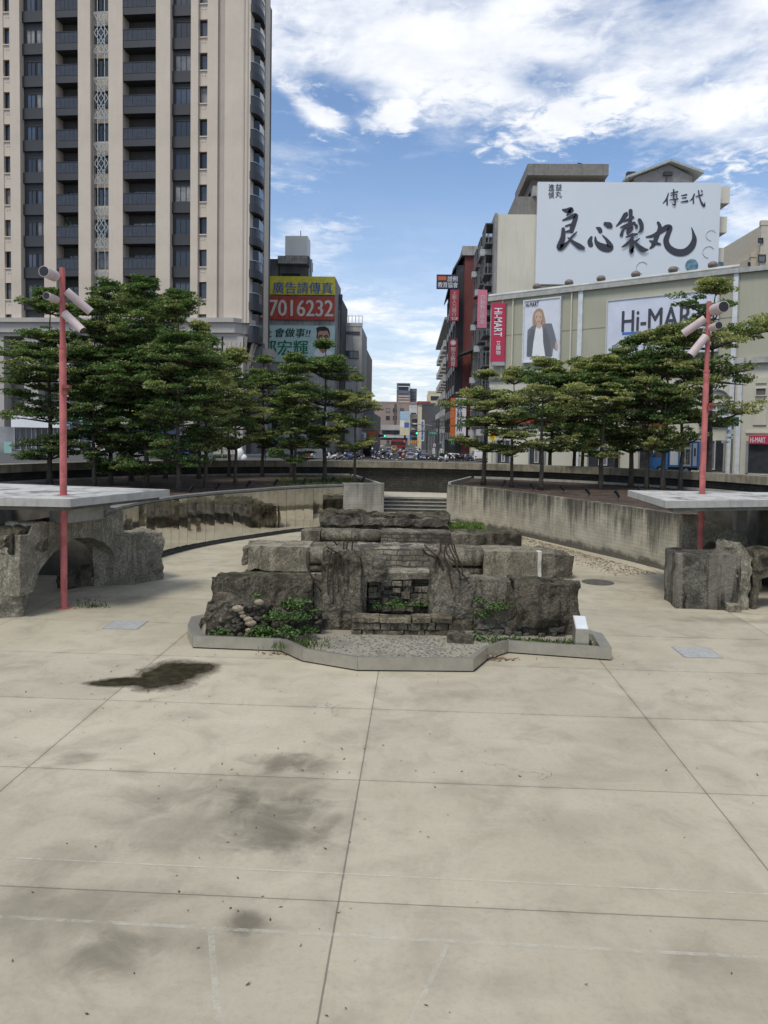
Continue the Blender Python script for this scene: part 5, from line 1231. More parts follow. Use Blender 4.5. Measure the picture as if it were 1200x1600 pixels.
for a, b, c_ in ((212, 220, (.5, .5, .52)), (222, 229, (.3, .31, .33)), (231, 238, (.45, .3, .1)), (240, 249, (.35, .1, .08)), (251, 258, (.15, .2, .3))):
    Bs.box('goods', mat('goods_%d' % a, c_, .6, var=.3, scale=5), SS(a), SS(b), -.6, -.2, STREET, STREET + random.uniform(.9, 1.7))
signboard(SF, 281, 691, 295, 703, 'notice_board', 'white notice board with dark lettering by the shop doorway', 'sign', wht, .1, .2, [('出租\n03-4252', 282.5, 693, 293.5, 701.5, navy, .015)])
signboard(SF, 281, 704, 296, 719, 'door_poster', 'blue poster below the white notice board', 'poster', blu, .1, .18)
signboard(SF, -2, 712, 10, 727, 'orange_poster', 'orange red poster at the far left edge behind the trees', 'poster', org, .1, .2, [('火', 0, 714, 8, 725, yel, 0.009)])
signboard(SF, 8, 690, 20, 710, 'green_banner', 'pale green banner above the orange poster at far left', 'banner', teal, .1, .2)
signboard(SF, 105, 640, 131, 665, 'blue_billboard', 'blue and pale green billboard behind the trees by the left pole', 'billboard', teal, .1, .3, [('●', 106, 652, 114, 662, blu, 0.009), ('▲', 114, 646, 128, 664, navy, 0.009)])
signboard(SF, 20, 650, 96, 668, 'white_fascia', 'white shop fascia seen through the leftmost trees', 'sign', wht, .1, .3)
signboard(SF, 150, 690, 178, 704, 'pink_sign', 'small pink and white sign between the left tree trunks', 'sign', wht, .1, .2, [('美容', 152, 692, 164, 702, redS, 0.009), ('3', 168, 692, 176, 703, blk, 0.009)])
signboard(SF, 203, 640, 226, 652, 'food_sign', 'yellow and red food sign above the dark blue shop sign', 'sign', yel, .1, .2, [('小吃', 206, 642, 222, 651, redS, 0.0135)])
Bld(SF, tw).box('shop_wall', mat('shop_wall_grey', (.22, .225, .23), .7, var=.3, scale=.5), SS(-38), SS(198), -.9, -.35, STREET, SF.hit(100, 668)[1])
for k in range(5): Bld(SF, tw).win(SS(20 + 34 * k), STREET + .1, SS(48 + 34 * k) - SS(20 + 34 * k), 3.2, -.34, 3, 1, frame_l, glassd, 'shop_window')

# ------------------------------------------------------------------ building with stacked billboards behind the tower
BF = Fac(gy(396, 500, 95), gy(525, 500, 95))
conc = mat('old_concrete', (.36, .35, .33), .9, var=.25, scale=.5, streak=.6)
dconc = mat('dark_concrete', (.10, .10, .10), .9, var=.25, scale=.5, streak=.4)
bb = thing('office_block', 'older concrete block with roof tank behind the cream tower, carrying three stacked billboards', 'building', tuple(BF.w(5, 0, STREET)))
Bb = Bld(BF, bb)
def z95(py): return BF.hit(480, py)[1]
def s95(px): return BF.hit(px, 480)[0]
Bb.box('wall', conc, 0, s95(524), -7, -.1, STREET, z95(434))
Bb.box('roof_slab', dconc, s95(431), s95(480), -5, -1, z95(412), z95(397)); Bb.box('roof_ledge', mat('stained_ledge', (.3, .3, .28), .9, var=.3, streak=.7), s95(432), s95(478), -1, -.6, z95(410), z95(398))
Bb.box('roof_room', dconc, s95(433), s95(477), -5, -1.4, z95(434), z95(412)); Bb.box('roof_room_opening', dark_gap, s95(436), s95(466), -1.4, -1.34, z95(432), z95(424))
Bb.box('water_tank', mat('tank_white', (.62, .62, .61), .7, var=.06, scale=.3), s95(443), s95(478), -3.5, -.8, z95(397), z95(366))
mb = BF.mb(); mb.tube([(s95(465), 2, z95(366)), (s95(465), 2, z95(354))], .05, 5); mb.build('mast', frame_d, bb)
for px in (479, 482.5): 
    mb = BF.mb(); mb.tube([(s95(px), 2, z95(434)), (s95(px), 2, z95(400)), (s95(px) - .6, 2.6, z95(398))], .13, 6); mb.build('pipe', mat('pipe_grey', (.4, .41, .42), .5), bb)
Bb.box('low_parapet', dconc, s95(415), s95(432), -3, -1, z95(434), z95(402))
g_ = 'stacked billboards on the concrete block'
signboard(BF, 414, 432.5, 524, 461, 'billboard', 'yellow billboard with blue characters, topmost of the three stacked boards', 'billboard', mat('sign_old_yellow', (.60, .52, 0.05), .6, var=.12, streak=.15, streakcol=(.3, .2, .05)), 0, .3, [('廣告請傳真', 427, 441.5, 520, 459.5, sm('ink_blue', (.06, .12, .30)), 0.0135)], group=g_)
signboard(BF, 398, 464, 523, 500, 'billboard', 'red billboard with large pale phone number, middle of the three stacked boards', 'billboard', mat('sign_old_red', (.42, .045, 0.03), .6, var=.15, streak=.2, streakcol=(.45, .35, .22)), 0, .3, [('27016232', 407, 469.5, 520.5, 494.5, mat('sign_pale', (.62, .60, .52), .6, var=.15, streak=.25, streakcol=(.4, .28, .18)), 0.0203)], group=g_)
def candidate(fac):
    t = signboard(fac, 398, 509, 523, 566, 'billboard', 'pale mint billboard with a man in glasses, lowest of the three stacked boards', 'billboard', mat('sign_mint', (.44, .60, .55), .6, var=.08, streak=.1), 0, .3,
                  [('會做事!!', 429, 513.5, 484, 527.5, sm('ink_green_dark', (.012, .04, .035)), 0.0225, .18), ('士', 418, 514, 425.5, 527, MATS['sign_ink_green_dark'], 0.018), ('郭宏輝', 410, 532, 481.5, 556, sm('ink_green', (.015, .15, .075)), 0.018)], group=g_)
    def pl(pts, m, n, nm): mb = fac.mb(); mb.poly([(lambda q: (q[0], -n, q[1]))(fac.hit(*p)) for p in pts]); return mb.build(nm, m, t)
    ell = lambda cx, cy, rx, ry, n=20: [(cx + rx * math.cos(2 * math.pi * k / n), cy + ry * math.sin(2 * math.pi * k / n)) for k in range(n)]
    pl([(488, 566), (492, 551), (497, 545), (510, 545), (519, 551), (523, 566)], wht, .33, 'shirt')
    pl([(498, 540), (511, 540), (512, 548), (505, 553), (499, 547)], sm('skin_shade', (.34, .18, .12)), .34, 'neck')
    pl([(496, 520), (494.5, 513), (500, 510.8), (508, 510.6), (514, 514), (516, 521), (515.3, 529), (494.8, 529)], sm('hair', (.02, .017, .015)), .35, 'hair')
    pl([(497.5, 521), (500, 517.5), (506, 518), (511.5, 517), (514.3, 522), (514.6, 532), (512.5, 540), (507.5, 545), (504, 545), (499.2, 540), (496.8, 532)], sm('skin', (.46, .26, .18)), .37, 'face')
    for cx in (501.6, 510.0):
        mb = fac.mb(); q = [(lambda h: (h[0], -.40, h[1]))(fac.hit(*p)) for p in ell(cx, 527.6, 3.0, 2.2)]; mb.tube(q + q[:1], .045, 4); mb.build('glasses', blk, t)
        pl(ell(cx, 527.6, 1.3, .6, 8), blk, .385, 'eye'); pl([(cx - 2.6, 524.3), (cx + 2.6, 524.0), (cx + 2.6, 525), (cx - 2.6, 525.2)], sm('brow', (.06, .04, .035)), .385, 'brow')
    pl([(505.2, 528), (506.6, 528), (507.6, 533.4), (504.2, 533.4)], sm('skin_nose', (.38, .20, .14)), .385, 'nose')
    pl([(500.8, 536.4), (510.4, 536), (508.6, 539.2), (503, 539.4)], sm('smile', (.58, .42, .38)), .385, 'mouth')
candidate(BF)
# blocks receding along the left side of the street
def simple_block(name, label, px0, px1, ptop, y, depth, m, rows=(), winm=None, extra=None, base=None):
    fac = Fac(gy(px0, 600, y), gy(px1, 600, y)); cxp = (px0 + px1) / 2; z1 = fac.hit(cxp, ptop)[1]; zb_ = street_z(y) - .2
    t = thing(name, label, 'building', tuple(fac.w(fac.L / 2, 0, zb_)))
    b_ = Bld(fac, t); b_.box('wall', m, 0, fac.L, -depth, 0, zb_, z1); b_.box('parapet', m, -.05, fac.L + .05, -.4, .05, z1 + .003, z1 + .5)
    for (a, py0, b, py1, nx) in rows:
        x0, zz0, x1, zz1 = fac.rect(a, py0, b, py1); b_.win(x0, zz0, x1 - x0, zz1 - zz0, 0., nx, 1, frame_d, winm or glassm)
    return fac, t, b_
fac, t_, b_ = simple_block('grey_block', 'narrow dark grey slab building right of the stacked billboards', 524.5, 532.5, 466, 99, 9, dconc)
b_.box('pipe_run', conc, fac.L * .45, fac.L * .62, 0, .3, 6, 21)
fac, t_, b_ = simple_block('railing_block', 'pale concrete block with roof railing and air conditioners beyond the billboards', 532.5, 564.5, 510, 106, 12, mat('pale_concrete', (.48, .47, .44), .85, var=.12, scale=.4, streak=.35), [(534, 518, 562, 522, 5), (536, 548, 560, 560, 3), (536, 580, 560, 594, 3), (536, 612, 560, 626, 3)])
mb = fac.mb(); zt = fac.hit(548, 510)[1] + .5
for k in range(7): mb.tube([(fac.L * k / 6, .3, zt), (fac.L * k / 6, .3, zt + 1.0)], .04, 4)
mb.tube([(0, .3, zt + 1.), (fac.L, .3, zt + 1.)], .04, 4); mb.build('roof_railing', frame_l, t_)
fac, t_, b_ = simple_block('brown_block', 'narrow brownish block behind the pale block on the left of the street', 564.5, 572, 545, 122, 18, mat('brown_render', (.24, .21, .18), .85, var=.15), [(565.5, 560, 571, 566, 1), (565.5, 580, 571, 588, 1)])
fac, t_, b_ = simple_block('corner_block', 'low pale building with shop signs at the left street corner', 420, 512, 640, 90, 3, mat('white_render', (.40, .41, .41), .8, var=.1, streak=.2), [(425, 655, 450, 675, 3), (456, 655, 480, 675, 3), (485, 655, 508, 675, 3)])
fac, t_, b_ = simple_block('arcade_block', 'low arcade building with blue signs on the left of the street', 512, 585, 645, 112, 25, mat('grey_render', (.26, .27, .28), .8, var=.15), [(516, 655, 530, 672, 2), (556, 655, 570, 668, 2)])
b_.box('arcade_opening', dark_gap, fac.L * .05, fac.L * .95, 0, .04, street_z(112), street_z(112) + 2.8)
LSF = Fac(gy(500, 690, 108), gy(600, 690, 108))
signboard(LSF, 531, 662, 549, 683, 'hanging_sign', 'dark blue hanging sign with pale characters on the left of the street', 'sign', navy, 0, .3, [('補習\n教育', 533, 664, 547, 681, wht, 0.009)])
signboard(LSF, 551, 655, 556, 690, 'hanging_sign', 'tall narrow pale blue sign behind the last left tree', 'sign', sky_b, 0, .3)
signboard(LSF, 560, 676, 572, 700, 'hanging_sign', 'white vertical sign with blue edge on the left shop row', 'sign', wht, 0, .3, [('眼\n鏡', 563, 678, 569, 697, blu, 0.009)])
signboard(LSF, 573, 672, 590, 684, 'hanging_sign', 'brown and orange sign on the left shop row', 'sign', sm('brown', (.16, .09, .06)), 0, .3, [('咖啡', 575, 674, 588, 682, org, 0.009)])
signboard(LSF, 440, 676, 466, 690, 'shop_banner', 'small white banner in front of the left corner building', 'banner', wht, 0, .3, [('停車', 444, 678, 462, 688, redS, 0.009)])

# ------------------------------------------------------------------ far end of the street: overpass, brick block, towers
brk = mat('far_brick', (.31, .235, .195), .85, var=.12, scale=.3)
fac, t_, b_ = simple_block('brick_block', 'large pinkish brick building behind the overpass at the end of the street', 578, 668, 630, 262, 20, brk, [(603 + 11 * k, 638 + 12 * j, 609 + 11 * k, 644 + 12 * j, 1) for k in range(3) for j in range(2)])
b_.box('dark_strip', dconc, fac.hit(616, 650)[0], fac.hit(619, 650)[0], 0, .3, 3, fac.hit(616, 631)[1])
b_.box('stair_tower', brk, fac.hit(622, 620)[0], fac.hit(641, 620)[0], -6, -.5, fac.hit(630, 630)[1], fac.hit(630, 617)[1])
for k in range(3): z = fac.hit(630, 628 - 4 * k)[1]; b_.box('tower_band', mat('far_band', (.5, .42, .36), .8), fac.hit(623, 620)[0], fac.hit(640, 620)[0], -.5, -.3, z, z + .35)
fac, t_, b_ = simple_block('glass_tower', 'dark grey tower with open crown above the brick building', 620, 641, 612, 345, 14, mat('tower_grey', (.16, .17, .19), .6, var=.1), [(622, 614, 639, 617, 4)])
mb = fac.mb()
for a in (0, .06, .94): mb.box(fac.L * a, -.2, fac.hit(630, 612)[1], fac.L * (a + .06), .6, fac.hit(630, 599)[1])
mb.box(0, -.3, fac.hit(630, 600.5)[1], fac.L, 12, fac.hit(630, 598.6)[1]); mb.box(fac.L * .1, 4, fac.hit(630, 612)[1], fac.L * .9, 8, fac.hit(630, 603)[1]); mb.build('crown_frame', MATS['tower_grey'], t_)
simple_block('slab_tower', 'lower dark slab tower joined to the grey tower on its right', 641, 651.5, 609, 350, 12, mat('slab_grey', (.13, .14, .165), .6, var=.1), [(643, 612 + 5 * k, 649, 614 + 5 * k, 2) for k in range(3)])
simple_block('white_block', 'small white building between the brick block and the street lights', 640, 652, 636, 240, 10, mat('far_white', (.5, .5, .5), .8, var=.1), [(642, 645 + 7 * k, 650, 649 + 7 * k, 2) for k in range(4)])
simple_block('cluttered_block', 'dark cluttered apartment block left of the grey gable wall', 641.5, 655.5, 650, 215, 20, mat('clutter_grey', (.20, .19, .18), .85, var=.3, scale=.8), [(643, 655 + 7 * k, 654, 659 + 7 * k, 3) for k in range(5)])
ovm = mat('overpass_concrete', (.38, .36, .33), .85, var=.12, scale=.2, streak=.3)
ov = thing('overpass', 'pale road overpass crossing the far end of the street', 'overpass', (-8, 235, street_z(235)))
o0 = gy(560, 668, 228); o1 = gy(628, 664, 250)
def ovbox(nm, px0, px1, pt, pb_, y0, y1, m): 
    a = gy(px0, pt, y0); b = gy(px1, pb_, y0); MB().box(a.x, y0, b.z, b.x, y1, a.z).build(nm, m, ov)
ovbox('ramp_parapet', 596, 627, 663.5, 672, 236, 245, ovm); ovbox('ramp_girder', 596, 627, 672.2, 679, 237, 244, dconc); ovbox('deck', 594, 640, 680, 684, 226, 234.5, mat('deck_blue_grey', (.45, .50, .54), .7)); ovbox('deck_girder', 594, 634, 684.2, 688, 227, 234, dconc)
ovbox('pillar', 604, 608, 688.2, 704, 228, 231, ovm); ovbox('pillar', 631, 636, 684.2, 704, 228, 231, mat('pillar_white', (.5, .52, .52), .8))
FB = Fac(gy(600, 680, 205), gy(660, 680, 205))
tb = signboard(FB, 625, 643, 639.5, 680, 'tall_billboard', 'tall billboard in blue, white and cream beside the overpass', 'billboard', crm, 0, .6)
mb = FB.mb(); a, z0, b, z1 = FB.rect(625.2, 644, 639.3, 656); mb.box(a, -.64, z0, b, -.6, z1); mb.build('upper_print', sky_b, tb)
mb = FB.mb(); a, z0, b, z1 = FB.rect(625.2, 657, 631.5, 668); mb.box(a, -.64, z0, b, -.6, z1); mb.build('white_print', wht, tb)
mb = FB.mb(); a, z0, b, z1 = FB.rect(632, 660, 639, 668); mb.box(a, -.64, z0, b, -.6, z1); mb.build('blue_print', blu, tb)
mb = FB.mb(); a, z0, b, z1 = FB.rect(631, 680, 634, 704); mb.box(a, .2, z0, b, .5, z1); mb.build('post', frame_d, tb)

# ------------------------------------------------------------------ right side of the street, far to near
yellowm = mat('yellow_render', (.60, .54, .36), .8, var=.08, streak=.15)
fac, t_, b_ = simple_block('yellow_house', 'pale yellow building with one wide window beyond the grey gable wall', 669, 692, 614, 205, 14, yellowm, [(673, 619, 686, 625, 2)])
fac, t_, b_ = simple_block('red_roof_house', 'low house with a red tiled roof at the far right of the street', 655, 672, 634, 196, 8, crm, [(657, 642 + 9 * k, 662, 647 + 9 * k, 1) for k in range(4)])
b_.box('roof', mat('far_red_roof', (.30, .07, 0.0551), .8), -.4, fac.L + .2, -8, .4, fac.hit(660, 634)[1] + .5, fac.hit(660, 627)[1])
fac, t_, b_ = simple_block('gable_block', 'dark grey blank gable wall facing the street on the right', 660, 692, 633, 172, 20, mat('gable_grey', (.105, .105, .11), .9, var=.15, scale=.3))
b_.box('edge_column', crm, -.9, 0.0, -3, .1, street_z(172), fac.hit(660, 636)[1])
# balcony block, maroon block, cage block: street facades run along depth
def side_block(name, label, px_face, y0, y1, zt_, xb, m, mface):
    a = gy(px_face, 600, y0); x0 = a.x; zb_ = street_z(y1) - .3
    t = thing(name, label, 'building', (x0 + 2, y0, zb_)); MB().box(x0, y0, zb_, x0 + xb, y1, zt_).build('wall', m, t)
    if mface is not m: MB().box(x0 + .003, y0 - .12, zb_, x0 + xb - .01, y0 - .002, zt_ - .02).build('gable_wall', mface, t)
    return t, x0
t_, x0 = side_block('balcony_block', 'white apartment block with stacked balconies on the right of the street', 705, 119, 160, gy(690, 537, 150).z, 6, mat('balcony_white', (.46, .45, .42), .8, var=.1, streak=.3), MATS['balcony_white'])
for fl in range(7):
    for k in range(5):
        z = 5.5 + fl * 2.75; y = 122 + k * 7.5
        if z > gy(690, 537, 150).z - 2: continue
        bal = MB().box(x0 - 1.1, y, z, x0 - .01, y + 5, z + 1.0).build('balcony', MATS['balcony_white'], t_)
        MB().box(x0 - .06, y + .5, z + 1.05, x0 - .01, y + 4.5, z + 2.3).build('window', glassd, t_)
MB().box(x0 - 1.2, 119, gy(690, 537, 150).z, x0 + 6, 161, gy(690, 537, 150).z + .4).build('roof_slab', conc, t_)
maroonb = mat('maroon_tiles', (.155, .045, 0.042), .75, var=.12, scale=.6)
zm = gy(735, 400, 93).z
t_, x0 = side_block('maroon_block', 'tall block with maroon gable wall and dark gridded street front', 722, 93, 117, zm, 2.2, mat('maroon_front', (.06, .055, 0.0551), .6, var=.3, scale=1.2), maroonb)
MB().box(x0 - .3, 92.6, zm + .003, x0 + 2.4, 117, zm + 1.1).build('parapet', conc, t_)
mb = MB(); mb.add([(x0 - 1.4, 92.9, zm - 1.6), (x0 - .02, 92.9, zm + .9), (x0 - .02, 117, zm + .9), (x0 - 1.4, 117, zm - 1.6), (x0 - 1.4, 92.9, zm - 1.9), (x0 - .02, 92.9, zm + .5), (x0 - .02, 117, zm + .5), (x0 - 1.4, 117, zm - 1.9)], [(0, 1, 2, 3), (7, 6, 5, 4), (0, 4, 5, 1), (1, 5, 6, 2), (2, 6, 7, 3), (3, 7, 4, 0)]); mb.build('eave', dconc, t_)
for fl in range(8):
    z = 4.5 + fl * 2.9
    for k in range(4):
        MB().box(x0 - .9, 94 + k * 5.6, z, x0 - .01, 98.6 + k * 5.6, z + 1.0).build('balcony', mat('front_grey', (.30, .30, .31), .7, var=.2), t_)
        MB().box(x0 - .10, 94.3 + k * 5.6, z + 1.1, x0 - .01, 98.2 + k * 5.6, z + 2.5).build('window', glassm, t_)
for k in range(5): MB().box(x0 - .96, 93.1 + k * 5.6, street_z(93), x0 - .012, 93.7 + k * 5.6, zm - 1.8).build('column', frame_d, t_)
t_, x0 = side_block('canopy_house', 'narrow building with a peaked canopy between the maroon and caged blocks', 738, 90, 92.4, gy(745, 545, 90).z, 2., crm, crm)
zc = gy(745, 545, 90).z; mb = MB(); mb.add([(x0 - 1.8, 88.6, zc - .9), (x0 + .2, 88.6, zc + .3), (x0 + 2.2, 88.6, zc + .1), (x0 - 1.8, 92.3, zc - .9), (x0 + .2, 92.3, zc + .3), (x0 + 2.2, 92.3, zc + .1), (x0 + .2, 88.6, zc - .2), (x0 + .2, 92.3, zc - .2)], [(0, 1, 4, 3), (1, 2, 5, 4), (0, 6, 1), (1, 6, 2), (3, 4, 7), (4, 5, 7), (0, 3, 7, 6), (6, 7, 5, 2)]); mb.build('canopy', dconc, t_)
# big block with the calligraphy billboard
CF = Fac(gy(776, 400, 75), gy(1140, 400, 75))
beige = mat('beige_render', (.58, .545, .45), .85, var=.06, scale=.3, streak=.22, streakcol=(.36, .33, .27))
def zc_(py): return CF.hit(960, py)[1]
def scx(px): return CF.hit(px, 370)[0]
cb = thing('corner_tower_block', 'big beige block with roof houses behind the low green building, carrying the calligraphy billboard', 'building', tuple(CF.w(10, 0, STREET)))
Bc = Bld(CF, cb)
zl = CF.hit(805, 335)[1]
Bc.box('wall', beige, 0, scx(840), -16, 0, STREET, zl)
Bc.box('main_wall', beige, scx(840), scx(1118), -14, -.05, STREET, CF.hit(980, 292)[1])
Bc.box('street_edge', mat('edge_grey', (.26, .25, .235), .85, var=.15, streak=.4), -.25, .0, -16, .12, STREET, zl + .1)
for a, b, p0, p1, n in ((824, 950, 253, 287, -1), (950, 975, 256, 290, -2.5)):
    Bc.box('roof_house', mat('roof_house_grey', (.20, .19, .175), .85, var=.12, streak=.4), scx(a + 8), scx(b), -9, n - .8, CF.hit(890, p1 + 10)[1], CF.hit(890, p0 + 12)[1])
Bc.box('roof_slab', MATS['roof_house_grey'], scx(823), scx(950), -9.5, -.5, CF.hit(890, 271)[1], CF.hit(890, 253)[1])
Bc.box('step_block', MATS['roof_house_grey'], scx(805), scx(838), -8, -.6, zl, CF.hit(820, 304)[1]); Bc.box('step_block', conc, scx(832), scx(842), -8, -.4, CF.hit(820, 304)[1], CF.hit(836, 288)[1])
ph = zc_(262); pa = scx(983); pb2 = scx(1094); pm_ = scx(1047)
mb = CF.mb(); mb.add([(pa + .6, 1, zc_(292)), (pb2 - .6, 1, zc_(292)), (pb2 - .6, 1, CF.hit(1090, 270)[1]), (pm_, 1, CF.hit(1045, 251)[1]), (pa + .6, 1, CF.hit(990, 272)[1]), (pa + .6, 9, zc_(292)), (pb2 - .6, 9, zc_(292)), (pb2 - .6, 9, CF.hit(1090, 270)[1]), (pm_, 9, CF.hit(1045, 251)[1]), (pa + .6, 9, CF.hit(990, 272)[1])],
                         [(0, 1, 2, 3, 4), (9, 8, 7, 6, 5), (0, 5, 6, 1), (1, 6, 7, 2), (2, 7, 8, 3), (3, 8, 9, 4), (4, 9, 5, 0)]); mb.build('gable_house', mat('gable_house_grey', (.25, .24, .225), .85, var=.1), cb)
mb = CF.mb()
for (xa, za, xb_, zb2) in ((pa - .3, CF.hit(983, 276)[1], pm_, CF.hit(1045, 249.5)[1]), (pm_, CF.hit(1045, 249.5)[1], pb2 + .3, CF.hit(1095, 268)[1])):
    mb.add([(xa, .4, za), (xb_, .4, zb2), (xb_, .4, zb2 + .22), (xa, .4, za + .22), (xa, 9.3, za), (xb_, 9.3, zb2), (xb_, 9.3, zb2 + .22), (xa, 9.3, za + .22)], [(0, 1, 2, 3), (7, 6, 5, 4), (0, 4, 5, 1), (1, 5, 6, 2), (2, 6, 7, 3), (3, 7, 4, 0)])
mb.build('gable_roof', mat('gable_roof_grey', (.36, .38, .37), .7), cb)
for a, b in ((1018, 1032), (1057, 1072)): x0_, z0_, x1_, z1_ = CF.rect(a, 280, b, 288); Bc.win(x0_, z0_, x1_ - x0_, z1_ - z0_, -.96, 2, 1, frame_d, glassd)
for k, (a, t0, t1) in enumerate(((1119, 290, 316), (1118, 337, 362), (1117, 386, 408))):
    Bc.box('side_balcony', beige, scx(a) + .02, scx(a + 21 - 2 * k), -5, -.3, CF.hit(1128, t1)[1], CF.hit(1128, t0)[1])
Bc.box('side_recess', conc, scx(1118) + .01, scx(1122), -6, -1.5, STREET, CF.hit(1120, 300)[1])
x0_, z0_, x1_, z1_ = CF.rect(1119, 409, 1134, 424); Bc.win(x0_, z0_, x1_ - x0_, z1_ - z0_, -.5, 2, 1, frame_l, mat('blue_glass', (.12, .28, .36), .2, spec=.6))
for px, p0, p1 in ((910, 253, 243), (888, 253, 247), (928, 253, 246), (944, 253, 248)): mb = CF.mb(); mb.tube([(scx(px), 2, CF.hit(910, p0)[1]), (scx(px), 2, CF.hit(910, p1)[1])], .05, 4); mb.tube([(scx(px) - .25, 2, CF.hit(910, p1)[1]), (scx(px) + .25, 2, CF.hit(910, p1)[1] - .1)], .05, 4); mb.build('antenna', frame_d, cb)
for px, p1 in ((977, 268), (1035, 268)): mb = CF.mb(); mb.tube([(scx(px), -.5, CF.hit(px, 290)[1]), (scx(px) + .5, .9, CF.hit(px, p1)[1])], .06, 4); mb.box(scx(px) + .2, .7, CF.hit(px, p1)[1] - .1, scx(px) + 1.0, 1.3, CF.hit(px, p1)[1] + .25); mb.build('billboard_lamp', frame_d, cb)
# street front of the big block: caged balconies seen edge-on
xs_ = CF.w(-.25, 0, 0).x
for fl in range(7):
    for k in range(3):
        z = 6.0 + fl * 3.0; y = 76.3 + k * 5.2
        if z + 2 > zl: continue
        mb = MB(); mb.box(xs_ - .75, y, z, xs_ - .01, y + 3.6, z + .12); mb.box(xs_ - .75, y, z + 1.9, xs_ - .01, y + 3.6, z + 2.0)
        for j in range(7): mb.box(xs_ - .75, y + j * .6 - .02, z + .12, xs_ - .70, y + j * .6 + .04, z + 1.9)
        mb.build('window_cage', mat('cage_metal', (.12, .125, .13), .6, var=.2), cb)
        MB().box(xs_ - .05, y + .2, z + .2, xs_ - .008, y + 3.4, z + 1.85).build('window', glassd, cb)
        if (fl + k) % 2 == 0: MB().box(xs_ - 1.1, y + 1.2, z - .9, xs_ - .01, y + 2.1, z - .25).build('air_conditioner', mat('ac_white', (.45, .46, .46), .7, var=.1), cb)
# calligraphy billboard
bbm = mat('billboard_white', (.60, .64, .68), .55, var=.02, scale=.15)
big = signboard(CF, 837, 288, 1120, 447, 'calligraphy_billboard', 'huge white rooftop billboard with four brush written black characters', 'billboard', bbm, .1, .6, [('進\n偵', 855, 291, 864, 313, blk, 0.009), ('益\n丸', 866, 290.5, 876, 312, blk, 0.009)])
inkm = sm('brush_ink', (.040, .042, .055))
def brush(strokes, x_of, y_of, par, nm='brush_character', n=.63):
    mb = CF.mb()
    for si, st in enumerate(strokes):
        P_ = [Vector((x_of(x), y_of(y), w_)) for x, y, w_ in st]; D = []
        for i in range(len(P_) - 1):
            p0, p1, p2, p3 = P_[max(i - 1, 0)], P_[i], P_[i + 1], P_[min(i + 2, len(P_) - 1)]
            for k in range(6):
                u = k / 6; D.append(.5 * ((2 * p1) + (p2 - p0) * u + (2 * p0 - 5 * p1 + 4 * p2 - p3) * u * u + (3 * p1 - p0 - 3 * p2 + p3) * u ** 3))
        D.append(P_[-1])
        L = []; Rr_ = []
        for i, p in enumerate(D):
            d = (D[min(i + 1, len(D) - 1)] - D[max(i - 1, 0)]); d = Vector((d.x, d.y)).normalized() if Vector((d.x, d.y)).length > 1e-6 else Vector((1, 0)); nn = Vector((-d.y, d.x)) * max(p.z, .4) / 2
            L.append((p.x + nn.x, p.y + nn.y)); Rr_.append((p.x - nn.x, p.y - nn.y))
        # rounded ends
        def cap_(c, r, d): return [(c.x + r * math.cos(a), c.y + r * math.sin(a)) for a in [math.atan2(d.y, d.x) + R(75 - 150 * k / 6) for k in range(7)]]
        d0 = Vector((D[0].x - D[1].x, D[0].y - D[1].y)); d1 = Vector((D[-1].x - D[-2].x, D[-1].y - D[-2].y)); nn_ = n + .012 * si
        def q3(p): h = CF.hit(p[0], p[1]); return (h[0], -nn_, h[1])
        m_ = len(D); mb.add([q3(p) for p in L] + [q3(p) for p in Rr_], [(i, i + 1, m_ + i + 1, m_ + i) for i in range(m_ - 1)])
        for c, d in ((D[0], d0), (D[-1], d1)):
            r = max(c.z, .4) / 2; a0 = math.atan2(d.y, d.x); mb.poly([q3((c.x + r * math.cos(a0 + R(-90 + 180 * k / 8)), c.y + r * math.sin(a0 + R(-90 + 180 * k / 8)))) for k in range(9)])
    mb.build(nm, inkm, par)
K = 4.444; XO = lambda x: 850 + x / K; YO = lambda y: 310 + y / K
def ws(st, k=1.3): return [[(x, y, w_ / K * k) for x, y, w_ in s] for s in st]
liang = [[(122, 92, 10), (150, 98, 26), (180, 92, 28), (168, 112, 20), (150, 130, 8)], [(122, 165, 8), (160, 150, 18), (205, 132, 26), (210, 145, 24), (196, 190, 26), (180, 238, 24)], [(140, 205, 8), (170, 196, 12), (192, 190, 10)], [(138, 245, 8), (165, 240, 14), (188, 236, 14)],
         [(124, 225, 18), (122, 280, 26), (108, 325, 32), (102, 352, 36), (130, 340, 24), (160, 312, 12), (185, 285, 5)], [(218, 245, 5), (195, 268, 12), (172, 290, 10)], [(155, 285, 6), (195, 318, 18), (235, 345, 28), (262, 358, 18)]]
xin = [[(318, 282, 14), (308, 310, 26), (314, 334, 26)], [(345, 280, 8), (352, 315, 20), (385, 345, 38), (430, 358, 42), (448, 345, 34), (425, 300, 16), (395, 268, 6)], [(352, 215, 6), (372, 225, 22), (380, 240, 22)], [(415, 190, 22), (440, 200, 34), (448, 205, 26)]]
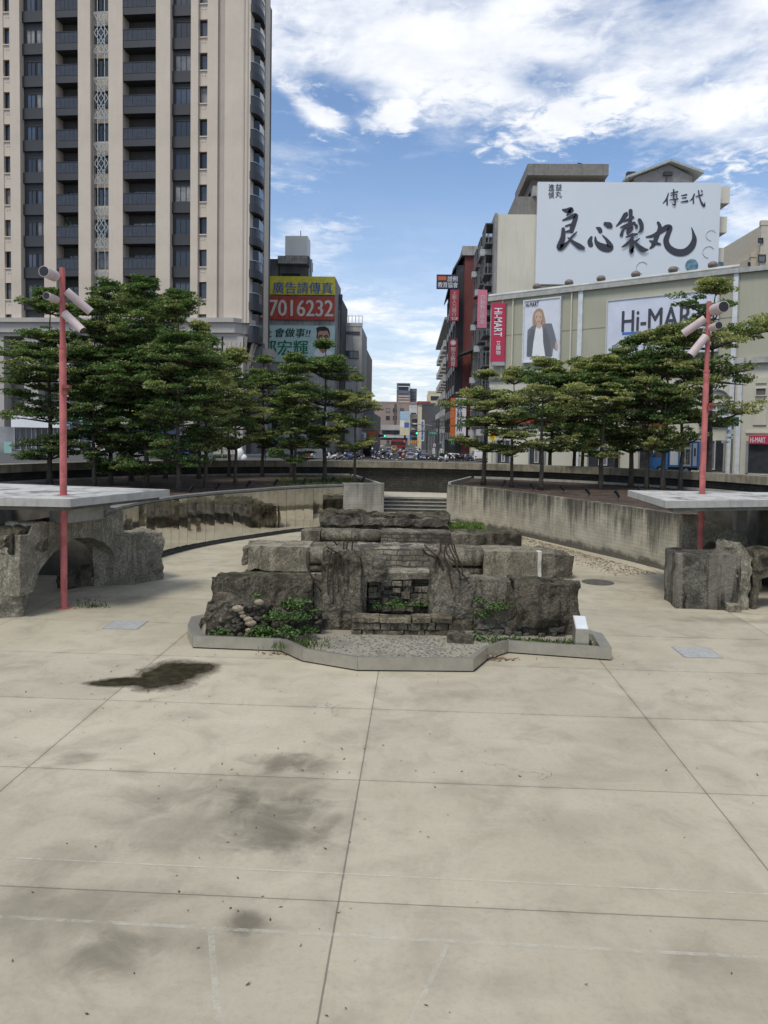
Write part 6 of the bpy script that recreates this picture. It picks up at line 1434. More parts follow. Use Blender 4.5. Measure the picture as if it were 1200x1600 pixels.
zhi = [[(490, 205, 6), (525, 170, 20), (555, 125, 26), (560, 115, 14)], [(588, 100, 22), (588, 150, 20), (578, 205, 18), (566, 250, 14)], [(540, 172, 8), (575, 160, 16), (605, 145, 14)], [(520, 215, 8), (560, 200, 18), (612, 184, 16)], [(524, 268, 18), (532, 240, 14), (550, 222, 10), (596, 212, 14), (590, 236, 12), (566, 262, 8)],
       [(612, 186, 8), (628, 205, 16), (624, 222, 8)], [(648, 165, 20), (662, 195, 22), (660, 232, 20), (640, 250, 6)], [(556, 282, 8), (596, 268, 16), (630, 262, 12)], [(600, 262, 12), (595, 295, 16), (560, 330, 16), (530, 350, 8)], [(648, 292, 6), (622, 312, 14), (606, 322, 8)],
       [(596, 300, 14), (594, 345, 22), (590, 385, 22), (606, 350, 8)], [(598, 300, 8), (630, 335, 18), (668, 368, 28), (705, 370, 8)]]
wan = [[(778, 182, 16), (790, 215, 22), (770, 275, 24), (745, 335, 22), (722, 358, 8)], [(696, 280, 8), (740, 272, 18), (790, 245, 24), (835, 215, 30), (860, 216, 26), (846, 260, 26), (832, 305, 30), (850, 352, 34), (900, 384, 38), (960, 384, 38), (1005, 350, 36), (1026, 300, 28), (1020, 255, 14), (1008, 215, 4)], [(718, 305, 6), (750, 318, 20), (790, 330, 12)]]
for st in (liang, xin, zhi, wan): brush(ws(st), XO, YO, big)
# small brushed characters upper right of the board
K2 = 2.609; X2 = lambda x: 740 + x / K2; Y2 = lambda y: 220 + y / K2
sml = [[[(785, 222, 4), (778, 245, 7), (764, 262, 4)], [(780, 240, 5), (780, 268, 7)], [(795, 222, 4), (822, 216, 6)], [(806, 208, 6), (806, 244, 6)], [(794, 232, 4), (818, 228, 5), (816, 240, 4)], [(790, 250, 4), (822, 246, 7)], [(812, 246, 5), (810, 270, 7), (800, 266, 4)]],
       [[(838, 232, 4), (858, 228, 7)], [(840, 242, 4), (856, 240, 6)], [(836, 258, 4), (862, 254, 8)]], [[(890, 226, 6), (882, 244, 6), (872, 252, 3)], [(886, 240, 5), (886, 262, 6)], [(896, 236, 4), (922, 228, 6)], [(906, 212, 5), (914, 250, 6), (928, 274, 9), (932, 260, 3)], [(918, 212, 5), (922, 218, 4)]]]
for st in sml: brush([[(x, y, w_ / K2) for x, y, w_ in s] for s in st], X2, Y2, big)
def ringm(px, py, rx, m, nm, fill=False):
    h = CF.hit(px, py); r = abs(CF.hit(px + rx, py)[0] - h[0]); mb = CF.mb()
    pts = [(h[0] + r * math.cos(a), -.64, h[1] + r * math.sin(a)) for a in [2 * math.pi * k / 24 for k in range(24)]]
    if fill: mb.poly(pts)
    else: mb.tube([p for p in pts[2:19]], r * .05, 4)
    mb.build(nm, m, big)
pearl = sm('pale_pearl', (.50, .54, .58))
for a in ((1000, 420, 9), (1050, 427, 9), (1107, 370, 8), (1103, 396, 9)): ringm(*a, pearl, 'bubble')
ringm(1077, 417, 10, mat('blue_pearl', (.13, .24, .30), .4, var=.5, scale=3.), 'blue_bubble', True)
simple_block('beige_house', 'beige building with stepped edge at the far right edge behind the green building', 1180, 1240, 352, 82, 10, mat('beige_far', (.52, .47, .38), .85, var=.08), [(1184, 372, 1192, 380, 1), (1184, 398, 1196, 410, 1)])
simple_block('beige_annex', 'lower stepped part of the beige building at the far right edge', 1166, 1182, 402, 83, 8, MATS['beige_far'], [(1168, 410, 1172, 416, 1)])

# ------------------------------------------------------------------ low green department store
HF = Fac(gy(764, 600, 63.), gy(1150, 600, 51.5))
H2 = Fac(gy(1150, 600, 51.5), gy(1290, 600, 48.6))
sage = mat('sage_render', (.37, .36, .275), .85, var=.06, scale=.25, streak=.14, streakcol=(.22, .215, .15))
pale_g = mat('pale_cream_render', (.52, .50, .40), .85, var=.06, scale=.3, streak=.12, streakcol=(.34, .32, .26))
hb = thing('department_store', 'long low sage green store building on the right with posters and roof ventilators', 'building', tuple(HF.w(10, 0, STREET)))
Bh = Bld(HF, hb)
def sh_(px, py=520): return HF.hit(px, py)[0]
zr0 = HF.hit(766, 469)[1]; zr1 = HF.hit(1148, 431)[1]; zr = (zr0 + zr1) / 2
zb1 = HF.hit(900, 588)[1]
Bh.box('upper_wall', sage, 0, HF.L, -10, 0, zb1, zr)
Bh.box('lower_wall', pale_g, 0, HF.L, -9.9, -.06, STREET, zb1 - .003)
Bh.box('band', mat('store_band', (.12, .12, .11), .8), 0, HF.L, 0, .10, zb1 - .12, zb1 + .1)
Bh.box('eave_gutter', mat('gutter_grey', (.36, .36, .33), .6, var=.15), -.1, HF.L, -.4, .28, zr + .003, zr + .30)
mb = HF.mb(); mb.tube([(-.1, -.1, zr + .42), (HF.L, -.1, zr + .42)], .16, 8); mb.build('roof_pipe', mat('roof_pipe', (.42, .42, .39), .5, var=.2, scale=.8), hb)
for px in (838, 888, 938, 992, 1050, 1112):
    s = HF.hit(px, 445)[0]; mb = HF.mb(); mb.smooth = True; mb.tube([(s, .1, zr + .3), (s, .1, zr + .62)], .2, 10); mb.ellipsoid((s, .1, zr + .78), (.34, .34, .26), 12, 7); mb.build('roof_ventilator', mat('vent_brown', (.20, .17, .15), .6, .3, var=.2), hb)
for px, w_, m in ((802, .10, pale_g), (893, .10, pale_g), (907, .36, mat('pipe_white', (.56, .58, .58), .6)), (786, .08, pale_g), (1148, .3, MATS['pipe_white'])): Bh.box('downpipe', m, sh_(px) - w_ / 2, sh_(px) + w_ / 2, 0, .16, STREET if w_ > .2 else zb1 + .1, zr)
Bh.box('wall_seam', mat('seam_dark', (.2, .2, .15), .9), 0, HF.L, 0, .015, HF.hit(960, 511)[1], HF.hit(960, 510)[1])
for a, b in ((778, 796), (828, 850), (920, 966), (1000, 1062), (1096, 1130)):
    s0, z0, s1, z1 = HF.rect(a, 690, b, 740); Bh.box('shop_opening', mat('shop_dark', (.035, .036, 0.04), .3, var=.3, spec=.5), s0, s1, -.06, -.02, STREET + .1, HF.hit((a + b) / 2, 688)[1])
    Bh.box('opening_frame', mat('opening_grey', (.22, .23, .24), .7), s0 - .12, s0, -.06, .06, STREET + .1, HF.hit((a + b) / 2, 687)[1]); Bh.box('opening_frame', MATS['opening_grey'], s1, s1 + .12, -.06, .06, STREET + .1, HF.hit((a + b) / 2, 687)[1])
    Bh.win(s0 + (s1 - s0) * .35, STREET + .2, (s1 - s0) * .3, 2.0, -.018, 1, 1, frame_l, mat('door_glass', (.16, .17, .18), .3, var=.3))
for a, b in ((812, 838), (868, 892), (930, 956), (990, 1016), (1098, 1142)):
    s0, z0, s1, z1 = HF.rect(a, 630, b, 652); Bh.win(s0, z0, s1 - s0, z1 - z0, -.05, 2, 2, mat('frame_white', (.62, .62, .60), .6), mat('bluish_glass', (.16, .19, .23), .2, spec=.6), t=.1)
    Bh.box('window_ledge', mat('ledge_grey', (.34, .34, .33), .8), s0 - .2, s1 + .2, -.05, .25, z0 - .35, z0 - .1)
s0, z0, s1, z1 = HF.rect(1098, 610, 1142, 626)
mb = HF.mb(); c = ((s0 + s1) / 2, z0); mb.prism([(0, 0)], 0, 0) if False else None
pts = [(c[0] + (s1 - s0) / 2 * math.cos(R(180 * k / 14)), c[1] + (z1 - z0) * 1.1 * math.sin(R(180 * k / 14))) for k in range(15)]
mb.tube([(x, -.05, z) for x, z in pts], .09, 6); mb.build('arch_moulding', MATS['ledge_grey'], hb)
# right section of the store
Bg = Bld(H2, hb)
z2t = H2.hit(1175, 428)[1]; z2b = H2.hit(1175, 562)[1]
Bg.box('right_upper_wall', sage, .01, H2.L, -9, -.02, z2b, zr - .005); Bg.box('right_lower_wall', pale_g, .01, H2.L, -9, .15, STREET, z2b - .003)
Bg.box('right_cornice', conc, -.1, H2.L, .0, .45, z2b - .25, z2b + .12); Bg.box('right_gutter', MATS['gutter_grey'], 0, H2.L, -.4, .26, zr + .002, zr + .30)
Bg.box('white_column', MATS['pipe_white'], H2.hit(1153, 640)[0], H2.hit(1160, 640)[0], .15, .4, STREET, z2b - .26)
for a, p0, b, p1 in ((1181, 606, 1199, 619),): s0, z0, s1, z1 = H2.rect(a, p0, b, p1); Bg.win(s0, z0, s1 - s0, z1 - z0, .15, 1, 1, pale_g, mat('grille_grey', (.12, .11, .10), .8)); 
for a, p0, b, p1 in ((1182, 590, 1199, 599), (1178, 625, 1199, 664)): s0, z0, s1, z1 = H2.rect(a, p0, b, p1); Bg.box('panel_moulding', pale_g, s0, s1, .15, .24, z0, z1)
Bg.box('sill_band', pale_g, H2.hit(1166, 677)[0], H2.L, .15, .24, H2.hit(1180, 677)[1], H2.hit(1180, 674)[1])
s0, z0, s1, z1 = H2.rect(1170, 692, 1230, 745); Bg.box('shop_opening', MATS['shop_dark'], s0, s1, .15, .17, STREET + .1, z1); Bg.box('opening_frame', MATS['opening_grey'], s0 - .15, s0, .15, .27, STREET + .1, z1 + .1)
# posters and signs of the store
crimson = sm('crimson', (.46, .03, .075))
ps = signboard(HF, 821, 469, 876, 564, 'fashion_poster', 'white fashion poster of a woman in a grey blazer on the green store', 'poster', sm('poster_white', (.60, .62, .68)), .02, .22, [('Hi-MART', 824, 472.5, 844, 480, blk, 0.009)], frame=MATS['pipe_white'])
def pplate(pts, m, n, nm): mb = HF.mb(); mb.poly([(lambda q: (q[0], -n, q[1]))(HF.hit(740 + x / 2.609, 440 + y / 2.609)) for x, y in pts]); mb.build(nm, m, ps)
pplate([(246, 150), (250, 130), (262, 114), (276, 110), (288, 118), (294, 140), (299, 165), (296, 178), (284, 186), (258, 188), (246, 178)], sm('blonde', (.36, .25, .16)), .235, 'hair')
pplate([(222, 305), (224, 240), (226, 200), (246, 182), (262, 178), (285, 178), (300, 172), (324, 172), (334, 205), (348, 262), (344, 282), (330, 270), (326, 305)], sm('blazer_grey', (.16, .165, .18)), .245, 'blazer')
pplate([(234, 305), (250, 250), (258, 200), (262, 184), (284, 180), (288, 200), (290, 250), (298, 305)], wht, .255, 'blouse')
pplate([(262, 186), (264, 172), (280, 172), (284, 184), (274, 194)], sm('skin_pale', (.52, .36, .28)), .265, 'neck')
pplate([(257, 138), (264, 126), (278, 124), (286, 136), (286, 156), (280, 170), (272, 176), (264, 170), (258, 156)], MATS['sign_skin_pale'], .275, 'face')
for ex in (264, 279): pplate([(ex - 3.5, 146), (ex, 143.5), (ex + 3.5, 146), (ex, 148)], blk, .285, 'eye')
pplate([(267, 164), (272, 162), (278, 164), (272, 167)], sm('lips', (.40, .12, .12)), .285, 'lips')
pplate([(340, 240), (349, 262), (346, 283), (338, 274)], MATS['sign_skin_pale'], .255, 'hand')
pplate([(258, 200), (250, 250), (244, 305), (226, 305), (226, 245), (242, 196)], sm('lapel_grey', (.12, .125, .14)), .265, 'lapel'); pplate([(288, 196), (300, 190), (316, 240), (322, 305), (302, 305), (291, 250)], MATS['sign_lapel_grey'], .265, 'lapel')
sg = signboard(HF, 951, 463, 1122, 552, 'store_billboard', 'wide white store billboard with big dark letters over an orange and blue line', 'billboard', sm('board_white', (.56, .59, .68)), .02, .22, [('Hi-MART', 974, 481, 1104, 514, sm('letter_grey', (.05, .05, .06)), 0.0158), ('FASHION MALL', 974, 527, 1090, 537, MATS['sign_letter_grey'], 0.009)], frame=frame_l)
for (a, b, m) in ((974, 1003, blu), (1003, 1050, org)): s0, z0, s1, z1 = HF.rect(a, 519, b, 523); mb = HF.mb(); mb.box(s0, -.24, z0, s1, -.22, z1); mb.build('line', m, sg)
for a, p0, b, p1, lab, tx in ((789, 652, 838, 661, 'red fascia sign above the left shop windows of the green store', ()), (1012, 602, 1046, 616, 'red logo sign between the right trees on the green store', [('MART', 1015, 604, 1042, 614.5, wht, 0.018)]), (1012, 660, 1036, 667, 'small red sign under the logo sign behind the right trees', ()), (858, 656, 905, 664, 'long red fascia sign mid store behind the trees', [('Hi-MART', 866, 657, 898, 663, wht, 0.0135)])):
    signboard(HF, a, p0, b, p1, 'store_sign', lab, 'sign', redS, .05, .3, tx)
signboard(H2, 1172, 681, 1216, 694, 'store_sign', 'crimson store sign over the doorway at the right edge', 'sign', crimson, .2, .45, [('Hi-MART', 1174.5, 683.5, 1198, 691.5, wht, 0.0135)])
# vertical sign on the store corner and the signs hung along the right of the street
VF = Fac(gy(700, 500, 62.4), gy(800, 500, 62.4))
signboard(VF, 767, 475, 788, 566, 'vertical_sign', 'crimson vertical sign with turned white letters on the corner of the green store', 'sign', crimson, 0, .5, [('艾\n購\n物', 774, 534, 781, 556, wht, 0.009)])
vt = bpy.data.objects['vertical_sign']
mb = VF.mb(); vs, fs = text_polys('Hi-MART', .012); s0, z0, s1, z1 = VF.rect(771, 483, 783.5, 527)
ax0, ax1 = min(v.x for v in vs), max(v.x for v in vs); ay0, ay1 = min(v.y for v in vs), max(v.y for v in vs)
mb.add([(s0 + (v.y - ay0) / (ay1 - ay0) * (s1 - s0), -.52, z1 - (v.x - ax0) / (ax1 - ax0) * (z1 - z0)) for v in vs], fs); mb.build('lettering', wht, vt)
mb = VF.mb(); s0, z0, s1, z1 = VF.rect(767.5, 566, 787.5, 572); mb.box(s0, -.5, z0, s1, 0, z1 - .01); mb.build('foot_panel', grey, vt)
mb = VF.mb(); s0, z0, s1, z1 = VF.rect(789, 476, 791, 570); mb.box(s0, -.2, z0, s1, .3, z1); mb.build('side_bracket', frame_l, vt)
S1 = Fac(gy(680, 560, 75.4), gy(800, 560, 75.4))
signboard(S1, 746, 454, 760, 513, 'vertical_sign', 'faded pink vertical sign beside the caged balconies', 'sign', pink, 0, .4, [('自\n動\n數\n位\n學\n苑', 749.5, 462, 757, 508, sm('faded_white', (.62, .5, .52)), 0.009)])
S2 = Fac(gy(640, 560, 92), gy(760, 560, 92))
signboard(S2, 682, 430, 716, 452, 'projecting_sign', 'dark navy projecting sign with white characters, highest over the street', 'sign', navy, 0, .4, [('教育協會', 684, 442, 715, 450.5, wht, 0.0158), ('證照', 699, 433, 715, 441, wht, 0.0158)])
t_ = [o for o in bpy.data.objects if o.name.startswith('projecting_sign')][-1]; mb = S2.mb(); s0, z0, s1, z1 = S2.rect(684, 433, 697, 439); mb.box(s0, -.43, z0, s1, -.4, z1); mb.build('orange_patch', org, t_)
signboard(S2, 703, 453.5, 716.5, 502, 'vertical_sign', 'red vertical sign with white characters under the navy projecting sign', 'sign', sm('sign_red2', (.36, .05, .07)), 0, .4, [('上\n新\n人\n力\n銀\n行', 706, 456, 713, 495, sm('sign_pinkish', (.65, .50, .50)), 0.009), ('TOP', 705, 497, 715, 501, wht, .01)])
signboard(S2, 701, 530, 714.5, 574, 'vertical_sign', 'maroon vertical sign with round emblem and white characters', 'sign', maroon, 0, .4, [('◉', 703.5, 532, 712, 540.5, MATS['sign_faded_white'], 0.009), ('際\n立\n教\n育', 704, 543, 711.5, 573, MATS['sign_faded_white'], 0.0113)])
S3 = Fac(gy(660, 640, 92), gy(800, 640, 92))
signboard(S3, 711.5, 622, 728, 681, 'vertical_sign', 'white clinic sign with dark blue characters low on the right', 'sign', sm('clinic_white', (.62, .63, .66)), 0, .35, [('王外科診所', 0, 0, 0, 0, navy, 0)][:0] + [('王\n外\n科\n診\n所', 713.5, 624, 722.5, 674, navy, 0.0225), ('4 2290', 713, 676.5, 724, 680, grey, .01)])
signboard(S3, 703.5, 622, 711, 681, 'vertical_sign', 'orange vertical strip sign left of the clinic sign', 'sign', org, 0, .35, [('C\nS', 705, 632, 709.5, 652, sm('pale_orange', (.62, .32, .16)), 0.009)])
signboard(S3, 684.5, 624.5, 703, 634, 'projecting_sign', 'dark maroon projecting sign left of the orange strip sign', 'sign', sm('dark_maroon', (.08, .025, .03)), 0, .3, [('石峰眼鏡', 687, 626.5, 701, 632, MATS['sign_faded_white'], .01)])
signboard(S3, 702.5, 682.5, 711, 696, 'shop_sign', 'dark green shop sign below the orange strip sign', 'sign', sm('dark_green', (.015, .07, .05)), 0, .3, [('行', 704.5, 684, 709, 694, teal, 0.009)])
signboard(S3, 736, 551.5, 749.5, 578, 'banner_sign', 'green sign with a pale star under the peaked canopy', 'sign', grn, 0, .3, [('★', 738.5, 556, 747, 566, sm('star_green', (.35, .6, .4)), 0.009)])
signboard(S3, 741, 664, 765, 684, 'shop_sign', 'grey green shop sign with a round emblem near the white van', 'sign', sm('grey_green', (.13, .24, .20)), 0, .3, [('◯', 744, 667, 754, 678, wht, 0.009)])
signboard(S3, 731, 652, 745, 664, 'shop_sign', 'pale blue shop sign above the grey shutters', 'sign', sky_b, 0, .3)
signboard(S3, 726, 684, 734, 694, 'shop_sign', 'small lilac sign by the grey shutters', 'sign', sm('lilac', (.36, .34, .46)), 0, .3)
fac, t_, b_ = simple_block('shutter_shops', 'row of grey shuttered shops on the right of the street', 712, 766, 640, 94, 2, mat('shop_wall_pale', (.32, .31, .29), .85, var=.2))
for a, b in ((714, 721), (722.5, 729), (730.5, 738), (743, 750), (752, 764)): b_.box('shutter', mat('shutter_grey', (.20, .20, .20), .6, .2, var=.1), fac.hit(a, 700)[0], fac.hit(b, 700)[0], 0, .06, street_z(94), fac.hit(740, 694)[1])
S4 = Fac(gy(600, 680, 150), gy(720, 680, 150))
signboard(S4, 657, 656, 663, 689, 'vertical_sign', 'narrow white vertical sign with blue characters far down the street', 'sign', wht, 0, .4, [('永\n豐\n補\n習\n班', 658.2, 657.5, 661.8, 687, blu, 0.018)])
signboard(S4, 641.5, 688.5, 654, 692.5, 'overhead_sign', 'small yellow overhead sign far down the street', 'sign', sm('amber', (.75, .45, .03)), 0, .3, [('● ● ●', 643, 689.5, 652, 691.5, redS, .01)])
signboard(S4, 630, 687, 633.5, 691.5, 'round_sign', 'small red and white sign by the overpass pillar', 'sign', redS, 0, .2, [('A', 630.8, 688, 632.8, 690.8, wht, 0.009)])
signboard(S4, 640, 676, 643, 688, 'vertical_sign', 'thin blue vertical sign left of the green traffic light', 'sign', blu, 0, .3)
# ------------------------------------------------------------------ vehicles (built pointing along +Y, rear towards the camera)
tyre = mat('tyre', (.018, .018, .018), .85, var=.1); rimm = mat('wheel_rim', (.35, .35, .36), .4, .6, var=.05)
carglass = mat('car_glass', (.02, .025, .03), .08, var=0, spec=.8); redlamp = mat('tail_lamp', (.35, .015, .012), .3, var=0); headm = mat('head_lamp', (.75, .76, .74), .2, var=0)
def car(name, paint, L=4.3, W=1.76, H=1.5, van=False):
    t = thing(name, 'car', 'car', (0, 0, 0)); h = W / 2
    def sec(y, hw, zb, zs, zt, hwt): return [(-hw * .92, y, zb), (-hw, y, zb + .22), (-hw, y, zs), (-hwt, y, zt), (hwt, y, zt), (hw, y, zs), (hw, y, zb + .22), (hw * .92, y, zb)]
    mb = MB(); mb.smooth = False
    b = .22
    if van: S_ = [sec(0, h * .93, b + .2, .95, 1.0, h * .86), sec(.12, h * .98, b, 1.0, H * .97, h * .86), sec(.6, h, b, 1.0, H, h * .88), sec(L * .70, h, b, 1.0, H, h * .86), sec(L * .84, h, b, 1.02, 1.12, h * .82), sec(L * .97, h * .95, b, .85, .9, h * .8), sec(L, h * .86, b + .12, .62, .66, h * .7)]
    else: S_ = [sec(0, h * .86, b + .22, .82, .88, h * .78), sec(.10, h * .95, b + .05, .88, .96, h * .80), sec(.45, h, b, .92, 1.22, h * .74), sec(.85, h, b, .92, H * .98, h * .70), sec(1.5, h, b, .92, H, h * .70), sec(2.3, h, b, .92, H * .98, h * .70), sec(3.1, h, b, .90, .98, h * .78), sec(L * .93, h * .95, b, .74, .78, h * .74), sec(L, h * .84, b + .15, .58, .62, h * .6)]
    mb.loft(S_); mb.build('body', paint, t, origin=(0, 0, 0))
    mb = MB()
    if van: mb.add([(-h * .78, .035, 1.08), (h * .78, .035, 1.08), (h * .76, .098, H * .9), (-h * .76, .098, H * .9)], [(0, 1, 2, 3)])
    else: mb.add([(-h * .70, .13, 1.0), (h * .70, .13, 1.0), (h * .64, .66, H * .95), (-h * .64, .66, H * .95)], [(0, 1, 2, 3)])
    mb.build('rear_window', carglass, t, origin=(0, 0, 0))
    for sg in (-1, 1):
        mb = MB(); q = [(sg * (h + .006), .75, .96), (sg * (h + .006), 2.75 if not van else L * .72, .96), (sg * (h * (.72 if not van else .89) + .02), 2.25 if not van else L * .68, H * .93), (sg * (h * (.72 if not van else .89) + .02), .95, H * .93)]
        mb.add(q, [(0, 1, 2, 3)] if sg > 0 else [(3, 2, 1, 0)]); mb.build('side_window', carglass, t, origin=(0, 0, 0))
        mb = MB(); mb.box(sg * h * .58, -.012, .72, sg * h * .88, .10, .90); mb.build('tail_lamp', redlamp, t, origin=(0, 0, 0))
        for y in (L * .2, L * .82):
            mb = MB(); mb.tube([(sg * (h - .2), y, .31), (sg * (h + .012), y, .31)], .31, 16); wh = mb.build('wheel', tyre, t)
            mb = MB(); mb.tube([(sg * (h + .0), y, .31), (sg * (h + .02), y, .31)], .19, 12); mb.build('rim', rimm, wh)
    mb = MB(); mb.box(-h * .9, -.03, .32, h * .9, .12, .52); mb.build('bumper', mat('bumper_dark', (.04, .04, .042), .6), t, origin=(0, 0, 0))
    mb = MB(); mb.box(-.19, -.045, .56, .19, -.03, .70); mb.build('number_plate', wht, t, origin=(0, 0, 0))
    return t
VS = .667                                        # the model's unit is about a metre and a half
def put(t, px, y, rz, label, group=None):
    p = gy(px, 700, y); t.scale = (VS,) * 3; t.location = (p.x, y, street_z(y) + .004); t.rotation_euler.z = rz; t['label'] = label
    if group: t['group'] = group
silver = mat('paint_silver', (.42, .42, .43), .3, .5, var=.03); whitep = mat('paint_white', (.70, .70, .70), .3, 0, var=.03); slate = mat('paint_slate', (.20, .23, .27), .3, .4, var=.03); blackp = mat('paint_black', (.02, .02, .022), .25, 0, var=0)
CG = 'cars on the street'
c1 = car('car', silver, 4.2, 1.78, 1.55); put(c1, 641.5, 93, .02, 'silver grey hatchback seen from behind in the middle lane', CG)
c2 = car('car', slate, 4.5, 1.78, 1.46); put(c2, 662.5, 95, -.05, 'blue grey saloon to the right of the silver hatchback', CG)
c3 = car('car', whitep, 4.4, 1.78, 1.52); put(c3, 696, 88, R(-58), 'white car turning at the right street corner beside the parked scooters', CG)
c4 = car('van', whitep, 4.3, 1.75, 1.85, True); put(c4, 750, 81, R(4), 'white van parked before the grey shutters behind the first right trees'); c4['category'] = 'van'
for k, (px, py, lab) in enumerate([(597, 704, 'white car far off left of the overpass pillar'), (607.5, 705, 'second white car far off beside the scooter cluster'), (641, 706, 'distant dark car ahead of the silver hatchback')]):
    p = gy(px, py, 128); dup((c3, c1, c2)[k], (p.x, p.y, street_z(p.y)), .0, lab, CG)
# red bus under the overpass
bus = thing('bus', 'red bus beneath the overpass at the end of the street', 'bus', (0, 0, 0)); pB = gy(622, 704, 168); bus.location = (pB.x, 168, street_z(168)); WL[bus.name] = Vector(bus.location)
o = Vector(bus.location)
def bbx(nm, m, x0, y0, z0, x1, y1, z1): MB().box(o.x + x0, o.y + y0, o.z + z0, o.x + x1, o.y + y1, o.z + z1).build(nm, m, bus)
busred = mat('bus_red', (.25, .03, .03), .4, var=.1)
bbx('body', busred, -1.65, 0, .25, 1.65, 7, 1.98); bbx('roof', mat('bus_roof', (.28, .05, .05), .5), -1.45, .2, 1.983, 1.45, 6.8, 2.1)
for k in range(3): bbx('window', carglass, -1.5 + 1.02 * k, -.02, 1.05, -.56 + 1.02 * k, -.004, 1.7)
for x in (-1.2, 1.2):
    MB().tube([(o.x + x, o.y - .05, o.z + .32), (o.x + x, o.y + .3, o.z + .32)], .32, 14).build('wheel', tyre, bus)
p = gy(620, 704.5, 150); dup(c1, (p.x - .6, p.y, street_z(p.y)), 0, 'orange taxi sized car in front of the red bus', CG)
t_ = [o_ for o_ in bpy.data.objects if o_.get('label') == 'orange taxi sized car in front of the red bus'][0]
for ch in t_.children:
    if ch.name.startswith('body'): me = ch.data.copy(); me.materials[0] = mat('paint_amber', (.62, .30, .03), .3, var=.03); ch.data = me
t_['label'] = 'amber yellow car in front of the red bus'
# blue light truck parked before the store
def truck():
    p = gy(1013, 731, 48.6); q = gy(1091, 733, 47.4); f = Fac(p, q); L = f.L
    t = thing('truck', 'small blue truck with white side panels and a notice, parked behind the right trees', 'truck', tuple(f.w(L / 2, 0, STREET))); b_ = Bld(f, t); z = STREET; W_ = 1.5
    bl_ = mat('truck_blue', (.05, .17, .42), .4, var=.12); wp = mat('truck_panel', (.62, .66, .70), .5, var=.06)
    mb = f.mb(); pr = [(0.0, .45), (.05, 1.0), (.55, 1.75), (1.15, 1.85), (1.15, .35), (.1, .35)]
    mb.loft([[(x, 0, z + h) for x, h in pr], [(x, W_, z + h) for x, h in pr]]); mb.build('cab', bl_, t, fixn=True)
    mb = f.mb(); mb.add([(.2, -.006, z + 1.08), (1.0, -.006, z + 1.08), (1.0, -.006, z + 1.68), (.58, -.006, z + 1.66)], [(0, 1, 2, 3)]); mb.build('cab_window', carglass, t)
    mb = f.mb(); mb.add([(.06, .06, z + 1.06), (.06, W_ - .06, z + 1.06), (.50, W_ - .1, z + 1.68), (.50, .1, z + 1.68)], [(3, 2, 1, 0)]); mb.build('windscreen', carglass, t)
    mb = f.mb(); mb.box(.62, .2, z + 1.84, 1.1, W_ - .2, z + 1.98); mb.build('roof_deflector', wht, t)
    b_.box('chassis', mat('truck_chassis', (.04, .04, .045), .7), .3, L - .05, -W_ + .1, -.06, z + .32, z + .5)
    b_.box('cargo_box', bl_, 1.2, L, -W_ - .05, .05, z + .5, z + 2.12)
    b_.box('side_panel', wp, 1.28, 1.28 + (L - 1.2) * .27, .05, .065, z + .62, z + 2.0); b_.box('notice_panel', mat('notice_cream', (.66, .63, .52), .6), 1.28 + (L - 1.2) * .33, 1.28 + (L - 1.2) * .70, .05, .065, z + .58, z + 2.05)
    b_.box('side_panel', wp, 1.28 + (L - 1.2) * .76, L - .1, .05, .065, z + .6, z + 2.0); b_.box('side_window', carglass, 1.28 + (L - 1.2) * .80, L - .17, .068, .075, z + 1.2, z + 1.7)
    mb = f.mb(); s0 = 1.28 + (L - 1.2) * .36; s1 = 1.28 + (L - 1.2) * .67
    put_text(mb, '當日現', s0, z + 1.74, s1, z + 1.98, .075, .03); put_text(mb, '宅配 服務\n冷氣 家電\n二手 買賣\n搬家 清運', s0, z + .68, s1, z + 1.64, .075, .02); mb.build('lettering', blk, t)
    for x in (.75, L - .7):
        mb = f.mb(); mb.tube([(x, -.03, z + .28), (x, .18, z + .28)], .28, 14); w_ = mb.build('wheel', tyre, t); mb = f.mb(); mb.tube([(x, -.045, z + .28), (x, -.02, z + .28)], .15, 10); mb.build('rim', rimm, w_)
    mb = f.mb(); mb.box(-.04, .1, z + .72, .03, .4, z + .9); mb.build('headlight', headm, t)
truck()

# ------------------------------------------------------------------ scooters and people
def skin_person(nm, joints, edges, mats_, zones, parent=None):
    """one continuous body grown over a skeleton with the Skin modifier"""
    me = bpy.data.meshes.new(nm); names = list(joints)
    me.from_pydata([joints[k][0] for k in names], [(names.index(a), names.index(b)) for a, b in edges], [])
    o = bpy.data.objects.new(nm + '_tmp', me); col.objects.link(o)
    sk = o.modifiers.new('skin', 'SKIN'); su = o.modifiers.new('sub', 'SUBSURF'); su.levels = 1
    for i, k in enumerate(names):
        r = joints[k][1]; r = (r, r) if not isinstance(r, tuple) else r
        me.skin_vertices[0].data[i].radius = r; me.skin_vertices[0].data[i].use_root = (i == 0)
    dg = bpy.context.evaluated_depsgraph_get(); dg.update()
    m2 = bpy.data.meshes.new_from_object(o.evaluated_get(dg)); bpy.data.objects.remove(o)
    m2.name = nm
    for m in mats_: m2.materials.append(m)
    for p in m2.polygons: p.material_index = zones(p.center); p.use_smooth = True
    r_ = bpy.data.objects.new(nm, m2); col.objects.link(r_); WL[nm] = Vector()
    if parent is not None: r_.parent = parent
    return r_
EB = [('pelvis', 'chest'), ('chest', 'neck'), ('neck', 'head'), ('head', 'crown')] + [e for s in 'lr' for e in (('chest', 'sh' + s), ('sh' + s, 'el' + s), ('el' + s, 'wr' + s), ('wr' + s, 'hd' + s), ('pelvis', 'hip' + s), ('hip' + s, 'kn' + s), ('kn' + s, 'an' + s), ('an' + s, 'to' + s))]
skinm = mat('skin', (.42, .25, .17), .6, var=.05); jeans = mat('dark_trousers', (.035, .04, .06), .85, var=.15); shoe = mat('shoes', (.03, .03, .03), .7)
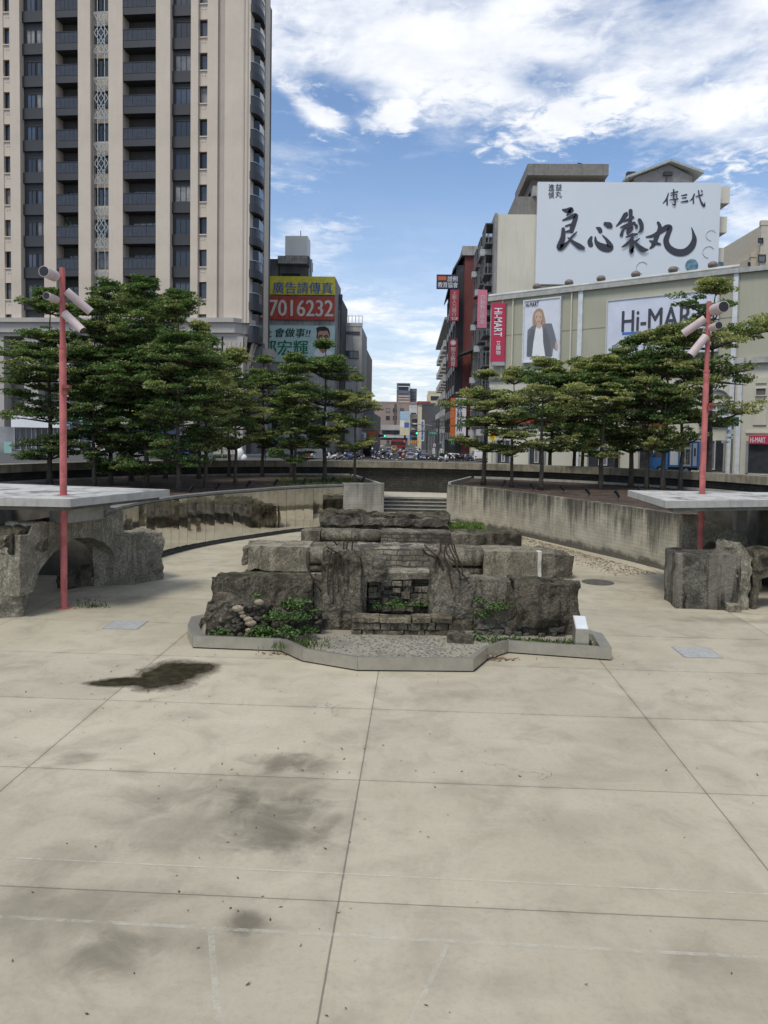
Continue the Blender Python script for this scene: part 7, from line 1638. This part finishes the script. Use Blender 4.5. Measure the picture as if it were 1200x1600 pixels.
def rider(shirt, helmet, name='person', wide=1.):
    t = thing(name, 'rider', 'person', (0, 0, 0))
    J = {'pelvis': ((0, -.12, .84), (.17, .14)), 'chest': ((0, -.02, 1.20), (.19, .13)), 'neck': ((0, .02, 1.38), .065), 'head': ((0, .05, 1.48), .095), 'crown': ((0, .05, 1.60), .09)}
    for s, g in (('l', -1), ('r', 1)):
        J['sh' + s] = ((g * .2, 0, 1.30), .075); J['el' + s] = ((g * .31, .16, 1.08), .055); J['wr' + s] = ((g * .30, .42, 1.04), .04); J['hd' + s] = ((g * .28, .50, 1.04), .038)
        J['hip' + s] = ((g * .11, -.06, .82), .11); J['kn' + s] = ((g * .17, .34, .74), .075); J['an' + s] = ((g * .16, .30, .36), .05); J['to' + s] = ((g * .16, .46, .30), .045)
    def zone(c):
        if c.z > 1.37: return 1
        if c.z > .98 or (c.z > .86 and c.y < .0): return 1 if (c.y > .40 and c.z > .95) else 0
        return 3 if c.z < .38 else 2
    skin_person('body', J, EB, [shirt, skinm, jeans, shoe], zone, t)
    mb = MB(); mb.smooth = True; mb.ellipsoid((0, .045, 1.57), (.135, .155, .135), 12, 8); mb.build('helmet', helmet, t, origin=(0, 0, 0))
    return t
def scooter(paint, name='scooter'):
    t = thing(name, 'scooter', 'scooter', (0, 0, 0))
    for y, nm in ((-.55, 'wheel'), (.68, 'wheel')):
        mb = MB(); mb.smooth = True; ringp = [(.0, y + .19 * math.cos(2 * math.pi * k / 14), .25 + .19 * math.sin(2 * math.pi * k / 14)) for k in range(15)]; mb.tube(ringp, .06, 7, False)
        w_ = mb.build('wheel', tyre, t); mb = MB(); mb.tube([(-.04, y, .25), (.04, y, .25)], .13, 10); mb.build('rim', rimm, w_)
    def ov_(y, hw, z0, z1): return [(hw * math.sin(a), y, (z0 + z1) / 2 + (z1 - z0) / 2 * math.cos(a)) for a in [2 * math.pi * k / 10 for k in range(10)]]
    mb = MB(); mb.smooth = True; mb.loft([ov_(-.82, .08, .58, .74), ov_(-.68, .15, .46, .78), ov_(-.35, .18, .38, .76), ov_(-.05, .16, .28, .62), ov_(.10, .15, .22, .36), ov_(.38, .14, .22, .34)]); mb.build('body', paint, t, origin=(0, 0, 0))
    mb = MB(); mb.smooth = True; mb.loft([[(x, .40 + .10 * (z - .3) - .35 * (abs(x) > .15) * .2, z) for x, z in ()]]) if False else None
    mb.smooth = True; mb.loft([ov_(.34, .17, .28, .62), ov_(.42, .21, .34, .90), ov_(.50, .14, .55, .98), ov_(.58, .07, .70, .95)]); mb.build('front_shield', paint, t, origin=(0, 0, 0))
    mb = MB(); mb.smooth = True; mb.loft([ov_(-.80, .10, .76, .82), ov_(-.55, .15, .75, .84), ov_(-.10, .14, .70, .79), ov_(.0, .09, .68, .73)]); mb.build('seat', mat('seat_black', (.015, .015, .015), .6), t, origin=(0, 0, 0))
    mb = MB(); mb.tube([(0, .66, .26), (0, .50, .75), (0, .45, 1.0)], .035, 8); mb.build('fork', frame_d, t, origin=(0, 0, 0))
    mb = MB(); mb.tube([(-.33, .36, 1.02), (-.15, .44, 1.02), (.15, .44, 1.02), (.33, .36, 1.02)], .02, 6); mb.build('handlebar', frame_d, t, origin=(0, 0, 0))
    for g in (-1, 1):
        mb = MB(); mb.tube([(g * .2, .44, 1.02), (g * .28, .46, 1.20)], .008, 4); mb.smooth = True; mb.ellipsoid((g * .29, .46, 1.23), (.06, .015, .04), 8, 5); mb.build('mirror', frame_d, t, origin=(0, 0, 0))
    mb = MB(); mb.box(-.09, -.86, .60, .09, -.80, .70); mb.build('tail_lamp', redlamp, t, origin=(0, 0, 0))
    mb = MB(); mb.box(-.13, -.90, .38, .13, -.885, .52); mb.build('number_plate', wht, t, origin=(0, 0, 0))
    mb = MB(); mb.smooth = True; mb.ellipsoid((0, .60, .84), (.08, .05, .06), 10, 6); mb.build('headlight', headm, t, origin=(0, 0, 0))
    mb = MB(); mb.box(-.09, .50, .33, .09, .88, .46); mb.build('front_mudguard', paint, t, origin=(0, 0, 0))
    return t
sp = [scooter(mat('scooter_' + n, c, .35, var=.03)) for n, c in (('black', (.025, .026, .03)), ('white', (.62, .62, .62)), ('blue', (.06, .10, .22)), ('grey', (.22, .23, .24)), ('red', (.40, .04, .04)))]
cn = ['black', 'white', 'dark blue', 'grey', 'red']; first = [True] * 5
rs = [rider(mat('shirt_' + n, c, .85, var=.1), mat('helmet_' + h, hc, .3, var=.02)) for n, c, h, hc in (('black', (.03, .03, .035), 'white', (.7, .7, .7)), ('white', (.60, .60, .58), 'grey', (.3, .3, .32)), ('blue', (.10, .16, .30), 'black', (.02, .02, .02)), ('salmon', (.55, .26, .20), 'red', (.45, .04, .04)), ('grey', (.25, .25, .26), 'white2', (.66, .66, .66)))]
rn = ['black jacket and white helmet', 'white shirt and grey helmet', 'blue shirt and black helmet', 'salmon shirt and red helmet', 'grey jacket and pale helmet']; rfirst = [True] * 5
def place(px, py, ci, rz, lab, grp, ri=None, rlab=None, at=None, zb=None):
    p = at if at is not None else gy(px, 700, 66.5 + (721 - py) * 4.2); loc = (p.x, p.y, street_z(p.y) + .004)
    if first[ci]: first[ci] = False; t = sp[ci]; t.location = loc; t.scale = (VS,) * 3; t.rotation_euler.z = rz; t['label'] = lab; t['group'] = grp; 
    else: t = dup(sp[ci], loc, rz, lab, grp)
    if ri is not None:
        if rfirst[ri]: rfirst[ri] = False; q = rs[ri]; q.location = loc; q.scale = (VS,) * 3; q.rotation_euler.z = rz; q['label'] = rlab; q['group'] = 'people riding scooters'
        else: dup(rs[ri], loc, rz, rlab, 'people riding scooters')
mov = [(582, 719, 0, 0, .1), (586, 718, 3, 2, 0), (589.5, 717, 0, None, .1), (592.5, 716, 2, 4, 0), (595, 713, 1, 1, 0), (598, 718, 1, 0, .1), (602, 713, 0, None, .1), (605.5, 716.5, 0, 2, 0), (609, 713, 3, 4, 0), (611.5, 715, 2, 1, .15), (625.5, 718, 0, 0, 0), (630, 716, 4, 3, 0), (616, 708, 1, 1, 0), (634, 709, 0, 4, 0), (651, 716.5, 1, 1, 0), (655.5, 719.5, 2, 2, .2), (651, 710, 0, 0, 0)]
for k, (px, py, ci, ri, rz) in enumerate(mov):
    w_ = ORD[k]
    place(px, py, ci, rz, f'{cn[ci]} scooter in traffic, {w_} of the riding scooters counted from the left', 'scooters in the traffic', ri, f'rider in {rn[ri]}, on the {w_} riding scooter from the left' if ri is not None else None)
par = [(513, 721, 0), (519, 721.5, 1), (525, 721, 0), (531, 721.5, 3), (537, 721, 0), (543.5, 721, 1), (549, 721.5, 2), (556, 721, 0), (562, 720, 0), (672, 718, 0), (676, 718, 3), (680, 717, 0), (693, 721.5, 1), (708, 720, 0), (713, 720, 1), (718, 720.5, 0), (723, 720, 3), (728, 719.5, 0), (734, 719.5, 2), (478, 721, 4), (484, 721, 1)]
par.sort()
for k, (px, py, ci) in enumerate(par):
    place(px, py, ci, R(random.uniform(35, 60)) * (1 if px < 600 else -1), f'{cn[ci]} parked scooter beyond the parapet, number {ORD[k] if k < 20 else "twenty first"} in the parked row from the left'.replace('number ', ''), 'parked scooters beyond the parapet')
# rider passing at the right, seen from the side
pr4 = gz(1161, 738, STREET); 
place(0, 0, 3, R(80), 'pale grey scooter passing behind the parapet at the right edge', 'scooters in the traffic', 3, 'rider in salmon shirt and red helmet passing at the right edge', Vector((pr4.x, pr4.y - .4, STREET)))
# standing person in black by the tower and another behind the shop doorway
def standing(shirt, trousers, px, py, label, y=None):
    p = gz(px, py, STREET); t = thing('person', label, 'person', (0, 0, 0))
    J = {'pelvis': ((0, 0, .92), (.15, .11)), 'chest': ((0, 0, 1.28), (.17, .11)), 'neck': ((0, 0, 1.48), .06), 'head': ((0, -.02, 1.58), .09), 'crown': ((0, -.01, 1.69), .085)}
    for s, g in (('l', -1), ('r', 1)):
        J['sh' + s] = ((g * .18, 0, 1.40), .07); J['el' + s] = ((g * .24, .02, 1.12), .05); J['wr' + s] = ((g * .24, -.06, .88), .036); J['hd' + s] = ((g * .23, -.08, .78), .034)
        J['hip' + s] = ((g * .09, 0, .88), .10); J['kn' + s] = ((g * .10, -.02, .48), .07); J['an' + s] = ((g * .10, .02, .09), .045); J['to' + s] = ((g * .11, -.12, .045), .04)
    skin_person('body', J, EB, [shirt, skinm, trousers, shoe], lambda c: 1 if c.z > 1.47 or (abs(c.x) > .19 and c.z < .9 and c.z > .7) else (0 if c.z > .93 else (2 if c.z > .1 else 3)), t)
    mb = MB(); mb.smooth = True; mb.ellipsoid((0, .01, 1.665), (.10, .115, .10), 10, 7); mb.build('hair', mat('hair_black', (.015, .013, .012), .6), t, origin=(0, 0, 0))
    t.location = (p.x, p.y, STREET + .004); t.scale = (VS,) * 3; return t
standing(blackp, jeans, 413, 722, 'standing person dressed in black beside the tower corner')
standing(mat('shirt_pale', (.5, .5, .52), .85), jeans, 690, 718, 'pedestrian in pale shirt at the right street corner')

# ------------------------------------------------------------------ street furniture
polem = mat('pole_galvanised', (.30, .31, .31), .5, .4, var=.1); poled = mat('pole_dark', (.06, .065, .065), .7, var=.1)
def zt(px, py, y): return gy(px, py, y).z
def street_lamp(px, py_top, y, dirx, label):
    p = gy(px, 700, y); z0 = street_z(y); t = thing('street_lamp', label, 'street lamp', (p.x, y, z0), 'street lamps over the road'); z1 = zt(px, py_top, y)
    MB().tube([(p.x, y, z0), (p.x, y, z1 - .8), (p.x + dirx * .4, y, z1 - .2), (p.x + dirx * 2.6, y, z1)], [.10, .08, .06, .05], 8).build('pole', polem, t)
    mb = MB(); mb.smooth = True; mb.ellipsoid((p.x + dirx * 2.9, y, z1), (.45, .18, .09), 10, 6); mb.build('lamp_head', headm, t)
street_lamp(679, 663, 112, -1, 'street lamp arching over the right lane, taller of the two'); street_lamp(670, 671, 140, -1, 'street lamp arching over the right lane, the lower one behind')
def signal(px, py, y, arm, label, green=True):
    p = gy(px, py, y); z0 = street_z(y); t = thing('traffic_light', label, 'traffic light', (p.x, y, z0), 'traffic lights at the junction')
    MB().tube([(p.x + arm, y + .1, z0), (p.x + arm, y + .1, p.z + .6)], .09, 8).build('pole', poled, t)
    MB().tube([(p.x + arm, y + .1, p.z + .3), (p.x - .9, y + .1, p.z + .3)], .05, 6).build('arm', poled, t)
    h = MB().box(p.x - 1.0, y - .2, p.z - .2, p.x + .25, y - .02, p.z + .2).build('signal_head', poled, t)
    for k, m in enumerate((mat('lens_red_off', (.10, .015, .012), .4), mat('lens_amber_off', (.12, .07, .01), .4), mat('lens_green_lit', (.05, .85, .48), .4, emit=1.6))):
        MB().tube([(p.x - .8 + .42 * k, y - .235, p.z), (p.x - .8 + .42 * k, y - .20, p.z)], .145, 12).build('lens', m, h)
signal(651, 677, 118, 1.6, 'traffic light showing green over the right lanes'); signal(601, 681, 120, -2.0, 'traffic light showing green over the left lanes')
def utility(px, py_top, y, label):
    p = gy(px, 700, y); z0 = street_z(y); z1 = zt(px, py_top, y); t = thing('utility_pole', label, 'utility pole', (p.x, y, z0), 'utility poles along the right pavement')
    MB().tube([(p.x, y, z0), (p.x, y, z1)], [.17, .11], 10).build('pole', poled, t)
    for k in range(2): MB().box(p.x - 1.0, y - .06, z1 - .5 - .9 * k, x1 := p.x + 1.0, y + .06, z1 - .38 - .9 * k).build('crossarm', poled, t)
    MB().tube([(p.x + .35, y, z1 - 3.2), (p.x + .35, y, z1 - 2.3)], .22, 10).build('transformer', polem, t)
    return Vector((p.x, y, z1))
ua = utility(684.5, 654, 108, 'dark utility pole nearer the right street corner'); ub = utility(681, 655, 150, 'dark utility pole farther down the right pavement'); uc = utility(652, 652, 180, 'dark utility pole before the cluttered block')
def cable(a, b, sag, label):
    pts = [a.lerp(b, k / 12) - Vector((0, 0, sag * math.sin(math.pi * k / 12))) for k in range(13)]; tag(MB().tube(pts, .022, 4).build('cable', poled), label, 'cable', 'overhead cables')
cable(ua + Vector((-.9, 0, -.4)), ub + Vector((-.9, 0, -.4)), .8, 'overhead cable between the utility poles, street side'); cable(ua + Vector((.9, 0, -.4)), ub + Vector((.9, 0, -.4)), .9, 'overhead cable between the utility poles, house side'); cable(ub + Vector((-.9, 0, -.4)), uc + Vector((.5, 0, -.4)), .9, 'overhead cable crossing to the cluttered block')
# road signs
def road_sign(px, y, boards, top_py, label, nm='road_sign'):
    p = gy(px, 700, y); z0 = street_z(y); t = thing(nm, label, 'road sign', (p.x, y, z0)); MB().tube([(p.x, y, z0), (p.x, y, zt(px, top_py, y))], .05, 8).build('pole', polem, t)
    f = Fac(gy(px - 60, 700, y - .1), gy(px + 60, 700, y - .1))
    for (a, p0, b, p1, m, txt, tm) in boards:
        s0, zz0, s1, zz1 = f.rect(a, p0, b, p1); mb = f.mb(); mb.box(s0, -.05, zz0, s1, 0, zz1); q = mb.build('board', m, t)
        for (body, ta, tp0, tb2, tp1) in txt: u0, v0, u1, v1 = f.rect(ta, tp0, tb2, tp1); mb = f.mb(); put_text(mb, body, u0, v0, u1, v1, .06, .015); mb.build('lettering', tm, q)
road_sign(1143, 47, [(1131.5, 651.5, 1154, 666, mat('road_green', (.012, .22, .15), .5), [('中正路', 1137, 654, 1150.5, 659.5), ('Zhongzheng Rd.', 1135, 661.5, 1151, 665)], wht), (1135, 671, 1146, 678.5, wht, [('P', 1136, 672, 1139, 677.8)], blu), (1134, 681, 1145, 686, wht, [('→', 1136, 682.5, 1143, 685)], blk), (1127, 688.5, 1140, 692.5, wht, [('→', 1129, 689.5, 1137, 692)], blk)], 651, 'green street name sign with small parking boards on a pole before the store')
road_sign(769, 62, [(764.5, 672.5, 773.5, 688, yel, [('慢\n行', 766, 674, 772, 686.5)], redS), (766, 692, 772, 702, grey, [], wht)], 672, 'yellow warning sign with grey plate under it by the first right trees')
road_sign(674, 100, [(669, 674.5, 684, 679, MATS['road_green'], [('光復路', 671, 675.5, 682, 678)], wht)], 674, 'green overhead street name sign far down the right side')
road_sign(686.5, 76, [(684, 693, 690, 700, poled, [], wht)], 692, 'dark signal post at the right street corner')
road_sign(679, 90, [(677.3, 693.5, 680.7, 698.5, wht, [('▲', 677.8, 694, 680.2, 697.5)], redS), (675.5, 700, 680, 710, mat('cabinet_white', (.55, .56, .55), .6), [], wht)], 693, 'small warning triangle sign with white cabinet at the right corner')
# hedges and small plants on the street
def hedge(px0, px1, py0, py1, y, label, seed):
    a = gy(px0, py1, y); b = gy(px1, py0, y); random.seed(seed); t = thing('hedge', label, 'hedge', ((a.x + b.x) / 2, y, street_z(y)))
    mb = MB(); hm = [LEAF[0], LEAF[2], LEAF[1]]
    for k in range(1500):
        c = Vector((random.uniform(a.x, b.x), y + random.uniform(-.6, .6), street_z(y) + (b.z - street_z(y)) * random.uniform(.1, 1) * random.uniform(.75, 1))); e = Euler((random.gauss(0, .7), random.gauss(0, .7), random.uniform(0, 6))).to_matrix(); mb.cur = random.randrange(3)
        mb.add([c + e @ Vector(v) for v in ((-.12, 0, 0), (0, -.07, 0), (.12, 0, 0), (0, .07, 0))], [(0, 1, 2, 3)])
    mb.build('foliage', hm, t); mb = MB()
    for k in range(5): x = a.x + (b.x - a.x) * (k + .5) / 5; mb.tube([(x, y, street_z(y)), (x, y, street_z(y) + (b.z - street_z(y)) * .7)], .03, 5)
    mb.build('stems', barkm, t)
hedge(685, 699, 705, 718, 82, 'bright green bush at the right street corner', 4); hedge(421, 442, 700, 722, 70, 'green hedge beside the tower corner at left', 5); hedge(335, 352, 712, 722, 66, 'low shrub by the tower base between the left trunks', 6)
mb = MB()
for k in range(9): x = gy(474 + 4 * k, 700, 84).x; mb.tube([(x, 84, street_z(84)), (x, 84, street_z(84) + 2.0)], .035, 5); mb.tube([(x, 84, street_z(84) + .1), (x + .3, 84, street_z(84) + 1.9)], .025, 4)
x0_ = gy(474, 700, 84).x; x1_ = gy(506, 700, 84).x
mb.tube([(x0_, 84, street_z(84) + 2.0), (x1_, 84, street_z(84) + 2.0)], .035, 5); mb.tube([(x0_, 84, street_z(84) + 1.0), (x1_, 84, street_z(84) + 1.0)], .03, 5)
tag(mb.build('bicycle_rack', polem), 'pale metal rack fence in front of the left corner building', 'rack')
p = gz(374, 722, STREET); t = thing('covered_bundle', 'white bundle wrapped in plastic sheet by the tower base', 'bundle', (p.x, p.y, STREET)); mb = MB(); mb.smooth = True; mb.ellipsoid((p.x, p.y, STREET + .55), (.35, .3, .55), 10, 7); mb.ellipsoid((p.x + .3, p.y, STREET + .3), (.3, .25, .3), 10, 6); mb.build('plastic_sheet', wht, t)
mb = MB()
for dx_ in (-.5, 0, .5): mb.tube([(p.x - 1 + dx_, p.y + .5, STREET), (p.x - 1, p.y + .5, STREET + 2.6)], .03, 5)
tag(mb.build('tree_prop', mat('prop_wood', (.3, .26, .2), .9)), 'slanting wooden props tied round a young tree by the tower base', 'tree prop')
